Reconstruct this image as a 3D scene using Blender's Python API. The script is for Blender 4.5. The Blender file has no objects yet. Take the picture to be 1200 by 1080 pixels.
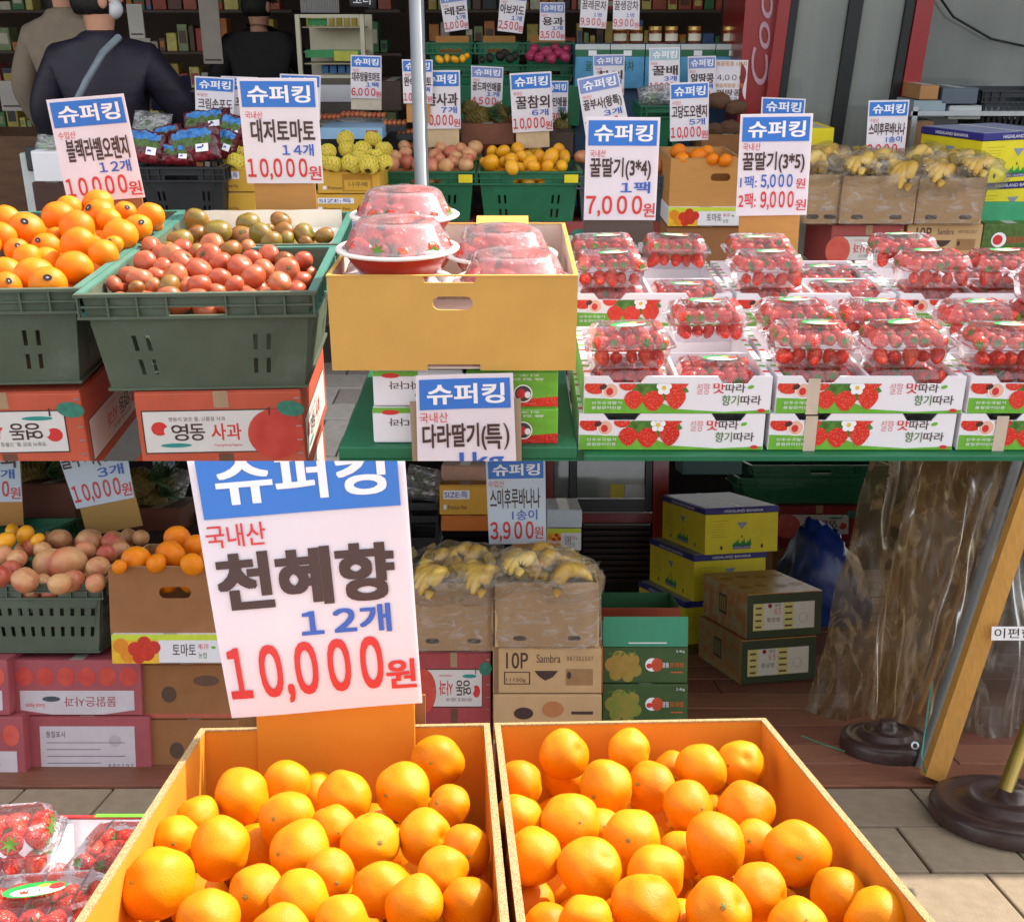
import bpy, bmesh, math, random
from mathutils import Vector, Matrix, noise, geometry
random.seed(7)
R = math.radians
sc = bpy.context.scene
COL = sc.collection
# ---------------------------------------------------------------- camera, world, sun, exposure
FPX = 1300.0
PU, PL = R(21.8), R(6.15)          # how far the camera looks down in the upper and in the lower level
EYE = Vector((0, 0, 1.5))
cam_d = bpy.data.cameras.new('camera'); cam = bpy.data.objects.new('camera', cam_d); COL.objects.link(cam)
cam_d.sensor_width = 36; cam_d.lens = 36 * FPX / 1200; cam_d.clip_start = .05; cam_d.clip_end = 200
cam.location = EYE; cam.rotation_euler = (R(90) - PU, 0, 0)
sc.camera = cam
SUN = Vector((.60, .42, .72)).normalized()
w = bpy.data.worlds.new('World'); sc.world = w; w.use_nodes = True
nt = w.node_tree; bg = nt.nodes['Background']; sky = nt.nodes.new('ShaderNodeTexSky')
sky.sky_type = 'NISHITA'; sky.sun_disc = False
sky.sun_elevation = math.asin(SUN.z); sky.sun_rotation = math.atan2(SUN.x, SUN.y)
sky.dust_density = 2.0; sky.ozone_density = .6
hs = nt.nodes.new('ShaderNodeHueSaturation'); hs.inputs['Saturation'].default_value = .22; nt.links.new(sky.outputs[0], hs.inputs['Color']); nt.links.new(hs.outputs[0], bg.inputs[0]); bg.inputs[1].default_value = .15
sd = bpy.data.lights.new('sun', 'SUN'); sd.energy = 2.5; sd.angle = R(.5); sd.color = (1, .91, .78)
so = bpy.data.objects.new('sun', sd); COL.objects.link(so)
so.rotation_euler = SUN.to_track_quat('Z', 'Y').to_euler(); so.location = (0, 0, 6)
sc.view_settings.view_transform = 'Standard'; sc.view_settings.look = 'None'
sc.view_settings.exposure = 1.6; sc.view_settings.gamma = 1; sc.view_settings.use_curve_mapping = False
sc.render.engine = 'CYCLES'
sc.cycles.transparent_max_bounces = 24; sc.cycles.max_bounces = 8; sc.cycles.diffuse_bounces = 4

# ---------------------------------------------------------------- the two levels of the stall
class Frame:
    def __init__(s, pitch, M): s.p, s.M, s.obs = pitch, M, []
    def ray(s, x, y):
        u, v = (x - 600) / FPX, -(y - 540) / FPX
        return Vector((u, math.cos(s.p) + v * math.sin(s.p), -math.sin(s.p) + v * math.cos(s.p)))
    def Y(s, x, y, Y): d = s.ray(x, y); return d * (Y / d.y)
    def Z(s, x, y, z): d = s.ray(x, y); return d * (z / d.z)
    def plane(s, x, y, a, y0, b):          # z = a + b (Y - y0)
        d = s.ray(x, y); t = (a - b * y0) / (d.z - b * d.y); return d * t
    def depth(s, p): return p.y * math.cos(s.p) - p.z * math.sin(s.p)
U = Frame(PU, Matrix.Translation(EYE))
L = Frame(PL, Matrix.Translation(EYE) @ Matrix.Rotation(-(PU - PL), 4, 'X'))
F = U

# ---------------------------------------------------------------- materials
def lin(h):
    h = h.lstrip('#'); r = [int(h[i:i + 2], 16) / 255 for i in (0, 2, 4)]
    return tuple((c / 12.92 if c <= .04045 else ((c + .055) / 1.055) ** 2.4) for c in r) + (1,)
MC = {}
def mat(col, rough=.6, var=.12, nscale=25, bump=.0, bscale=120, spec=.4, metal=0, coat=0, trans=0, sss=0, key=None, stretch=None, wear=0):
    k = (col, rough, var, nscale, bump, bscale, spec, metal, coat, trans, sss, stretch, wear)
    if k in MC: return MC[k]
    m = bpy.data.materials.new(key or 'surface'); m.use_nodes = True; t = m.node_tree; N = t.nodes; Lk = t.links
    b = N['Principled BSDF']; c = lin(col) if isinstance(col, str) else tuple(col) + (1,)
    tc = N.new('ShaderNodeTexCoord'); mp = N.new('ShaderNodeMapping'); Lk.new(tc.outputs['Object'], mp.inputs[0])
    if stretch: mp.inputs['Scale'].default_value = stretch
    n = N.new('ShaderNodeTexNoise'); n.inputs['Scale'].default_value = nscale; n.inputs['Detail'].default_value = 6
    Lk.new(mp.outputs[0], n.inputs['Vector'])
    cr = N.new('ShaderNodeMapRange'); cr.inputs[1].default_value = .25; cr.inputs[2].default_value = .75
    cr.inputs[3].default_value = 1 - var; cr.inputs[4].default_value = 1 + var; Lk.new(n.outputs[0], cr.inputs[0])
    mx = N.new('ShaderNodeVectorMath'); mx.operation = 'SCALE'; mx.inputs[0].default_value = c[:3]; Lk.new(cr.outputs[0], mx.inputs['Scale'])
    out = mx.outputs[0]
    if wear:
        n2 = N.new('ShaderNodeTexNoise'); n2.inputs['Scale'].default_value = 9; n2.inputs['Detail'].default_value = 9; n2.inputs['Roughness'].default_value = .75
        Lk.new(tc.outputs['Object'], n2.inputs['Vector'])
        r2 = N.new('ShaderNodeMapRange'); r2.inputs[1].default_value = .56; r2.inputs[2].default_value = .70; r2.inputs[4].default_value = wear
        Lk.new(n2.outputs[0], r2.inputs[0])
        m2 = N.new('ShaderNodeMix'); m2.data_type = 'RGBA'; Lk.new(r2.outputs[0], m2.inputs[0]); Lk.new(out, m2.inputs[6])
        m2.inputs[7].default_value = tuple(min(1, x * .4 + .22) for x in c[:3]) + (1,); out = m2.outputs[2]
    Lk.new(out, b.inputs['Base Color'])
    rr = N.new('ShaderNodeMapRange'); rr.inputs[3].default_value = max(.03, rough - .08); rr.inputs[4].default_value = min(1, rough + .1)
    Lk.new(n.outputs[0], rr.inputs[0]); Lk.new(rr.outputs[0], b.inputs['Roughness'])
    b.inputs['Specular IOR Level'].default_value = spec; b.inputs['Metallic'].default_value = metal
    b.inputs['Coat Weight'].default_value = coat; b.inputs['Coat Roughness'].default_value = .15
    if sss:
        b.inputs['Subsurface Weight'].default_value = sss; b.inputs['Subsurface Radius'].default_value = (.01, .004, .0015); b.inputs['Subsurface Scale'].default_value = 1
    if bump:
        n3 = N.new('ShaderNodeTexNoise'); n3.inputs['Scale'].default_value = bscale; n3.inputs['Detail'].default_value = 4
        Lk.new(mp.outputs[0], n3.inputs['Vector'])
        bp = N.new('ShaderNodeBump'); bp.inputs['Strength'].default_value = bump; bp.inputs['Distance'].default_value = .004
        Lk.new(n3.outputs[0], bp.inputs['Height']); Lk.new(bp.outputs[0], b.inputs['Normal'])
    if trans:
        tl = N.new('ShaderNodeBsdfTranslucent'); Lk.new(out, tl.inputs[0])
        ms = N.new('ShaderNodeMixShader'); ms.inputs[0].default_value = trans
        Lk.new(b.outputs[0], ms.inputs[1]); Lk.new(tl.outputs[0], ms.inputs[2]); Lk.new(ms.outputs[0], N['Material Output'].inputs[0])
    MC[k] = m; return m
def clear(tint, amount=.12, rough=.08, crinkle=0, cscale=30, white=.1, streak=0, key='clear_plastic', body='#e6e6e8', fres=.8, drape=False):
    k = ('clear', tint, amount, rough, crinkle, cscale, white, streak, body, fres)
    if k in MC: return MC[k]
    m = bpy.data.materials.new(key); m.use_nodes = True; t = m.node_tree; N = t.nodes; Lk = t.links
    N.remove(N['Principled BSDF'])
    tr = N.new('ShaderNodeBsdfTransparent'); tr.inputs[0].default_value = lin(tint)
    gl = N.new('ShaderNodeBsdfGlossy'); gl.inputs['Roughness'].default_value = rough; gl.inputs[0].default_value = (1, 1, 1, 1)
    df = N.new('ShaderNodeBsdfDiffuse'); df.inputs[0].default_value = lin(body)
    tl = N.new('ShaderNodeBsdfTranslucent'); tl.inputs[0].default_value = lin(body)
    md = N.new('ShaderNodeMixShader'); Lk.new(df.outputs[0], md.inputs[1]); Lk.new(tl.outputs[0], md.inputs[2])
    fr = N.new('ShaderNodeFresnel'); fr.inputs[0].default_value = 1.5
    ad = N.new('ShaderNodeMath'); ad.operation = 'MULTIPLY_ADD'; ad.inputs[1].default_value = fres; ad.inputs[2].default_value = amount * .5
    Lk.new(fr.outputs[0], ad.inputs[0])
    a = N.new('ShaderNodeMixShader'); a.inputs[0].default_value = white
    Lk.new(tr.outputs[0], a.inputs[1]); Lk.new(md.outputs[0], a.inputs[2])
    c = N.new('ShaderNodeMixShader'); Lk.new(ad.outputs[0], c.inputs[0]); Lk.new(a.outputs[0], c.inputs[1]); Lk.new(gl.outputs[0], c.inputs[2])
    tc = N.new('ShaderNodeTexCoord')
    if crinkle:
        n = N.new('ShaderNodeTexNoise'); n.inputs['Scale'].default_value = cscale; n.inputs['Detail'].default_value = 3; n.inputs['Distortion'].default_value = 1.5
        Lk.new(tc.outputs['Object'], n.inputs['Vector'])
        bp = N.new('ShaderNodeBump'); bp.inputs['Strength'].default_value = crinkle; bp.inputs['Distance'].default_value = .01
        Lk.new(n.outputs[0], bp.inputs['Height'])
        for q in (gl, df, fr): Lk.new(bp.outputs[0], q.inputs['Normal'])
    if streak:
        mp = N.new('ShaderNodeMapping'); mp.inputs['Rotation'].default_value = (0, .6, 0); mp.inputs['Scale'].default_value = (1.6, 1.6, .35) if drape else (1, 1, 4)
        if drape: mp.inputs['Rotation'].default_value = (0, -.22, 0)
        Lk.new(tc.outputs['Object'], mp.inputs[0])
        v = N.new('ShaderNodeTexNoise'); v.inputs['Scale'].default_value = 7; v.inputs['Distortion'].default_value = 2.5; v.inputs['Detail'].default_value = 4
        Lk.new(mp.outputs[0], v.inputs['Vector'])
        mr = N.new('ShaderNodeMapRange'); mr.inputs[1].default_value = .48; mr.inputs[2].default_value = .68; mr.inputs[3].default_value = white; mr.inputs[4].default_value = min(.95, white + streak)
        Lk.new(v.outputs[0], mr.inputs[0]); Lk.new(mr.outputs[0], a.inputs[0])
    Lk.new(c.outputs[0], N['Material Output'].inputs[0]); MC[k] = m; return m
def fruit_mat(key, cols, scale=3.5, rough=.38, pore=.25, pscale=900, sss=.1, seeds=None, coat=.0, blotch=None, spec=.5):
    if key in MC: return MC[key]
    m = bpy.data.materials.new(key); m.use_nodes = True; t = m.node_tree; N = t.nodes; Lk = t.links; b = N['Principled BSDF']
    tc = N.new('ShaderNodeTexCoord'); oi = N.new('ShaderNodeObjectInfo')
    ofs = N.new('ShaderNodeVectorMath'); ofs.operation = 'MULTIPLY_ADD'
    cx = N.new('ShaderNodeCombineXYZ'); Lk.new(oi.outputs['Random'], cx.inputs[0]); Lk.new(oi.outputs['Random'], cx.inputs[2])
    ofs.inputs[1].default_value = (9, 9, 9); Lk.new(cx.outputs[0], ofs.inputs[0]); Lk.new(tc.outputs['Object'], ofs.inputs[2])
    n = N.new('ShaderNodeTexNoise'); n.inputs['Scale'].default_value = scale / .04 * .25; n.inputs['Detail'].default_value = 5
    Lk.new(ofs.outputs[0], n.inputs['Vector'])
    a = N.new('ShaderNodeMath'); a.operation = 'MULTIPLY_ADD'; a.inputs[1].default_value = .45; Lk.new(oi.outputs['Random'], a.inputs[0])
    s2 = N.new('ShaderNodeMath'); s2.operation = 'MULTIPLY_ADD'; s2.inputs[1].default_value = .9; s2.inputs[2].default_value = -.17; Lk.new(n.outputs[0], s2.inputs[0]); Lk.new(s2.outputs[0], a.inputs[2])
    cr = N.new('ShaderNodeValToRGB'); e = cr.color_ramp.elements
    e[0].color = lin(cols[0]); e[1].color = lin(cols[-1]); e[0].position = .15; e[1].position = .85
    for i, c in enumerate(cols[1:-1]): q = e.new(.15 + .7 * (i + 1) / (len(cols) - 1)); q.color = lin(c)
    Lk.new(a.outputs[0], cr.inputs[0]); out = cr.outputs[0]
    if seeds:
        v = N.new('ShaderNodeTexVoronoi'); v.inputs['Scale'].default_value = 230; Lk.new(tc.outputs['Object'], v.inputs['Vector'])
        mr = N.new('ShaderNodeMapRange'); mr.inputs[1].default_value = .16; mr.inputs[2].default_value = .24; mr.inputs[3].default_value = 1; mr.inputs[4].default_value = 0
        Lk.new(v.outputs['Distance'], mr.inputs[0])
        mx = N.new('ShaderNodeMix'); mx.data_type = 'RGBA'; Lk.new(mr.outputs[0], mx.inputs[0]); Lk.new(out, mx.inputs[6]); mx.inputs[7].default_value = lin(seeds); out = mx.outputs[2]
        bp = N.new('ShaderNodeBump'); bp.inputs['Strength'].default_value = .6; bp.inputs['Distance'].default_value = .002; bp.inputs['Height'].default_value = 0
        Lk.new(v.outputs['Distance'], bp.inputs['Height']); Lk.new(bp.outputs[0], b.inputs['Normal'])
    elif pore:
        v = N.new('ShaderNodeTexVoronoi'); v.inputs['Scale'].default_value = pscale; Lk.new(tc.outputs['Object'], v.inputs['Vector'])
        n2 = N.new('ShaderNodeTexNoise'); n2.inputs['Scale'].default_value = 60; n2.inputs['Detail'].default_value = 3; Lk.new(ofs.outputs[0], n2.inputs['Vector'])
        sm = N.new('ShaderNodeMath'); sm.operation = 'MULTIPLY_ADD'; sm.inputs[1].default_value = .35; Lk.new(v.outputs['Distance'], sm.inputs[0]); Lk.new(n2.outputs[0], sm.inputs[2])
        bp = N.new('ShaderNodeBump'); bp.inputs['Strength'].default_value = pore; bp.inputs['Distance'].default_value = .003
        Lk.new(sm.outputs[0], bp.inputs['Height']); Lk.new(bp.outputs[0], b.inputs['Normal'])
    if blotch:
        n4 = N.new('ShaderNodeTexNoise'); n4.inputs['Scale'].default_value = 45; n4.inputs['Detail'].default_value = 8; n4.inputs['Roughness'].default_value = .8; Lk.new(ofs.outputs[0], n4.inputs['Vector'])
        mr = N.new('ShaderNodeMapRange'); mr.inputs[1].default_value = .64; mr.inputs[2].default_value = .72; mr.inputs[4].default_value = .6; Lk.new(n4.outputs[0], mr.inputs[0])
        mx = N.new('ShaderNodeMix'); mx.data_type = 'RGBA'; Lk.new(mr.outputs[0], mx.inputs[0]); Lk.new(out, mx.inputs[6]); mx.inputs[7].default_value = lin(blotch); out = mx.outputs[2]
    Lk.new(out, b.inputs['Base Color']); b.inputs['Roughness'].default_value = rough; b.inputs['Coat Weight'].default_value = coat; b.inputs['Coat Roughness'].default_value = .2
    b.inputs['Specular IOR Level'].default_value = spec
    b.inputs['Subsurface Weight'].default_value = sss; b.inputs['Subsurface Radius'].default_value = (.012, .005, .001); b.inputs['Subsurface Scale'].default_value = 1
    MC[key] = m; return m

CARD = mat('#c08a4e', .75, .07, 14, .15, 60, .2, stretch=(1, 1, 6), key='cardboard')
CARDY = mat('#cf9f50', .6, .08, 9, .15, 40, .3, wear=.10, key='yellow_cardboard')
CARDO = mat('#d08426', .65, .09, 6, .15, 60, .25, wear=.08, key='orange_cardboard')
CARDE = mat('#b0966c', .85, .32, 300, .9, 500, .1, key='corrugated_edge')
CARDB = mat('#9a6b45', .8, .1, 14, .15, 60, .2, key='brown_cardboard')
LINER = mat('#d8c2b4', .7, .05, 10, key='box_lining')
GREEN = mat('#1f6b48', .42, .12, 12, .08, 60, .45, wear=.12, key='green_plastic')
GREEND = mat('#56604f', .5, .12, 10, .1, 60, .4, wear=.2, key='dark_green_plastic')
TEAL = mat('#4a7f70', .45, .1, 12, .08, 60, .45, wear=.15, key='teal_plastic')
BLACKP = mat('#2a2d30', .5, .15, 12, .08, 60, .4, wear=.1, key='black_plastic')
GREYP = mat('#4a545c', .5, .12, 12, .08, 60, .4, key='grey_plastic')
WHITE = mat('#e9e6ea', .5, .03, 8, .05, 60, .4, key='white_board')
PAPER = mat('#eee6ec', .3, .03, 5, .12, 10, .5, coat=.6, trans=.12, key='sign_paper')
BLUE = mat('#3878cc', .35, .05, 8, key='sign_blue'); BLUET = mat('#3a62b8', .4, .03, 8, key='blue_ink')
REDT = mat('#d23a38', .4, .03, 8, key='red_ink'); BROWNT = mat('#4a3530', .45, .03, 8, key='dark_ink')
WHT = mat('#f4f2f4', .4, .02, 8, key='white_ink')
TAPE = mat('#b9b5ab', .3, .05, 8, key='tape')
PACKM = clear('#f8f8fa', .07, .07, .12, 50, .02, key='clamshell_plastic')
LIDM = clear('#f7eef2', .10, .12, .08, 30, .30, key='frosted_lid')
WRAP = clear('#f4f2ee', .08, .2, .35, 16, .10, .42, key='cling_wrap', fres=.5)
STEEL = mat('#b9bcc0', .3, .06, 20, metal=.8, key='steel')

# ---------------------------------------------------------------- mesh building
TXT = {}
def text_geo(body):
    k = body
    if k not in TXT:
        c = bpy.data.curves.new('t', 'FONT'); c.body = body; c.resolution_u = 4
        core = body.rstrip('개팩병')
        if core and len(body) - len(core) <= 2 and all(q in '0123456789,' for q in core):      # wide digits have a flagged 1
            c.body = ''.join(chr(ord(q) + 0xFEE0) if q.isdigit() else q for q in body); c.space_character = .70
        o = bpy.data.objects.new('t', c); COL.objects.link(o)
        dg = bpy.context.evaluated_depsgraph_get(); dg.update()
        m = bpy.data.meshes.new_from_object(o.evaluated_get(dg))
        vs = [(v.co.x, v.co.y) for v in m.vertices]; fs = [tuple(p.vertices) for p in m.polygons]
        bpy.data.objects.remove(o); bpy.data.curves.remove(c); bpy.data.meshes.remove(m)
        if vs:
            x0, x1 = min(v[0] for v in vs), max(v[0] for v in vs); y0, y1 = min(v[1] for v in vs), max(v[1] for v in vs)
            vs = [((x - x0) / (x1 - x0), (y - y0) / (y1 - y0)) for x, y in vs]
        TXT[k] = (vs, fs)
    return TXT[k]
class MB:
    def __init__(s): s.v, s.f, s.m, s.mats = [], [], [], []
    def mi(s, m):
        if m not in s.mats: s.mats.append(m)
        return s.mats.index(m)
    def add(s, vs, fs, m):
        k = len(s.v); i = s.mi(m); s.v += [tuple(v) for v in vs]; s.f += [tuple(k + a for a in f) for f in fs]; s.m += [i] * len(fs); return s
    def box(s, x0, x1, y0, y1, z0, z1, m, bev=0):
        if bev:
            b = bmesh.new(); bmesh.ops.create_cube(b, size=1)
            for v in b.verts: v.co = Vector(((x0 + x1) / 2 + v.co.x * (x1 - x0), (y0 + y1) / 2 + v.co.y * (y1 - y0), (z0 + z1) / 2 + v.co.z * (z1 - z0)))
            bmesh.ops.bevel(b, geom=b.edges[:], offset=bev, segments=2, affect='EDGES', profile=.5)
            b.verts.index_update(); s.add([v.co for v in b.verts], [[v.index for v in f.verts] for f in b.faces], m); b.free(); return s
        v = [(x, y, z) for z in (z0, z1) for y in (y0, y1) for x in (x0, x1)]
        return s.add(v, [(0, 2, 3, 1), (4, 5, 7, 6), (0, 1, 5, 4), (2, 6, 7, 3), (0, 4, 6, 2), (1, 3, 7, 5)], m)
    def plate(s, outer, holes, y0, y1, m, xf=None):
        """polygon in XZ with holes, thick from y0 to y1"""
        loops = [[Vector((a, 0, b)) for a, b in l] for l in [outer] + list(holes)]
        flat = [p for l in loops for p in l]; n = len(flat)
        tris = geometry.tessellate_polygon(loops)
        vs = [Vector((p.x, y0, p.z)) for p in flat] + [Vector((p.x, y1, p.z)) for p in flat]
        fs = [t for t in tris] + [tuple(n + a for a in reversed(t)) for t in tris]
        k = 0
        for l in loops:
            for i in range(len(l)): a, b = k + i, k + (i + 1) % len(l); fs.append((a, b, n + b, n + a))
            k += len(l)
        if xf: vs = [xf @ v for v in vs]
        return s.add(vs, fs, m)
    def tube(s, pts, rad, m, n=8, caps=True):
        pts = [Vector(p) for p in pts]; rad = rad if isinstance(rad, (list, tuple)) else [rad] * len(pts); vs, fs = [], []
        for i, p in enumerate(pts):
            d = (pts[min(i + 1, len(pts) - 1)] - pts[max(i - 1, 0)]).normalized()
            a = d.cross(Vector((0, 0, 1)) if abs(d.z) < .9 else Vector((1, 0, 0))).normalized(); b = d.cross(a)
            vs += [p + (a * math.cos(2 * math.pi * j / n) + b * math.sin(2 * math.pi * j / n)) * rad[i] for j in range(n)]
        for i in range(len(pts) - 1):
            for j in range(n): fs.append((i * n + j, i * n + (j + 1) % n, (i + 1) * n + (j + 1) % n, (i + 1) * n + j))
        if caps: fs += [tuple(range(n)), tuple(range(len(vs) - n, len(vs)))]
        return s.add(vs, fs, m)
    def lathe(s, prof, m, n=32, c=(0, 0, 0), rib=0):
        vs, fs = [], []
        for r, z in prof:
            vs += [(c[0] + r * math.cos(2 * math.pi * j / n) * (1 + rib * (j % 2)), c[1] + r * math.sin(2 * math.pi * j / n) * (1 + rib * (j % 2)), c[2] + z) for j in range(n)]
        for i in range(len(prof) - 1):
            for j in range(n): fs.append((i * n + j, i * n + (j + 1) % n, (i + 1) * n + (j + 1) % n, (i + 1) * n + j))
        return s.add(vs, fs, m)
    # flat print in XZ at y (towards the viewer is -y)
    def rect(s, x0, x1, z0, z1, y, m): return s.add([(x0, y, z0), (x1, y, z0), (x1, y, z1), (x0, y, z1)], [(0, 1, 2, 3)], m)
    def poly(s, pts, y, m):
        t = geometry.tessellate_polygon([[Vector((a, 0, b)) for a, b in pts]])
        return s.add([(a, y, b) for a, b in pts], t, m)
    def oval(s, cx, cz, rx, rz, y, m, n=20, rot=0): return s.poly([(cx + rx * math.cos(a) * math.cos(rot) - rz * math.sin(a) * math.sin(rot), cz + rx * math.cos(a) * math.sin(rot) + rz * math.sin(a) * math.cos(rot)) for a in [2 * math.pi * i / n for i in range(n)]], y, m)
    def text(s, body, x0, x1, z0, z1, y, m, bold=.03, flip=False, rot=0, shear=0):
        vs, fs = text_geo(body)
        if not vs: return s
        if flip: vs = [(1 - a, 1 - b) for a, b in vs]
        cx, cz = (x0 + x1) / 2, (z0 + z1) / 2; o = []
        for a, b in vs:
            X = (a - .5) * (x1 - x0) + shear * (b - .5) * (z1 - z0); Z = (b - .5) * (z1 - z0)
            o.append((cx + X * math.cos(rot) - Z * math.sin(rot), y, cz + X * math.sin(rot) + Z * math.cos(rot)))
        if bold < .008: return s.add(o, fs, m)
        dx = bold * .55 * (x1 - x0) / max(1, len(body)); dz = bold * .42 * (z1 - z0)
        for i, (a, b) in enumerate(((-1, -1), (1, -1), (1, 1), (-1, 1)) + (((0, 0), (0, -1), (0, 1), (-1, 0), (1, 0)) if bold > .04 else ())): s.add([(p[0] + a * dx, p[1] - .00004 * i, p[2] + b * dz) for p in o], fs, m)
        return s
    def warp(s, fn): s.v = [tuple(fn(Vector(v))) for v in s.v]; return s
    def mesh(s, name, smooth=False):
        me = bpy.data.meshes.new(name); me.from_pydata(s.v, [], s.f)
        for m in s.mats: me.materials.append(m)
        me.polygons.foreach_set('material_index', s.m)
        if smooth: me.polygons.foreach_set('use_smooth', [True] * len(s.f))
        me.update(); return me
    def build(s, name, parent=None, smooth=False):
        return link(name, s.mesh(name, smooth), parent)
def link(name, me, parent=None, fr=None):
    o = bpy.data.objects.new(name, me); COL.objects.link(o)
    if parent: o.parent = parent
    (fr or F).obs.append(o); return o
def tag(o, label=None, cat=None, group=None, kind=None):
    if label: o['label'] = label
    if cat: o['category'] = cat
    if group: o['group'] = group
    if kind: o['kind'] = kind
    return o
def pose(o, loc, rot=(0, 0, 0), scale=None, order='XYZ'):
    from mathutils import Euler
    M = F.M @ Matrix.Translation(Vector(loc)) @ Euler(rot, order).to_matrix().to_4x4()
    if scale: M = M @ Matrix.Diagonal(Vector(scale if hasattr(scale, '__len__') else (scale,) * 3).to_4d())
    o.matrix_basis = M; return o
def thing(name, label, cat, loc, rot=(0, 0, 0), group=None):
    o = bpy.data.objects.new(name, None); o.empty_display_size = .05; COL.objects.link(o); pose(o, loc, rot); F.obs.append(o)
    return tag(o, label, cat, group)
def solid(name, mb, label=None, cat=None, loc=(0, 0, 0), rot=(0, 0, 0), group=None, kind=None, smooth=False):
    o = mb.build(name, None, smooth); pose(o, loc, rot); return tag(o, label, cat, group, kind)
def ordn(i): return ['first', 'second', 'third', 'fourth', 'fifth', 'sixth', 'seventh', 'eighth', 'ninth', 'tenth', 'eleventh', 'twelfth', 'thirteenth', 'fourteenth', 'fifteenth', 'sixteenth', 'seventeenth', 'eighteenth', 'nineteenth', 'twentieth'][i]
def stadium(cx, cz, w, h, n=6):
    r = h / 2; p = []
    for i in range(n + 1): a = -math.pi / 2 + math.pi * i / n; p.append((cx + w / 2 - r + r * math.cos(a), cz + r * math.sin(a)))
    for i in range(n + 1): a = math.pi / 2 + math.pi * i / n; p.append((cx - w / 2 + r + r * math.cos(a), cz + r * math.sin(a)))
    return p
def front(x0, x1, yt, yb, Y):
    """the local extent of a face standing at depth Y that fills this part of the view"""
    xm, ym = (x0 + x1) / 2, (yt + yb) / 2
    return F.Y(x0, ym, Y).x, F.Y(x1, ym, Y).x, F.Y(xm, yt, Y).z, F.Y(xm, yb, Y).z

# ---------------------------------------------------------------- builders
def crate(label, x, Y, ztop, w, d, h, m, rim=None, yaw=0, lip=.055, group='plastic fruit crates', slots='pairs', name='plastic_crate', tab=False):
    """open stacking crate: tapered walls, ribbed rim, a handle hole and slots; x,Y = centre of the front rim"""
    t = thing(name, label, 'crate', (x, Y, ztop - h), (0, 0, yaw), group); rim = rim or m; tp = .88
    tap = lambda v: Vector((v.x * (tp + (1 - tp) * max(0, min(1, v.z / (h - lip)))), d / 2 + (v.y - d / 2) * (tp + (1 - tp) * max(0, min(1, v.z / (h - lip)))), v.z))
    def wall(W):
        hs = []; hb = h - lip
        if slots == 'pairs':
            for sx in (-.3, -.24, .24, .30):
                for zc in (.66, .33): hs.append([(W * sx - .005, hb * zc - .018), (W * sx + .005, hb * zc - .018), (W * sx + .005, hb * zc + .018), (W * sx - .005, hb * zc + .018)])
        elif slots == 'many':
            for i in range(11):
                sx = -.42 + .84 * i / 10
                for zc, hh in ((.76, .014), (.40, .018)): hs.append([(W * sx - .007, hb * zc - hh), (W * sx + .007, hb * zc - hh), (W * sx + .007, hb * zc + hh), (W * sx - .007, hb * zc + hh)])
        return [(-W / 2 + .008, 0), (W / 2 - .008, 0), (W / 2 - .008, h - .004), (-W / 2 + .008, h - .004)], hs
    o, hs = wall(w); hole = stadium(0, h - lip + .012, .13, .03)
    for k, (yy, nm) in enumerate(((.006, 'front_wall'), (d - .012, 'back_wall'))):
        b = MB(); b.plate(o, hs + [hole], yy, yy + .005, m); b.warp(tap); b.build(nm, t)
    o2, hs2 = wall(d)
    for sx, nm in ((-1, 'side_wall'), (1, 'side_wall')):
        b = MB(); xf = Matrix.Translation((sx * (w / 2 - .010), d / 2, 0)) @ Matrix.Rotation(R(90), 4, 'Z')
        b.plate(o2, hs2, -.0025, .0025, m, xf); b.warp(tap); b.build(nm, t)
    b = MB(); b.box(-w / 2 * .88, w / 2 * .88, d * .06, d * .94, .002, .008, m); b.build('floor_panel', t)
    b = MB(); zt, zb = h, h - lip
    for z0, z1, e in ((zt - .007, zt, .006), (zb, zb + .006, .004)):
        b.box(-w / 2 - e, w / 2 + e, -e, .010, z0, z1, m); b.box(-w / 2 - e, w / 2 + e, d - .010, d + e, z0, z1, rim)
        b.box(-w / 2 - e, -w / 2 + .012, .011, d - .011, z0, z1, rim); b.box(w / 2 - .012, w / 2 + e, .011, d - .011, z0, z1, rim)
    b.box(-w / 2 - .002, w / 2 + .002, -.0015, .0035, (zt + zb) / 2 - .003, (zt + zb) / 2 + .001, m)
    rim_o = b.build('rim', t)
    b = MB()
    for i in range(9):
        xx = -w / 2 + w * i / 8
        if abs(xx) < .06 and True: continue
        b.box(xx - .002, xx + .002, -.004, .0055, zb + .006, zt - .007, m)
    for sx in (-1, 1):
        for i in range(1, 9):
            yy = d * i / 9; a, c = sorted((sx * (w / 2 + .004), sx * (w / 2 - .006))); b.box(a, c, yy - .002, yy + .002, zb + .006, zt - .007, rim)
    b.build('rim_ribs', rim_o)
    if tab:
        b = MB(); b.box(w / 2 - .07, w / 2 - .012, -.0085, -.0045, zb + .01, zt - .012, mat('#e8d522', .5)); b.build('yellow_tag', t)
    return t
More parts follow.
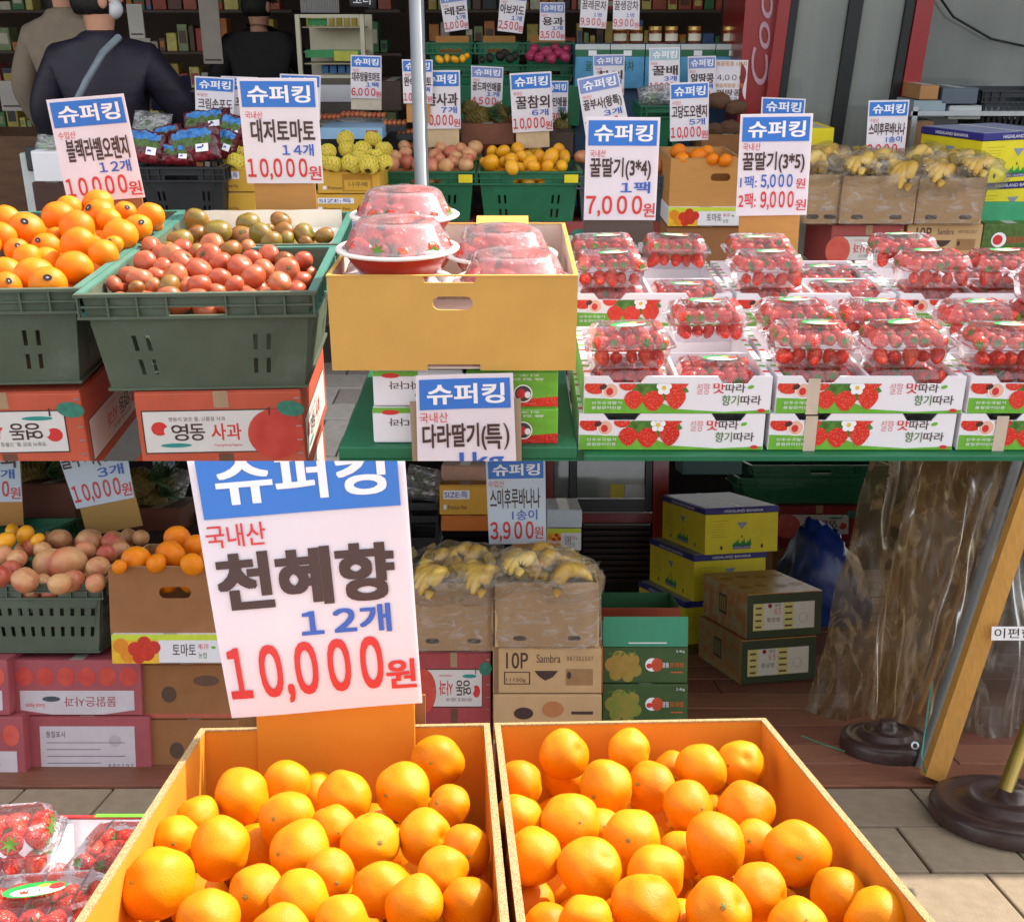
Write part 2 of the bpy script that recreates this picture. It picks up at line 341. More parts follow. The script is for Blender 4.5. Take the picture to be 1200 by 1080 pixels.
def openbox(label, x, Y, z0, w, d, h, m, inner=None, notch=None, hole=None, yaw=0, t=.006, name='cardboard_box', group=None, edge=None, cat='box', holes_side=None, bottom_slot=None):
    o = thing(name, label, cat, (x, Y, z0), (0, 0, yaw), group); inner = inner or m
    def outline(W, nt, bs=None):
        p = [(-W / 2, 0)]
        if bs: p += [(-bs / 2, 0), (-bs / 2, .012), (bs / 2, .012), (bs / 2, 0)]
        p += [(W / 2, 0), (W / 2, h)]
        if nt:
            for a, bb, dd in sorted(nt, reverse=True): p += [(bb, h), (bb - .004, h - dd), (a + .004, h - dd), (a, h)]
        p += [(-W / 2, h)]; return p
    hs = [stadium(*hh) for hh in (hole or [])]
    b = MB(); b.plate(outline(w, notch, bottom_slot), hs, 0, t, m); b.build('front_panel', o)
    b = MB(); b.plate(outline(w, None), [], d - t, d, inner); b.build('back_panel', o)
    for sx in (-1, 1):
        b = MB(); xf = Matrix.Translation((sx * (w / 2 - t / 2 - .0005), d / 2, 0)) @ Matrix.Rotation(R(90), 4, 'Z')
        b.plate([(-d / 2 + t + .0005, 0), (d / 2 - t - .0005, 0), (d / 2 - t - .0005, h - .001), (-d / 2 + t + .0005, h - .001)], [stadium(*q) for q in (holes_side or [])], -t / 2, t / 2, inner, xf); b.build('side_panel', o)
    b = MB(); b.box(-w / 2 + t + .001, w / 2 - t - .001, t + .001, d - t - .001, .001, .005, inner); b.build('bottom_panel', o)
    if edge:
        b = MB(); e = .0012
        b.box(-w / 2 - e, w / 2 + e, d - t - e, d + e, h, h + .0022, edge); b.box(-w / 2 - e, w / 2 + e, -e, t + e, h, h + .0022, edge)
        b.box(-w / 2 - e, -w / 2 + t + e, t + e, d - t - e, h, h + .0022, edge); b.box(w / 2 - t - e, w / 2 + e, t + e, d - t - e, h, h + .0022, edge)
        b.build('cut_edge', o)
    return o
def carton(label, x0, x1, yt, yb, Y, d, m, lid=None, name='carton', yaw=0, group=None, z0=None, band=None, cat='box', side=None):
    """closed carton whose front fills x0..x1, yt..yb at depth Y. Returns thing, width, height"""
    a, b_, zt, zb = front(x0, x1, yt, yb, Y)
    if z0 is not None: zb = z0
    W, H = b_ - a, zt - zb
    o = thing(name, label, cat, ((a + b_) / 2, Y, zb), (0, 0, yaw), group)
    b = MB(); b.box(-W / 2, W / 2, 0, d, 0, H - .003, m, .004); b.build('body', o, False)
    b = MB()
    b.box(-W / 2 + .002, W / 2 - .002, .002, d / 2 - .0015, H - .0028, H, lid or m); b.build('lid_flap', o)
    b = MB(); b.box(-W / 2 + .002, W / 2 - .002, d / 2 + .0015, d - .002, H - .0028, H, lid or m); b.build('lid_flap', o)
    b = MB(); b.box(-.024, .024, .001, d - .001, H + .0003, H + .0008, TAPE); b.build('tape', o)
    return o, W, H
HDR = '슈퍼킹'
def sign(label, tl, tr, br, bl, Y, lines, hdr=.27, pale=False, backing=None, lean=0, bend=.003, name='price_sign', group='price signs', y_off=0, hdr_x=(.04, .96), paper=None, blue=None, hdr_v=None):
    """card whose corners fill these points of the view at depth Y; lines = (text, u0, u1, v0, v1, ink) with v from the top"""
    P = [F.Y(p[0], p[1], Y) for p in (tl, tr, br, bl)]
    c = sum(P, Vector()) / 4; ex = ((P[1] - P[0]) + (P[2] - P[3])) / 2; ez = ((P[0] - P[3]) + (P[1] - P[2])) / 2
    W, H = ex.length, ez.length; roll = -math.atan2(ex.z, ex.x); rz = math.atan2(ez.x, ez.z); roll = (roll + rz) / 2
    sh = math.tan(rz - roll)
    o = thing(name, label, 'sign', c, (0, roll, 0), group)
    nx, nz = 10, 10
    tpr = ((P[1] - P[0]).length - (P[2] - P[3]).length) / W
    bf = lambda v: Vector((v.x * (1 + tpr * v.z / H) + sh * v.z, v.y + bend * (math.sin(v.x / W * 5 + 1 + v.z / H * 2) + .6 * math.sin(v.z / H * 6)) * .5, v.z))
    b = MB()
    for yy in (0, .0012):
        vs = [(-W / 2 + W * i / nx, yy, -H / 2 + H * j / nz) for j in range(nz + 1) for i in range(nx + 1)]
        b.add(vs, [(j * (nx + 1) + i, j * (nx + 1) + i + 1, (j + 1) * (nx + 1) + i + 1, (j + 1) * (nx + 1) + i) for j in range(nz) for i in range(nx)], paper or PAPER)
    b.warp(bf); b.build('card', o, True)
    e = .0011 + bend * .12
    if hdr:
        b = MB(); n = 8; m0 = .035
        hb = blue or (mat('#7f8fc8', .4, key='faded_blue') if pale else BLUE)
        vs = [(-W / 2 + W * m0 + W * (1 - 2 * m0) * i / n, -e, z) for z in (H / 2 - hdr * H, H / 2 - hdr * H * .5, H / 2 - .03 * H) for i in range(n + 1)]
        b.add(vs, [(j * (n + 1) + i, j * (n + 1) + i + 1, (j + 1) * (n + 1) + i + 1, (j + 1) * (n + 1) + i) for j in range(2) for i in range(n)], hb)
        b.warp(bf); hb_o = b.build('header_band', o)
        hv = hdr_v or (.03 + hdr * .15, hdr * .84)
        b = MB(); b.text(HDR, W * (.12 - .5), W * (.90 - .5), H * (.5 - hv[1]), H * (.5 - hv[0]), -e - .0009, WHT, .055); b.warp(bf); b.build('header_lettering', hb_o)
    b = MB()
    for L_ in lines:
        s_, u0, u1, v0, v1, ink = L_[:6]
        b.text(s_, W * (u0 - .5), W * (u1 - .5), H * (.5 - v1), H * (.5 - v0), -e - .0004, ink, L_[6] if len(L_) > 6 else .035)
    if lines: b.warp(bf); b.build('lettering', o)
    if backing:
        a0, a1, drop, bm = backing
        b = MB(); b.box(W * (a0 - .5), W * (a1 - .5), .004, .010, -H / 2 - drop, H * .30, bm); b.warp(lambda v: Vector((v.x + sh * v.z, v.y + bend, v.z))); b.build('backing_card', o)
    return o
def std(origin, nm, cnt, price, nu=(.12, .93), won=True, cu=(.5, .90), small=.055):
    return [(origin, .06, .28, .31, .38, REDT, .0), (nm, nu[0], nu[1], .39, .60, BROWNT, small), (cnt, cu[0], cu[1], .62, .73, BLUET, .045), (price, .03, .80, .76, .96, REDT, .05)] + ([('원', .82, .98, .83, .965, REDT, .03)] if won else [])

def ico(sub, fn=None):
    b = bmesh.new(); bmesh.ops.create_icosphere(b, subdivisions=sub, radius=1)
    if fn:
        for v in b.verts: v.co = fn(v.co.copy())
    m = bpy.data.meshes.new('fruit'); b.to_mesh(m); b.free(); m.polygons.foreach_set('use_smooth', [True] * len(m.polygons)); return m
def orange_fn(seed, dent=.10, bumpy=.02):
    def f(v):
        d = v.normalized(); r = 1 + bumpy * noise.noise(d * 1.3 + Vector((seed, 0, 0))) * 2 + .006 * noise.noise(d * 7 + Vector((seed, 3, 0)))
        t = math.acos(max(-1, min(1, d.z))); r -= dent * math.exp(-(t / .22) ** 2); r -= dent * .4 * math.exp(-((math.pi - t) / .25) ** 2)
        r += .012 * math.cos(9 * math.atan2(d.y, d.x)) * math.exp(-((t - .35) / .25) ** 2)
        return Vector((d.x * r, d.y * r, d.z * r * .92))
    return f
def meshset(key, sub, fns, material):
    k = ('ms', key)
    if k not in MC:
        MC[k] = [ico(sub, fn) for fn in fns]
        for m in MC[k]: m.materials.append(material)
    return MC[k]
class Scaled:
    """fruit meshes are kept at real size, so object coordinates are metres"""
def fruits(pts, plane, meshes, size0, name, cat, desc, group, rows=4, sq=(1, 1, 1), child=None, tiltmax=.9, upright=False, dense=1.0, grow=1.0):
    """pts = (px, py, pr). each lies where its sight line meets the heap; overlapping ones sink backwards"""
    L_ = []
    for q in pts:
        p = F.plane(q[0], q[1], *plane); r = q[2] / FPX * F.depth(p) / dense * grow
        L_.append([p, r, q])
    for it in range(60):
        mv = False
        for i in range(len(L_)):
            for j in range(i):
                a, b = L_[i], L_[j]; dd = (a[0] - b[0]).length; need = (a[1] + b[1]) * .93
                if dd < need:
                    k = a if a[2][2] < b[2][2] else b          # the smaller outline is the half hidden one
                    if k[0].length / F.plane(k[2][0], k[2][1], *plane).length > 1.16: k = b if k is a else a
                    if k[0].length / F.plane(k[2][0], k[2][1], *plane).length > 1.16: continue
                    s_ = 1.012; k[0] = k[0] * s_; k[1] *= s_; mv = True
        if not mv: break
    order = sorted(range(len(L_)), key=lambda i: L_[i][2][1]); per = math.ceil(len(order) / rows); out = []
    for r_ in range(rows):
        row = sorted(order[r_ * per:(r_ + 1) * per], key=lambda i: L_[i][2][0])
        for k, i in enumerate(row):
            p, r, q = L_[i]
            o = link(name, random.choice(meshes)); rot = (random.uniform(-tiltmax, tiltmax), random.uniform(-tiltmax, tiltmax), random.uniform(0, 6.28)) if not upright else (random.uniform(.2, .9), random.uniform(-.5, .5), 0)
            s_ = r / size0; pose(o, p, rot, (s_ * sq[0], s_ * sq[1], s_ * sq[2]))
            where = f'{ordn(k)} from left, {"back" if r_ == 0 else ("front" if r_ == rows - 1 else ordn(r_))} row'
            tag(o, f'{desc}, {where}', cat, group); out.append((o, r, p, q))
            if child: child(o, r, q, i)
    return out
def scale_set(key, sub, fns, material, size0):
    k = ('ss', key)
    if k not in MC:
        ms = []
        for fn in fns:
            m = ico(sub, lambda v, fn=fn: fn(v) * size0); m.materials.append(material); ms.append(m)
        MC[k] = ms
    return MC[k]
M_ORG = fruit_mat('orange_peel', ['#d47a00', '#de8802', '#e69408'], rough=.42, pore=.30, sss=.03, blotch='#d07c10', spec=.28)
M_NAV = fruit_mat('navel_peel', ['#dc6e02', '#e67e06', '#ee900c'], rough=.4, pore=.3, sss=.03, spec=.3)
M_TOM = fruit_mat('tomato_skin', ['#b04a30', '#bc6240', '#b07a48'], rough=.3, pore=.03, sss=.05)
M_TOMG = fruit_mat('unripe_tomato_skin', ['#7a3a18', '#8f5f24', '#7c7028', '#a4502a'], rough=.3, pore=.03, sss=.05)
M_CHA = fruit_mat('melon_skin', ['#e89a10', '#f2ac18', '#f7be3c'], rough=.35, pore=.1, sss=.1)
M_APP = fruit_mat('apple_skin', ['#b8483c', '#cf7a58', '#d8a872', '#c25a4a'], rough=.35, pore=.05, sss=.08, scale=2)
M_STR = fruit_mat('strawberry_skin', ['#cc1c16', '#e03222', '#ec6448'], rough=.22, sss=.12, seeds='#e8b060', coat=.25)
M_CALYX = mat('#5f8a2e', .6, .2, 200, key='strawberry_leaf')
ORG = scale_set('org', 4, [orange_fn(i * 3.1, random.choice((.03, .12, .16)), .055) for i in range(6)], M_ORG, .04)
NAV = scale_set('nav', 3, [orange_fn(i * 5.1, .08, .03) for i in range(4)], M_NAV, .04)
def tom_fn(s):
    def f(v):
        d = v.normalized(); t = math.acos(max(-1, min(1, d.z))); a = math.atan2(d.y, d.x)
        r = 1 + .02 * noise.noise(d + Vector((s, 0, 0))) + .02 * math.cos(5 * a + s) * math.sin(t) - .18 * math.exp(-(t / .35) ** 2)
        return Vector((d.x * r, d.y * r, d.z * r * .84))
    return f
TOM = scale_set('tom', 3, [tom_fn(i) for i in range(4)], M_TOM, .03)
TOMG = scale_set('tomg', 3, [tom_fn(i + 9) for i in range(4)], M_TOMG, .03)
CHA = scale_set('cha', 3, [lambda v: Vector((v.x * .82, v.y * .82, v.z * 1.12)), lambda v: Vector((v.x * .86, v.y * .84, v.z * 1.05))], M_CHA, .04)
APP = scale_set('app', 3, [orange_fn(i * 2.2, .22, .04) for i in range(4)], M_APP, .04)
def star(size, m, n=5, inner=.35, up=0, curl=.2):
    b = MB(); vs = [(0, 0, up)]
    for i in range(2 * n):
        r = size * (1 if i % 2 == 0 else inner); a = math.pi * i / n; vs.append((r * math.cos(a), r * math.sin(a), up - curl * r * (r / size)))
    fs = [(0, 1 + i, 1 + (i + 1) % (2 * n)) for i in range(2 * n)]; b.add(vs, fs, m); return b
STAR = star(.006, mat('#7d7a3a', .8, .2, 300, key='stem_scar'), 5, .5, .0008, .3).mesh('stem_scar')
CALYXT = star(.015, mat('#4d6b2c', .7, .2, 300, key='tomato_calyx'), 6, .2, .003, .25).mesh('calyx')
STEMP = star(.004, mat('#3d2c1a', .8, .2, 300, key='apple_stem'), 5, .6, .001, .2).mesh('stem')
# strawberry, 4 cm long, tip towards +X
def berry_mesh(n=12, calyx=True):
    b = MB(); prof = [(.0, .0215), (.0045, .0205), (.009, .016), (.0135, .008), (.0162, -.002), (.0165, -.009), (.0135, -.0155), (.007, -.0185), (0.0, -.0175)]
    b.lathe([(max(r, .0002), -z) for r, z in prof], M_STR, n)
    if calyx:
        vs = [(0, 0, .0185)]
        for i in range(14):
            r = .0145 if i % 2 == 0 else .005; a = math.pi * i / 7; vs.append((r * math.cos(a), r * math.sin(a), .0175 + (.002 if i % 2 == 0 else .0025)))
        b.add(vs, [(0, 1 + i, 1 + (i + 1) % 14) for i in range(14)], M_CALYX)
    return b
BER = berry_mesh().mesh('strawberry', True)
BERLOW = berry_mesh(8)

# clamshell pack 0.165 x 0.115 x 0.075
LIDP = clear('#fafafc', .10, .06, .15, 45, .03, .10, key='lid_plastic', fres=.8)
def pack_meshes(W=.165, D=.12, H=.075):
    def loft(prof, m):
        b = MB(); vs, fs = [], []; n = 24
        for sc_, z in prof:
            for j in range(n):
                a = 2 * math.pi * (j + .5) / n; c, s_ = math.cos(a), math.sin(a); k = (abs(c) ** 8 + abs(s_) ** 8) ** (-1 / 8)
                vs.append((c * k * (W / 2 + sc_), s_ * k * (D / 2 + sc_), z))
        for i in range(len(prof) - 1):
            for j in range(n): fs.append((i * n + j, i * n + (j + 1) % n, (i + 1) * n + (j + 1) % n, (i + 1) * n + j))
        fs.append(tuple(range(n)) if prof[0][1] < prof[-1][1] and prof[0][1] == 0 else tuple(range(len(vs) - n, len(vs))))
        return b.add(vs, fs, m)
    tray = loft([(-.012, 0), (-.010, .004), (-.002, .036), (-.002, .040), (.006, .040), (.007, .0425)], PACKM)
    lid = loft([(.0065, .0435), (.005, .046), (-.003, .046), (-.004, .052), (-.012, .070), (-.016, .074), (-.022, .0725)], LIDP)
    for i in range(3): x = -.05 + .05 * i; lid.box(x - .0015, x + .0015, -.045, .045, .0735, .0750, LIDP)
    st = MB(); st.mats = []
    g = mat('#2f9a4a', .35, key='label_green'); w_ = mat('#eceee6', .35, key='label_white'); y_ = mat('#e8d040', .35, key='label_yellow')
    def ov(cx, cy, rx, ry, z, m, n=20): st.add([(cx + rx * math.cos(2 * math.pi * i / n), cy + ry * math.sin(2 * math.pi * i / n), z) for i in range(n)], [tuple(range(n))], m)
    ov(0, 0, .036, .018, .0760, g); ov(.003, -.005, .030, .011, .0764, w_); ov(.024, .001, .009, .008, .0768, REDT, 10); ov(.010, .006, .008, .004, .0768, y_, 8)
    k = len(st.v); st.text('딸기', -.016, .006, -.010, -.001, 0, REDT, .03); st.v[k:] = [(x, z, .0768 - y) for x, y, z in st.v[k:]]
    return tray.mesh('tray'), lid.mesh('lid'), st.mesh('sticker')
TRAY, LID, STICK = pack_meshes()
EXTRA = MB()      # berries past the nearest three hundred, in upper level coordinates
def pack(label, loc, yaw=0, single=True, group='clear strawberry packs', berries=True, sticker=True, where=''):
    t = thing('strawberry_pack', label, 'fruit pack', loc, (random.uniform(-.02, .02), random.uniform(-.02, .02), yaw), group)
    link('tray', TRAY, t); lid_o = link('lid', LID, t)
    if sticker:
        s_ = link('sticker', STICK, lid_o); s_.location = (random.uniform(-.012, .02), random.uniform(-.01, .02), 0); s_.rotation_euler = (0, 0, random.uniform(-.3, .3))
    M = Matrix.Translation(loc) @ Matrix.Rotation(yaw, 4, 'Z')
    for lay, z in ((0, .020), (1, .050)):
        for j in range(3):
            if lay == 0 and j > 0: continue
            for i in range(5):
                x = (-.058 + .029 * i + random.uniform(-.003, .003)) * (1 if lay else .95); y = -.034 + .034 * j + random.uniform(-.004, .004)
                if lay == 0: y = -.040
                s_ = random.uniform(.72, 1.02)
                rot = Matrix.Rotation(random.uniform(-1.5, 1.5) if lay else random.uniform(-.4, .4), 4, 'Z') @ Matrix.Rotation(R(random.uniform(60, 115)), 4, 'X') if lay else Matrix.Rotation(random.uniform(-.6, .6), 4, 'Y') @ Matrix.Rotation(R(random.uniform(-150, 15)), 4, 'X')
                MM = M @ Matrix.Translation((x, y, z)) @ rot @ Matrix.Scale(s_, 4)
                if single:
                    o = link('strawberry', BER); o.matrix_basis = F.M @ MM
                    tag(o, 'red strawberry in the ' + where, 'strawberry', 'strawberries in the ' + where)
                else:
                    k = len(EXTRA.v); EXTRA.v += [tuple(MM @ Vector(v)) for v in BERLOW.v]; EXTRA.f += [tuple(k + a for a in f) for f in BERLOW.f]
                    for m_ in BERLOW.m: EXTRA.m.append(EXTRA.mi(BERLOW.mats[m_]))
    return t
SEEDP = fruit_mat('printed_strawberry', ['#c02018', '#d83020', '#d84028'], rough=.4, sss=0, seeds='#e88a70')
GRNP = mat('#6db03a', .4, .15, 40, key='print_green'); GRND = mat('#4f7a34', .4, .5, 60, key='print_leaf'); 
def berry_print(W, H, kind=0, y=-.0006):
    """front print of the strawberry box: green foot, berries, flower, emblem and wording"""
    b = MB(); g = y
    b.poly([(-W / 2, 0), (W / 2, 0), (W / 2, .10 * H), (W * .25, .04 * H), (0, .12 * H), (-W * .12, .36 * H), (-W / 2, .42 * H)], g, GRNP)
    b.poly([(-W * .28, .42 * H), (-W * .2, H * .93), (0, H * .97), (W * .06, H * .6), (-W * .03, .35 * H)], g - .0003, GRND)
    b.oval(-W * .44, H * .72, W * .06, H * .20, g - .0003, SEEDP, 14); b.oval(-W * .27, H * .78, W * .045, H * .16, g - .0005, SEEDP, 14)
    for cx, cz, rx, rz in ((-.235, .37, .052, .26), (-.13, .34, .058, .28), (-.01, .42, .055, .31), (.0, .80, .055, .17)):
        b.poly([(W * cx + W * rx * math.cos(a) * (1 if math.sin(a) > 0 else (1 - .35 * -math.sin(a))), H * cz + H * rz * math.sin(a)) for a in [2 * math.pi * i / 18 for i in range(18)]], g - .0008 - .0001 * cx, SEEDP)
    for i in range(5):
        a = 2 * math.pi * i / 5 + .3; b.oval(-W * .075 + .009 * math.cos(a), H * .70 + .009 * math.sin(a), .0065, .0065, g - .0012, WHT, 10)
    b.oval(-W * .075, H * .70, .0045, .0045, g - .0014, mat('#d8c040', .4), 10)
    b.oval(-W * .36, H * .62, .017, .017, g - .0010, WHT, 20); b.oval(-W * .36, H * .62, .0145, .0145, g - .0012, mat('#e6b7a0', .4), 20)
    b.oval(-W * .365, H * .60, .007, .008, g - .0014, REDT, 12); b.oval(-W * .40, H * .72, .008, .005, g - .0014, BROWNT, 10, .5)
    b.text('진주수곡딸기', -W * .46, -W * .30, H * .25, H * .33, g - .001, WHT, .01); b.text('품질관리인증', -W * .46, -W * .30, H * .12, H * .20, g - .001, WHT, .01)
    b.text('설향', W * .10, W * .17, H * .52, H * .84, g - .0005, mat('#d88a90', .4), .0)
    b.text('맛', W * .19, W * .25, H * .55, H * .84, g - .0005, REDT, .03); b.text('따라', W * .255, W * .36, H * .57, H * .82, g - .0005, BROWNT, .02)
    b.text('향기', W * .24, W * .33, H * .22, H * .50, g - .0005, GRND, .02); b.text('따라', W * .34, W * .45, H * .24, H * .49, g - .0005, BROWNT, .02)
    b.oval(W * .39, H * .72, W * .018, H * .05, g - .0005, GRNP, 8, .3); b.oval(W * .455, H * .08, W * .022, H * .055, g - .0005, REDT, 10)
    return b
def apple_print(W, H, flip=False, big=True, y=-.0008):
    b = MB(); wd = mat('#d9d4cf', .5, .04, 20, key='label_paper'); W0 = W
    b.rect(-W * .44, W * .42, H * .12, H * .62, y + .0001, BROWNT); b.rect(-W * .432, W * .412, H * .135, H * .605, y, wd)
    T = mat('#2f8f86', .5, key='print_teal'); X = -1 if flip else 1
    def tx(s_, u0, u1, v0, v1, m, bo=.02):
        if flip: u0, u1 = -u1, -u0; v0, v1 = .74 - v1, .74 - v0
        b.text(s_, W * u0, W * u1, H * v0, H * v1, y - .0005, m, bo, flip=flip)
    tx('영동이 맑은 물, 고품질 사과', -.28, .06, .49, .54, BROWNT, 0); tx('동', -.16, -.07, .27, .46, BROWNT, .03); tx('영', -.27, -.17, .27, .46, BROWNT, .03)
    tx('사과', -.03, .15, .27, .46, REDT, .03); tx('Yeongdong Apples', -.02, .15, .19, .225, REDT, 0)
    vz = lambda v: (.74 - v) if flip else v
    b.oval(X * -W * .34, H * vz(.41), W * .05, H * .08, y - .0004, REDT, 16); b.oval(X * -W * .29, H * vz(.38), W * .025, H * .05, y - .0008, wd, 12)
    b.oval(X * -W * .25, H * vz(.215), W * .095, H * .025, y - .0004, T, 14)
    if big:
        b.oval(W * .36 if not flip else -W * .36, H * .33, W * .17, H * .29, y - .0010, fruit_mat('printed_apple', ['#c23a30', '#d05040', '#d8685a'], rough=.5, pore=0, sss=0), 26)
        b.oval(W * .46, H * .62, W * .085, H * .09, y - .0013, mat('#3a7c68', .5, .3, 60, key='print_leaf_teal'), 14, -.15); b.rect(W * .325, W * .335, H * .55, H * .64, y - .0012, BROWNT)
    return b
# =============================================================================================== UPPER LEVEL
F = U
CG = 'plastic fruit crates'
def P3(l): return [(x / 3, 220 + y / 3, r / 3) for x, y, r in l]
# ---- ground, walls, shop interior
def pavers(name, x0, x1, y0, y1, z, sx, sy, m, base, gap=.004, sw=1.0, label=None):
    b = MB(); b.rect(0, 0, 0, 0, 0, base); b.v, b.f, b.m = [], [], []
    b.add([(x0 - 12, y0 - 3 if False else y0, z - .02), (x1 + 12, y0, z - .02), (x1 + 12, y1, z - .02), (x0 - 12, y1, z - .02)], [(0, 1, 2, 3)], base)
    g = solid(name, b, kind='structure')
    ms = []
    for i in range(3):
        q = MB(); q.box(gap, sx - gap, gap, sy - gap, -.03, 0, m[i % len(m)], .003); ms.append(q.mesh('paving_slab'))
    j = 0; yy = y0
    while yy < y1 - .01:
        xx = x0 - (sx / 2 if j % 2 else 0) * sw
        while xx < x1:
            o = link('paving_slab', random.choice(ms)); o.matrix_basis = F.M @ Matrix.Translation((xx, yy, z + random.uniform(-.0015, .0015))); o.parent = g; o.matrix_parent_inverse = g.matrix_basis.inverted()
            xx += sx
        yy += sy; j += 1
    return g
PV = [mat('#a39e94', .85, .12, 30, .3, 220, .2, key='paver'), mat('#968f86', .85, .12, 30, .3, 220, .2, key='paver'), mat('#aaa59c', .85, .12, 30, .3, 220, .2, key='paver')]
pavers('pavement', -1.15, .35, 3.6, 5.0, -1.5, .2, .2, PV, mat('#57534d', .9, .15, 20, key='joint_sand'))
b = MB(); b.add([(-14, 5.0, -1.5), (14, 5.0, -1.5), (14, 16, -1.5), (-14, 16, -1.5)], [(0, 1, 2, 3)], mat('#5a5048', .8, .15, 6, key='shop_floor')); solid('floor', b, kind='structure')
DARK = mat('#4a3c32', .8, .3, 3, key='shop_wall'); b = MB()
b.box(-9, 9, 10.5, 10.7, -1.5, 3.2, DARK); solid('shop_back_wall', b, kind='structure')
b = MB(); b.box(-9, 9, 5.2, 10.7, 1.35, 1.5, mat('#6a625a', .8, .15, 3, key='shop_ceiling')); b.box(-9, 9, 4.55, 5.2, 1.22, 1.30, mat('#5b5f63', .6, .1, 3, key='awning')); solid('ceiling', b, kind='structure')
b = MB(); b.box(-9.2, -9, 5.2, 10.7, -1.5, 1.5, DARK); solid('shop_side_wall', b, kind='structure')
b = MB(); b.box(9, 9.2, 5.2, 10.7, -1.5, 1.5, DARK); solid('shop_side_wall', b, kind='structure')
# awning pole in the middle of the view
p = F.Y(491.5, 120, 4.60); b = MB(); b.tube([(0, 0, -1.5), (0, 0, 1.22)], .029, mat('#a2a6a9', .35, .05, 8, metal=.3, key='painted_steel'), 16)
t = thing('awning_pole', 'pale grey round metal awning pole rising between the green fruit crates', 'pole', (p.x, 4.60, 0)); 
b.build('pole', t, True); b = MB(); b.tube([(0, 0, -1.5), (0, 0, -1.49)], .06, STEEL, 16); b.build('base_plate', t)

# ---- front left: crates of oranges and tomatoes
yaw = R(3.2)
def crate_px(label, xl, xr, yr, Y, d, h, m, rim, yaw=0, **k):
    x0, x1, z, _ = front(xl, xr, yr, yr + 5, Y)
    return crate(label, (x0 + x1) / 2, Y, z, x1 - x0, d, h, m, rim, yaw, **k), (x0 + x1) / 2, z, x1 - x0
ct, cx, cz, cw = crate_px('dark green crate of red tomatoes standing on the apple carton', 92, 366, 343, 2.30, .50, .225, GREEND, TEAL, yaw)
c2 = crate('dark green crate of half green tomatoes behind the red tomato crate', cx - .029, 2.83, cz, cw, .50, .225, GREEND, TEAL, yaw)
c3 = crate('left crate of big oranges beside the tomato crate, half out of view', cx - cw - .018, 2.33, cz, cw, .50, .225, GREEND, TEAL, yaw)
c4 = crate('rear left crate of oranges below the black lettered orange sign', cx - cw - .047, 2.86, cz, cw, .50, .225, GREEND, TEAL, yaw)
# white paper liners in the tomato crates
LP = mat('#e8e2d4', .6, .04, 10, .2, 20, key='liner_paper')
for Y, lb, zz in ((2.83, 'cream paper liner standing behind the half green tomatoes', .02),):
    b = MB(); W = cw * .9; n = 12
    vs = [(-W / 2 + W * i / n, .455 + .006 * math.sin(i * 1.7 + j), -.14 + .145 * j / 4) for j in range(5) for i in range(n + 1)]
    b.add(vs, [(j * (n + 1) + i, j * (n + 1) + i + 1, (j + 1) * (n + 1) + i + 1, (j + 1) * (n + 1) + i) for j in range(4) for i in range(n)], LP)
    b.add([(-W / 2, .02, -.085), (W / 2, .02, -.085), (W / 2, .46, -.045), (-W / 2, .46, -.045)], [(0, 1, 2, 3)], LP)
    solid('paper_liner', b, lb, 'paper liner', (cx - (.029 if Y > 2.5 else 0), Y, cz + zz - .01), (0, 0, yaw), 'paper crate liners', smooth=True)
def calyx(o, r, q, i):
    if i % 4 == 0:
        c = link('calyx', CALYXT, o); c.location = (0, 0, .0215); c.scale = (random.uniform(.6, 1.1), random.uniform(.6, 1.1), 1.2)
TOMS = P3([(403, 340, 28), (455, 310, 35), (490, 320, 42), (510, 260, 36), (535, 210, 35), (570, 235, 32), (600, 240, 40), (640, 212, 32), (640, 262, 42), (615, 310, 42), (550, 310, 32), (535, 345, 28), (593, 345, 38), (570, 275, 28), (690, 228, 30), (745, 205, 40), (735, 242, 42), (700, 290, 42), (700, 340, 38), (775, 265, 38), (772, 320, 38), (808, 220, 38), (845, 278, 42), (825, 342, 32), (870, 215, 30), (890, 315, 42), (885, 250, 32), (930, 290, 38), (925, 345, 24), (945, 235, 33), (985, 335, 38), (1000, 255, 32), (1010, 290, 40), (1065, 257, 32), (1050, 300, 25), (480, 352, 26), (655, 335, 22), (430, 355, 22)])
fruits(TOMS, (cz - .02, 2.34, .045), TOM + TOM + TOMG[:1], .03, 'tomato', 'tomato', 'ripe tomato heaped in the front tomato crate', 'red tomatoes in the crate', 5, child=calyx, tiltmax=1.1, grow=1.14)
TG = P3([(692, 117, 42), (632, 185, 42), (690, 165, 35), (765, 155, 45), (850, 178, 42), (872, 125, 40), (918, 165, 42), (945, 145, 20), (988, 118, 35), (1000, 158, 34), (955, 190, 35), (1005, 183, 30), (1070, 165, 38), (1140, 168, 32), (1075, 192, 22), (590, 215, 24)])
fruits(TG, (cz + .0, 2.85, .02), TOMG, .03, 'tomato', 'tomato', 'brownish green tomato in the rear tomato crate', 'half ripe tomatoes behind', 3, child=calyx, tiltmax=1.1, grow=1.12)
b = MB(); 
for i in range(11): b.oval(.006 * math.cos(i * .571), .006 * math.sin(i * .571), .0026, .0026, 0, BROWNT, 6)
STK = MB(); STK.add([(.0095 * math.cos(2 * math.pi * i / 14), .0075 * math.sin(2 * math.pi * i / 14), 0) for i in range(14)], [tuple(range(14))], mat('#2c2a33', .3, key='sticker_black')); STK.add([(.003 * math.cos(2 * math.pi * i / 10), .0015 * math.sin(2 * math.pi * i / 10), .0003) for i in range(10)], [tuple(range(10))], mat('#c9b8a8', .3, key='sticker_pale')); STKM = STK.mesh('sticker')
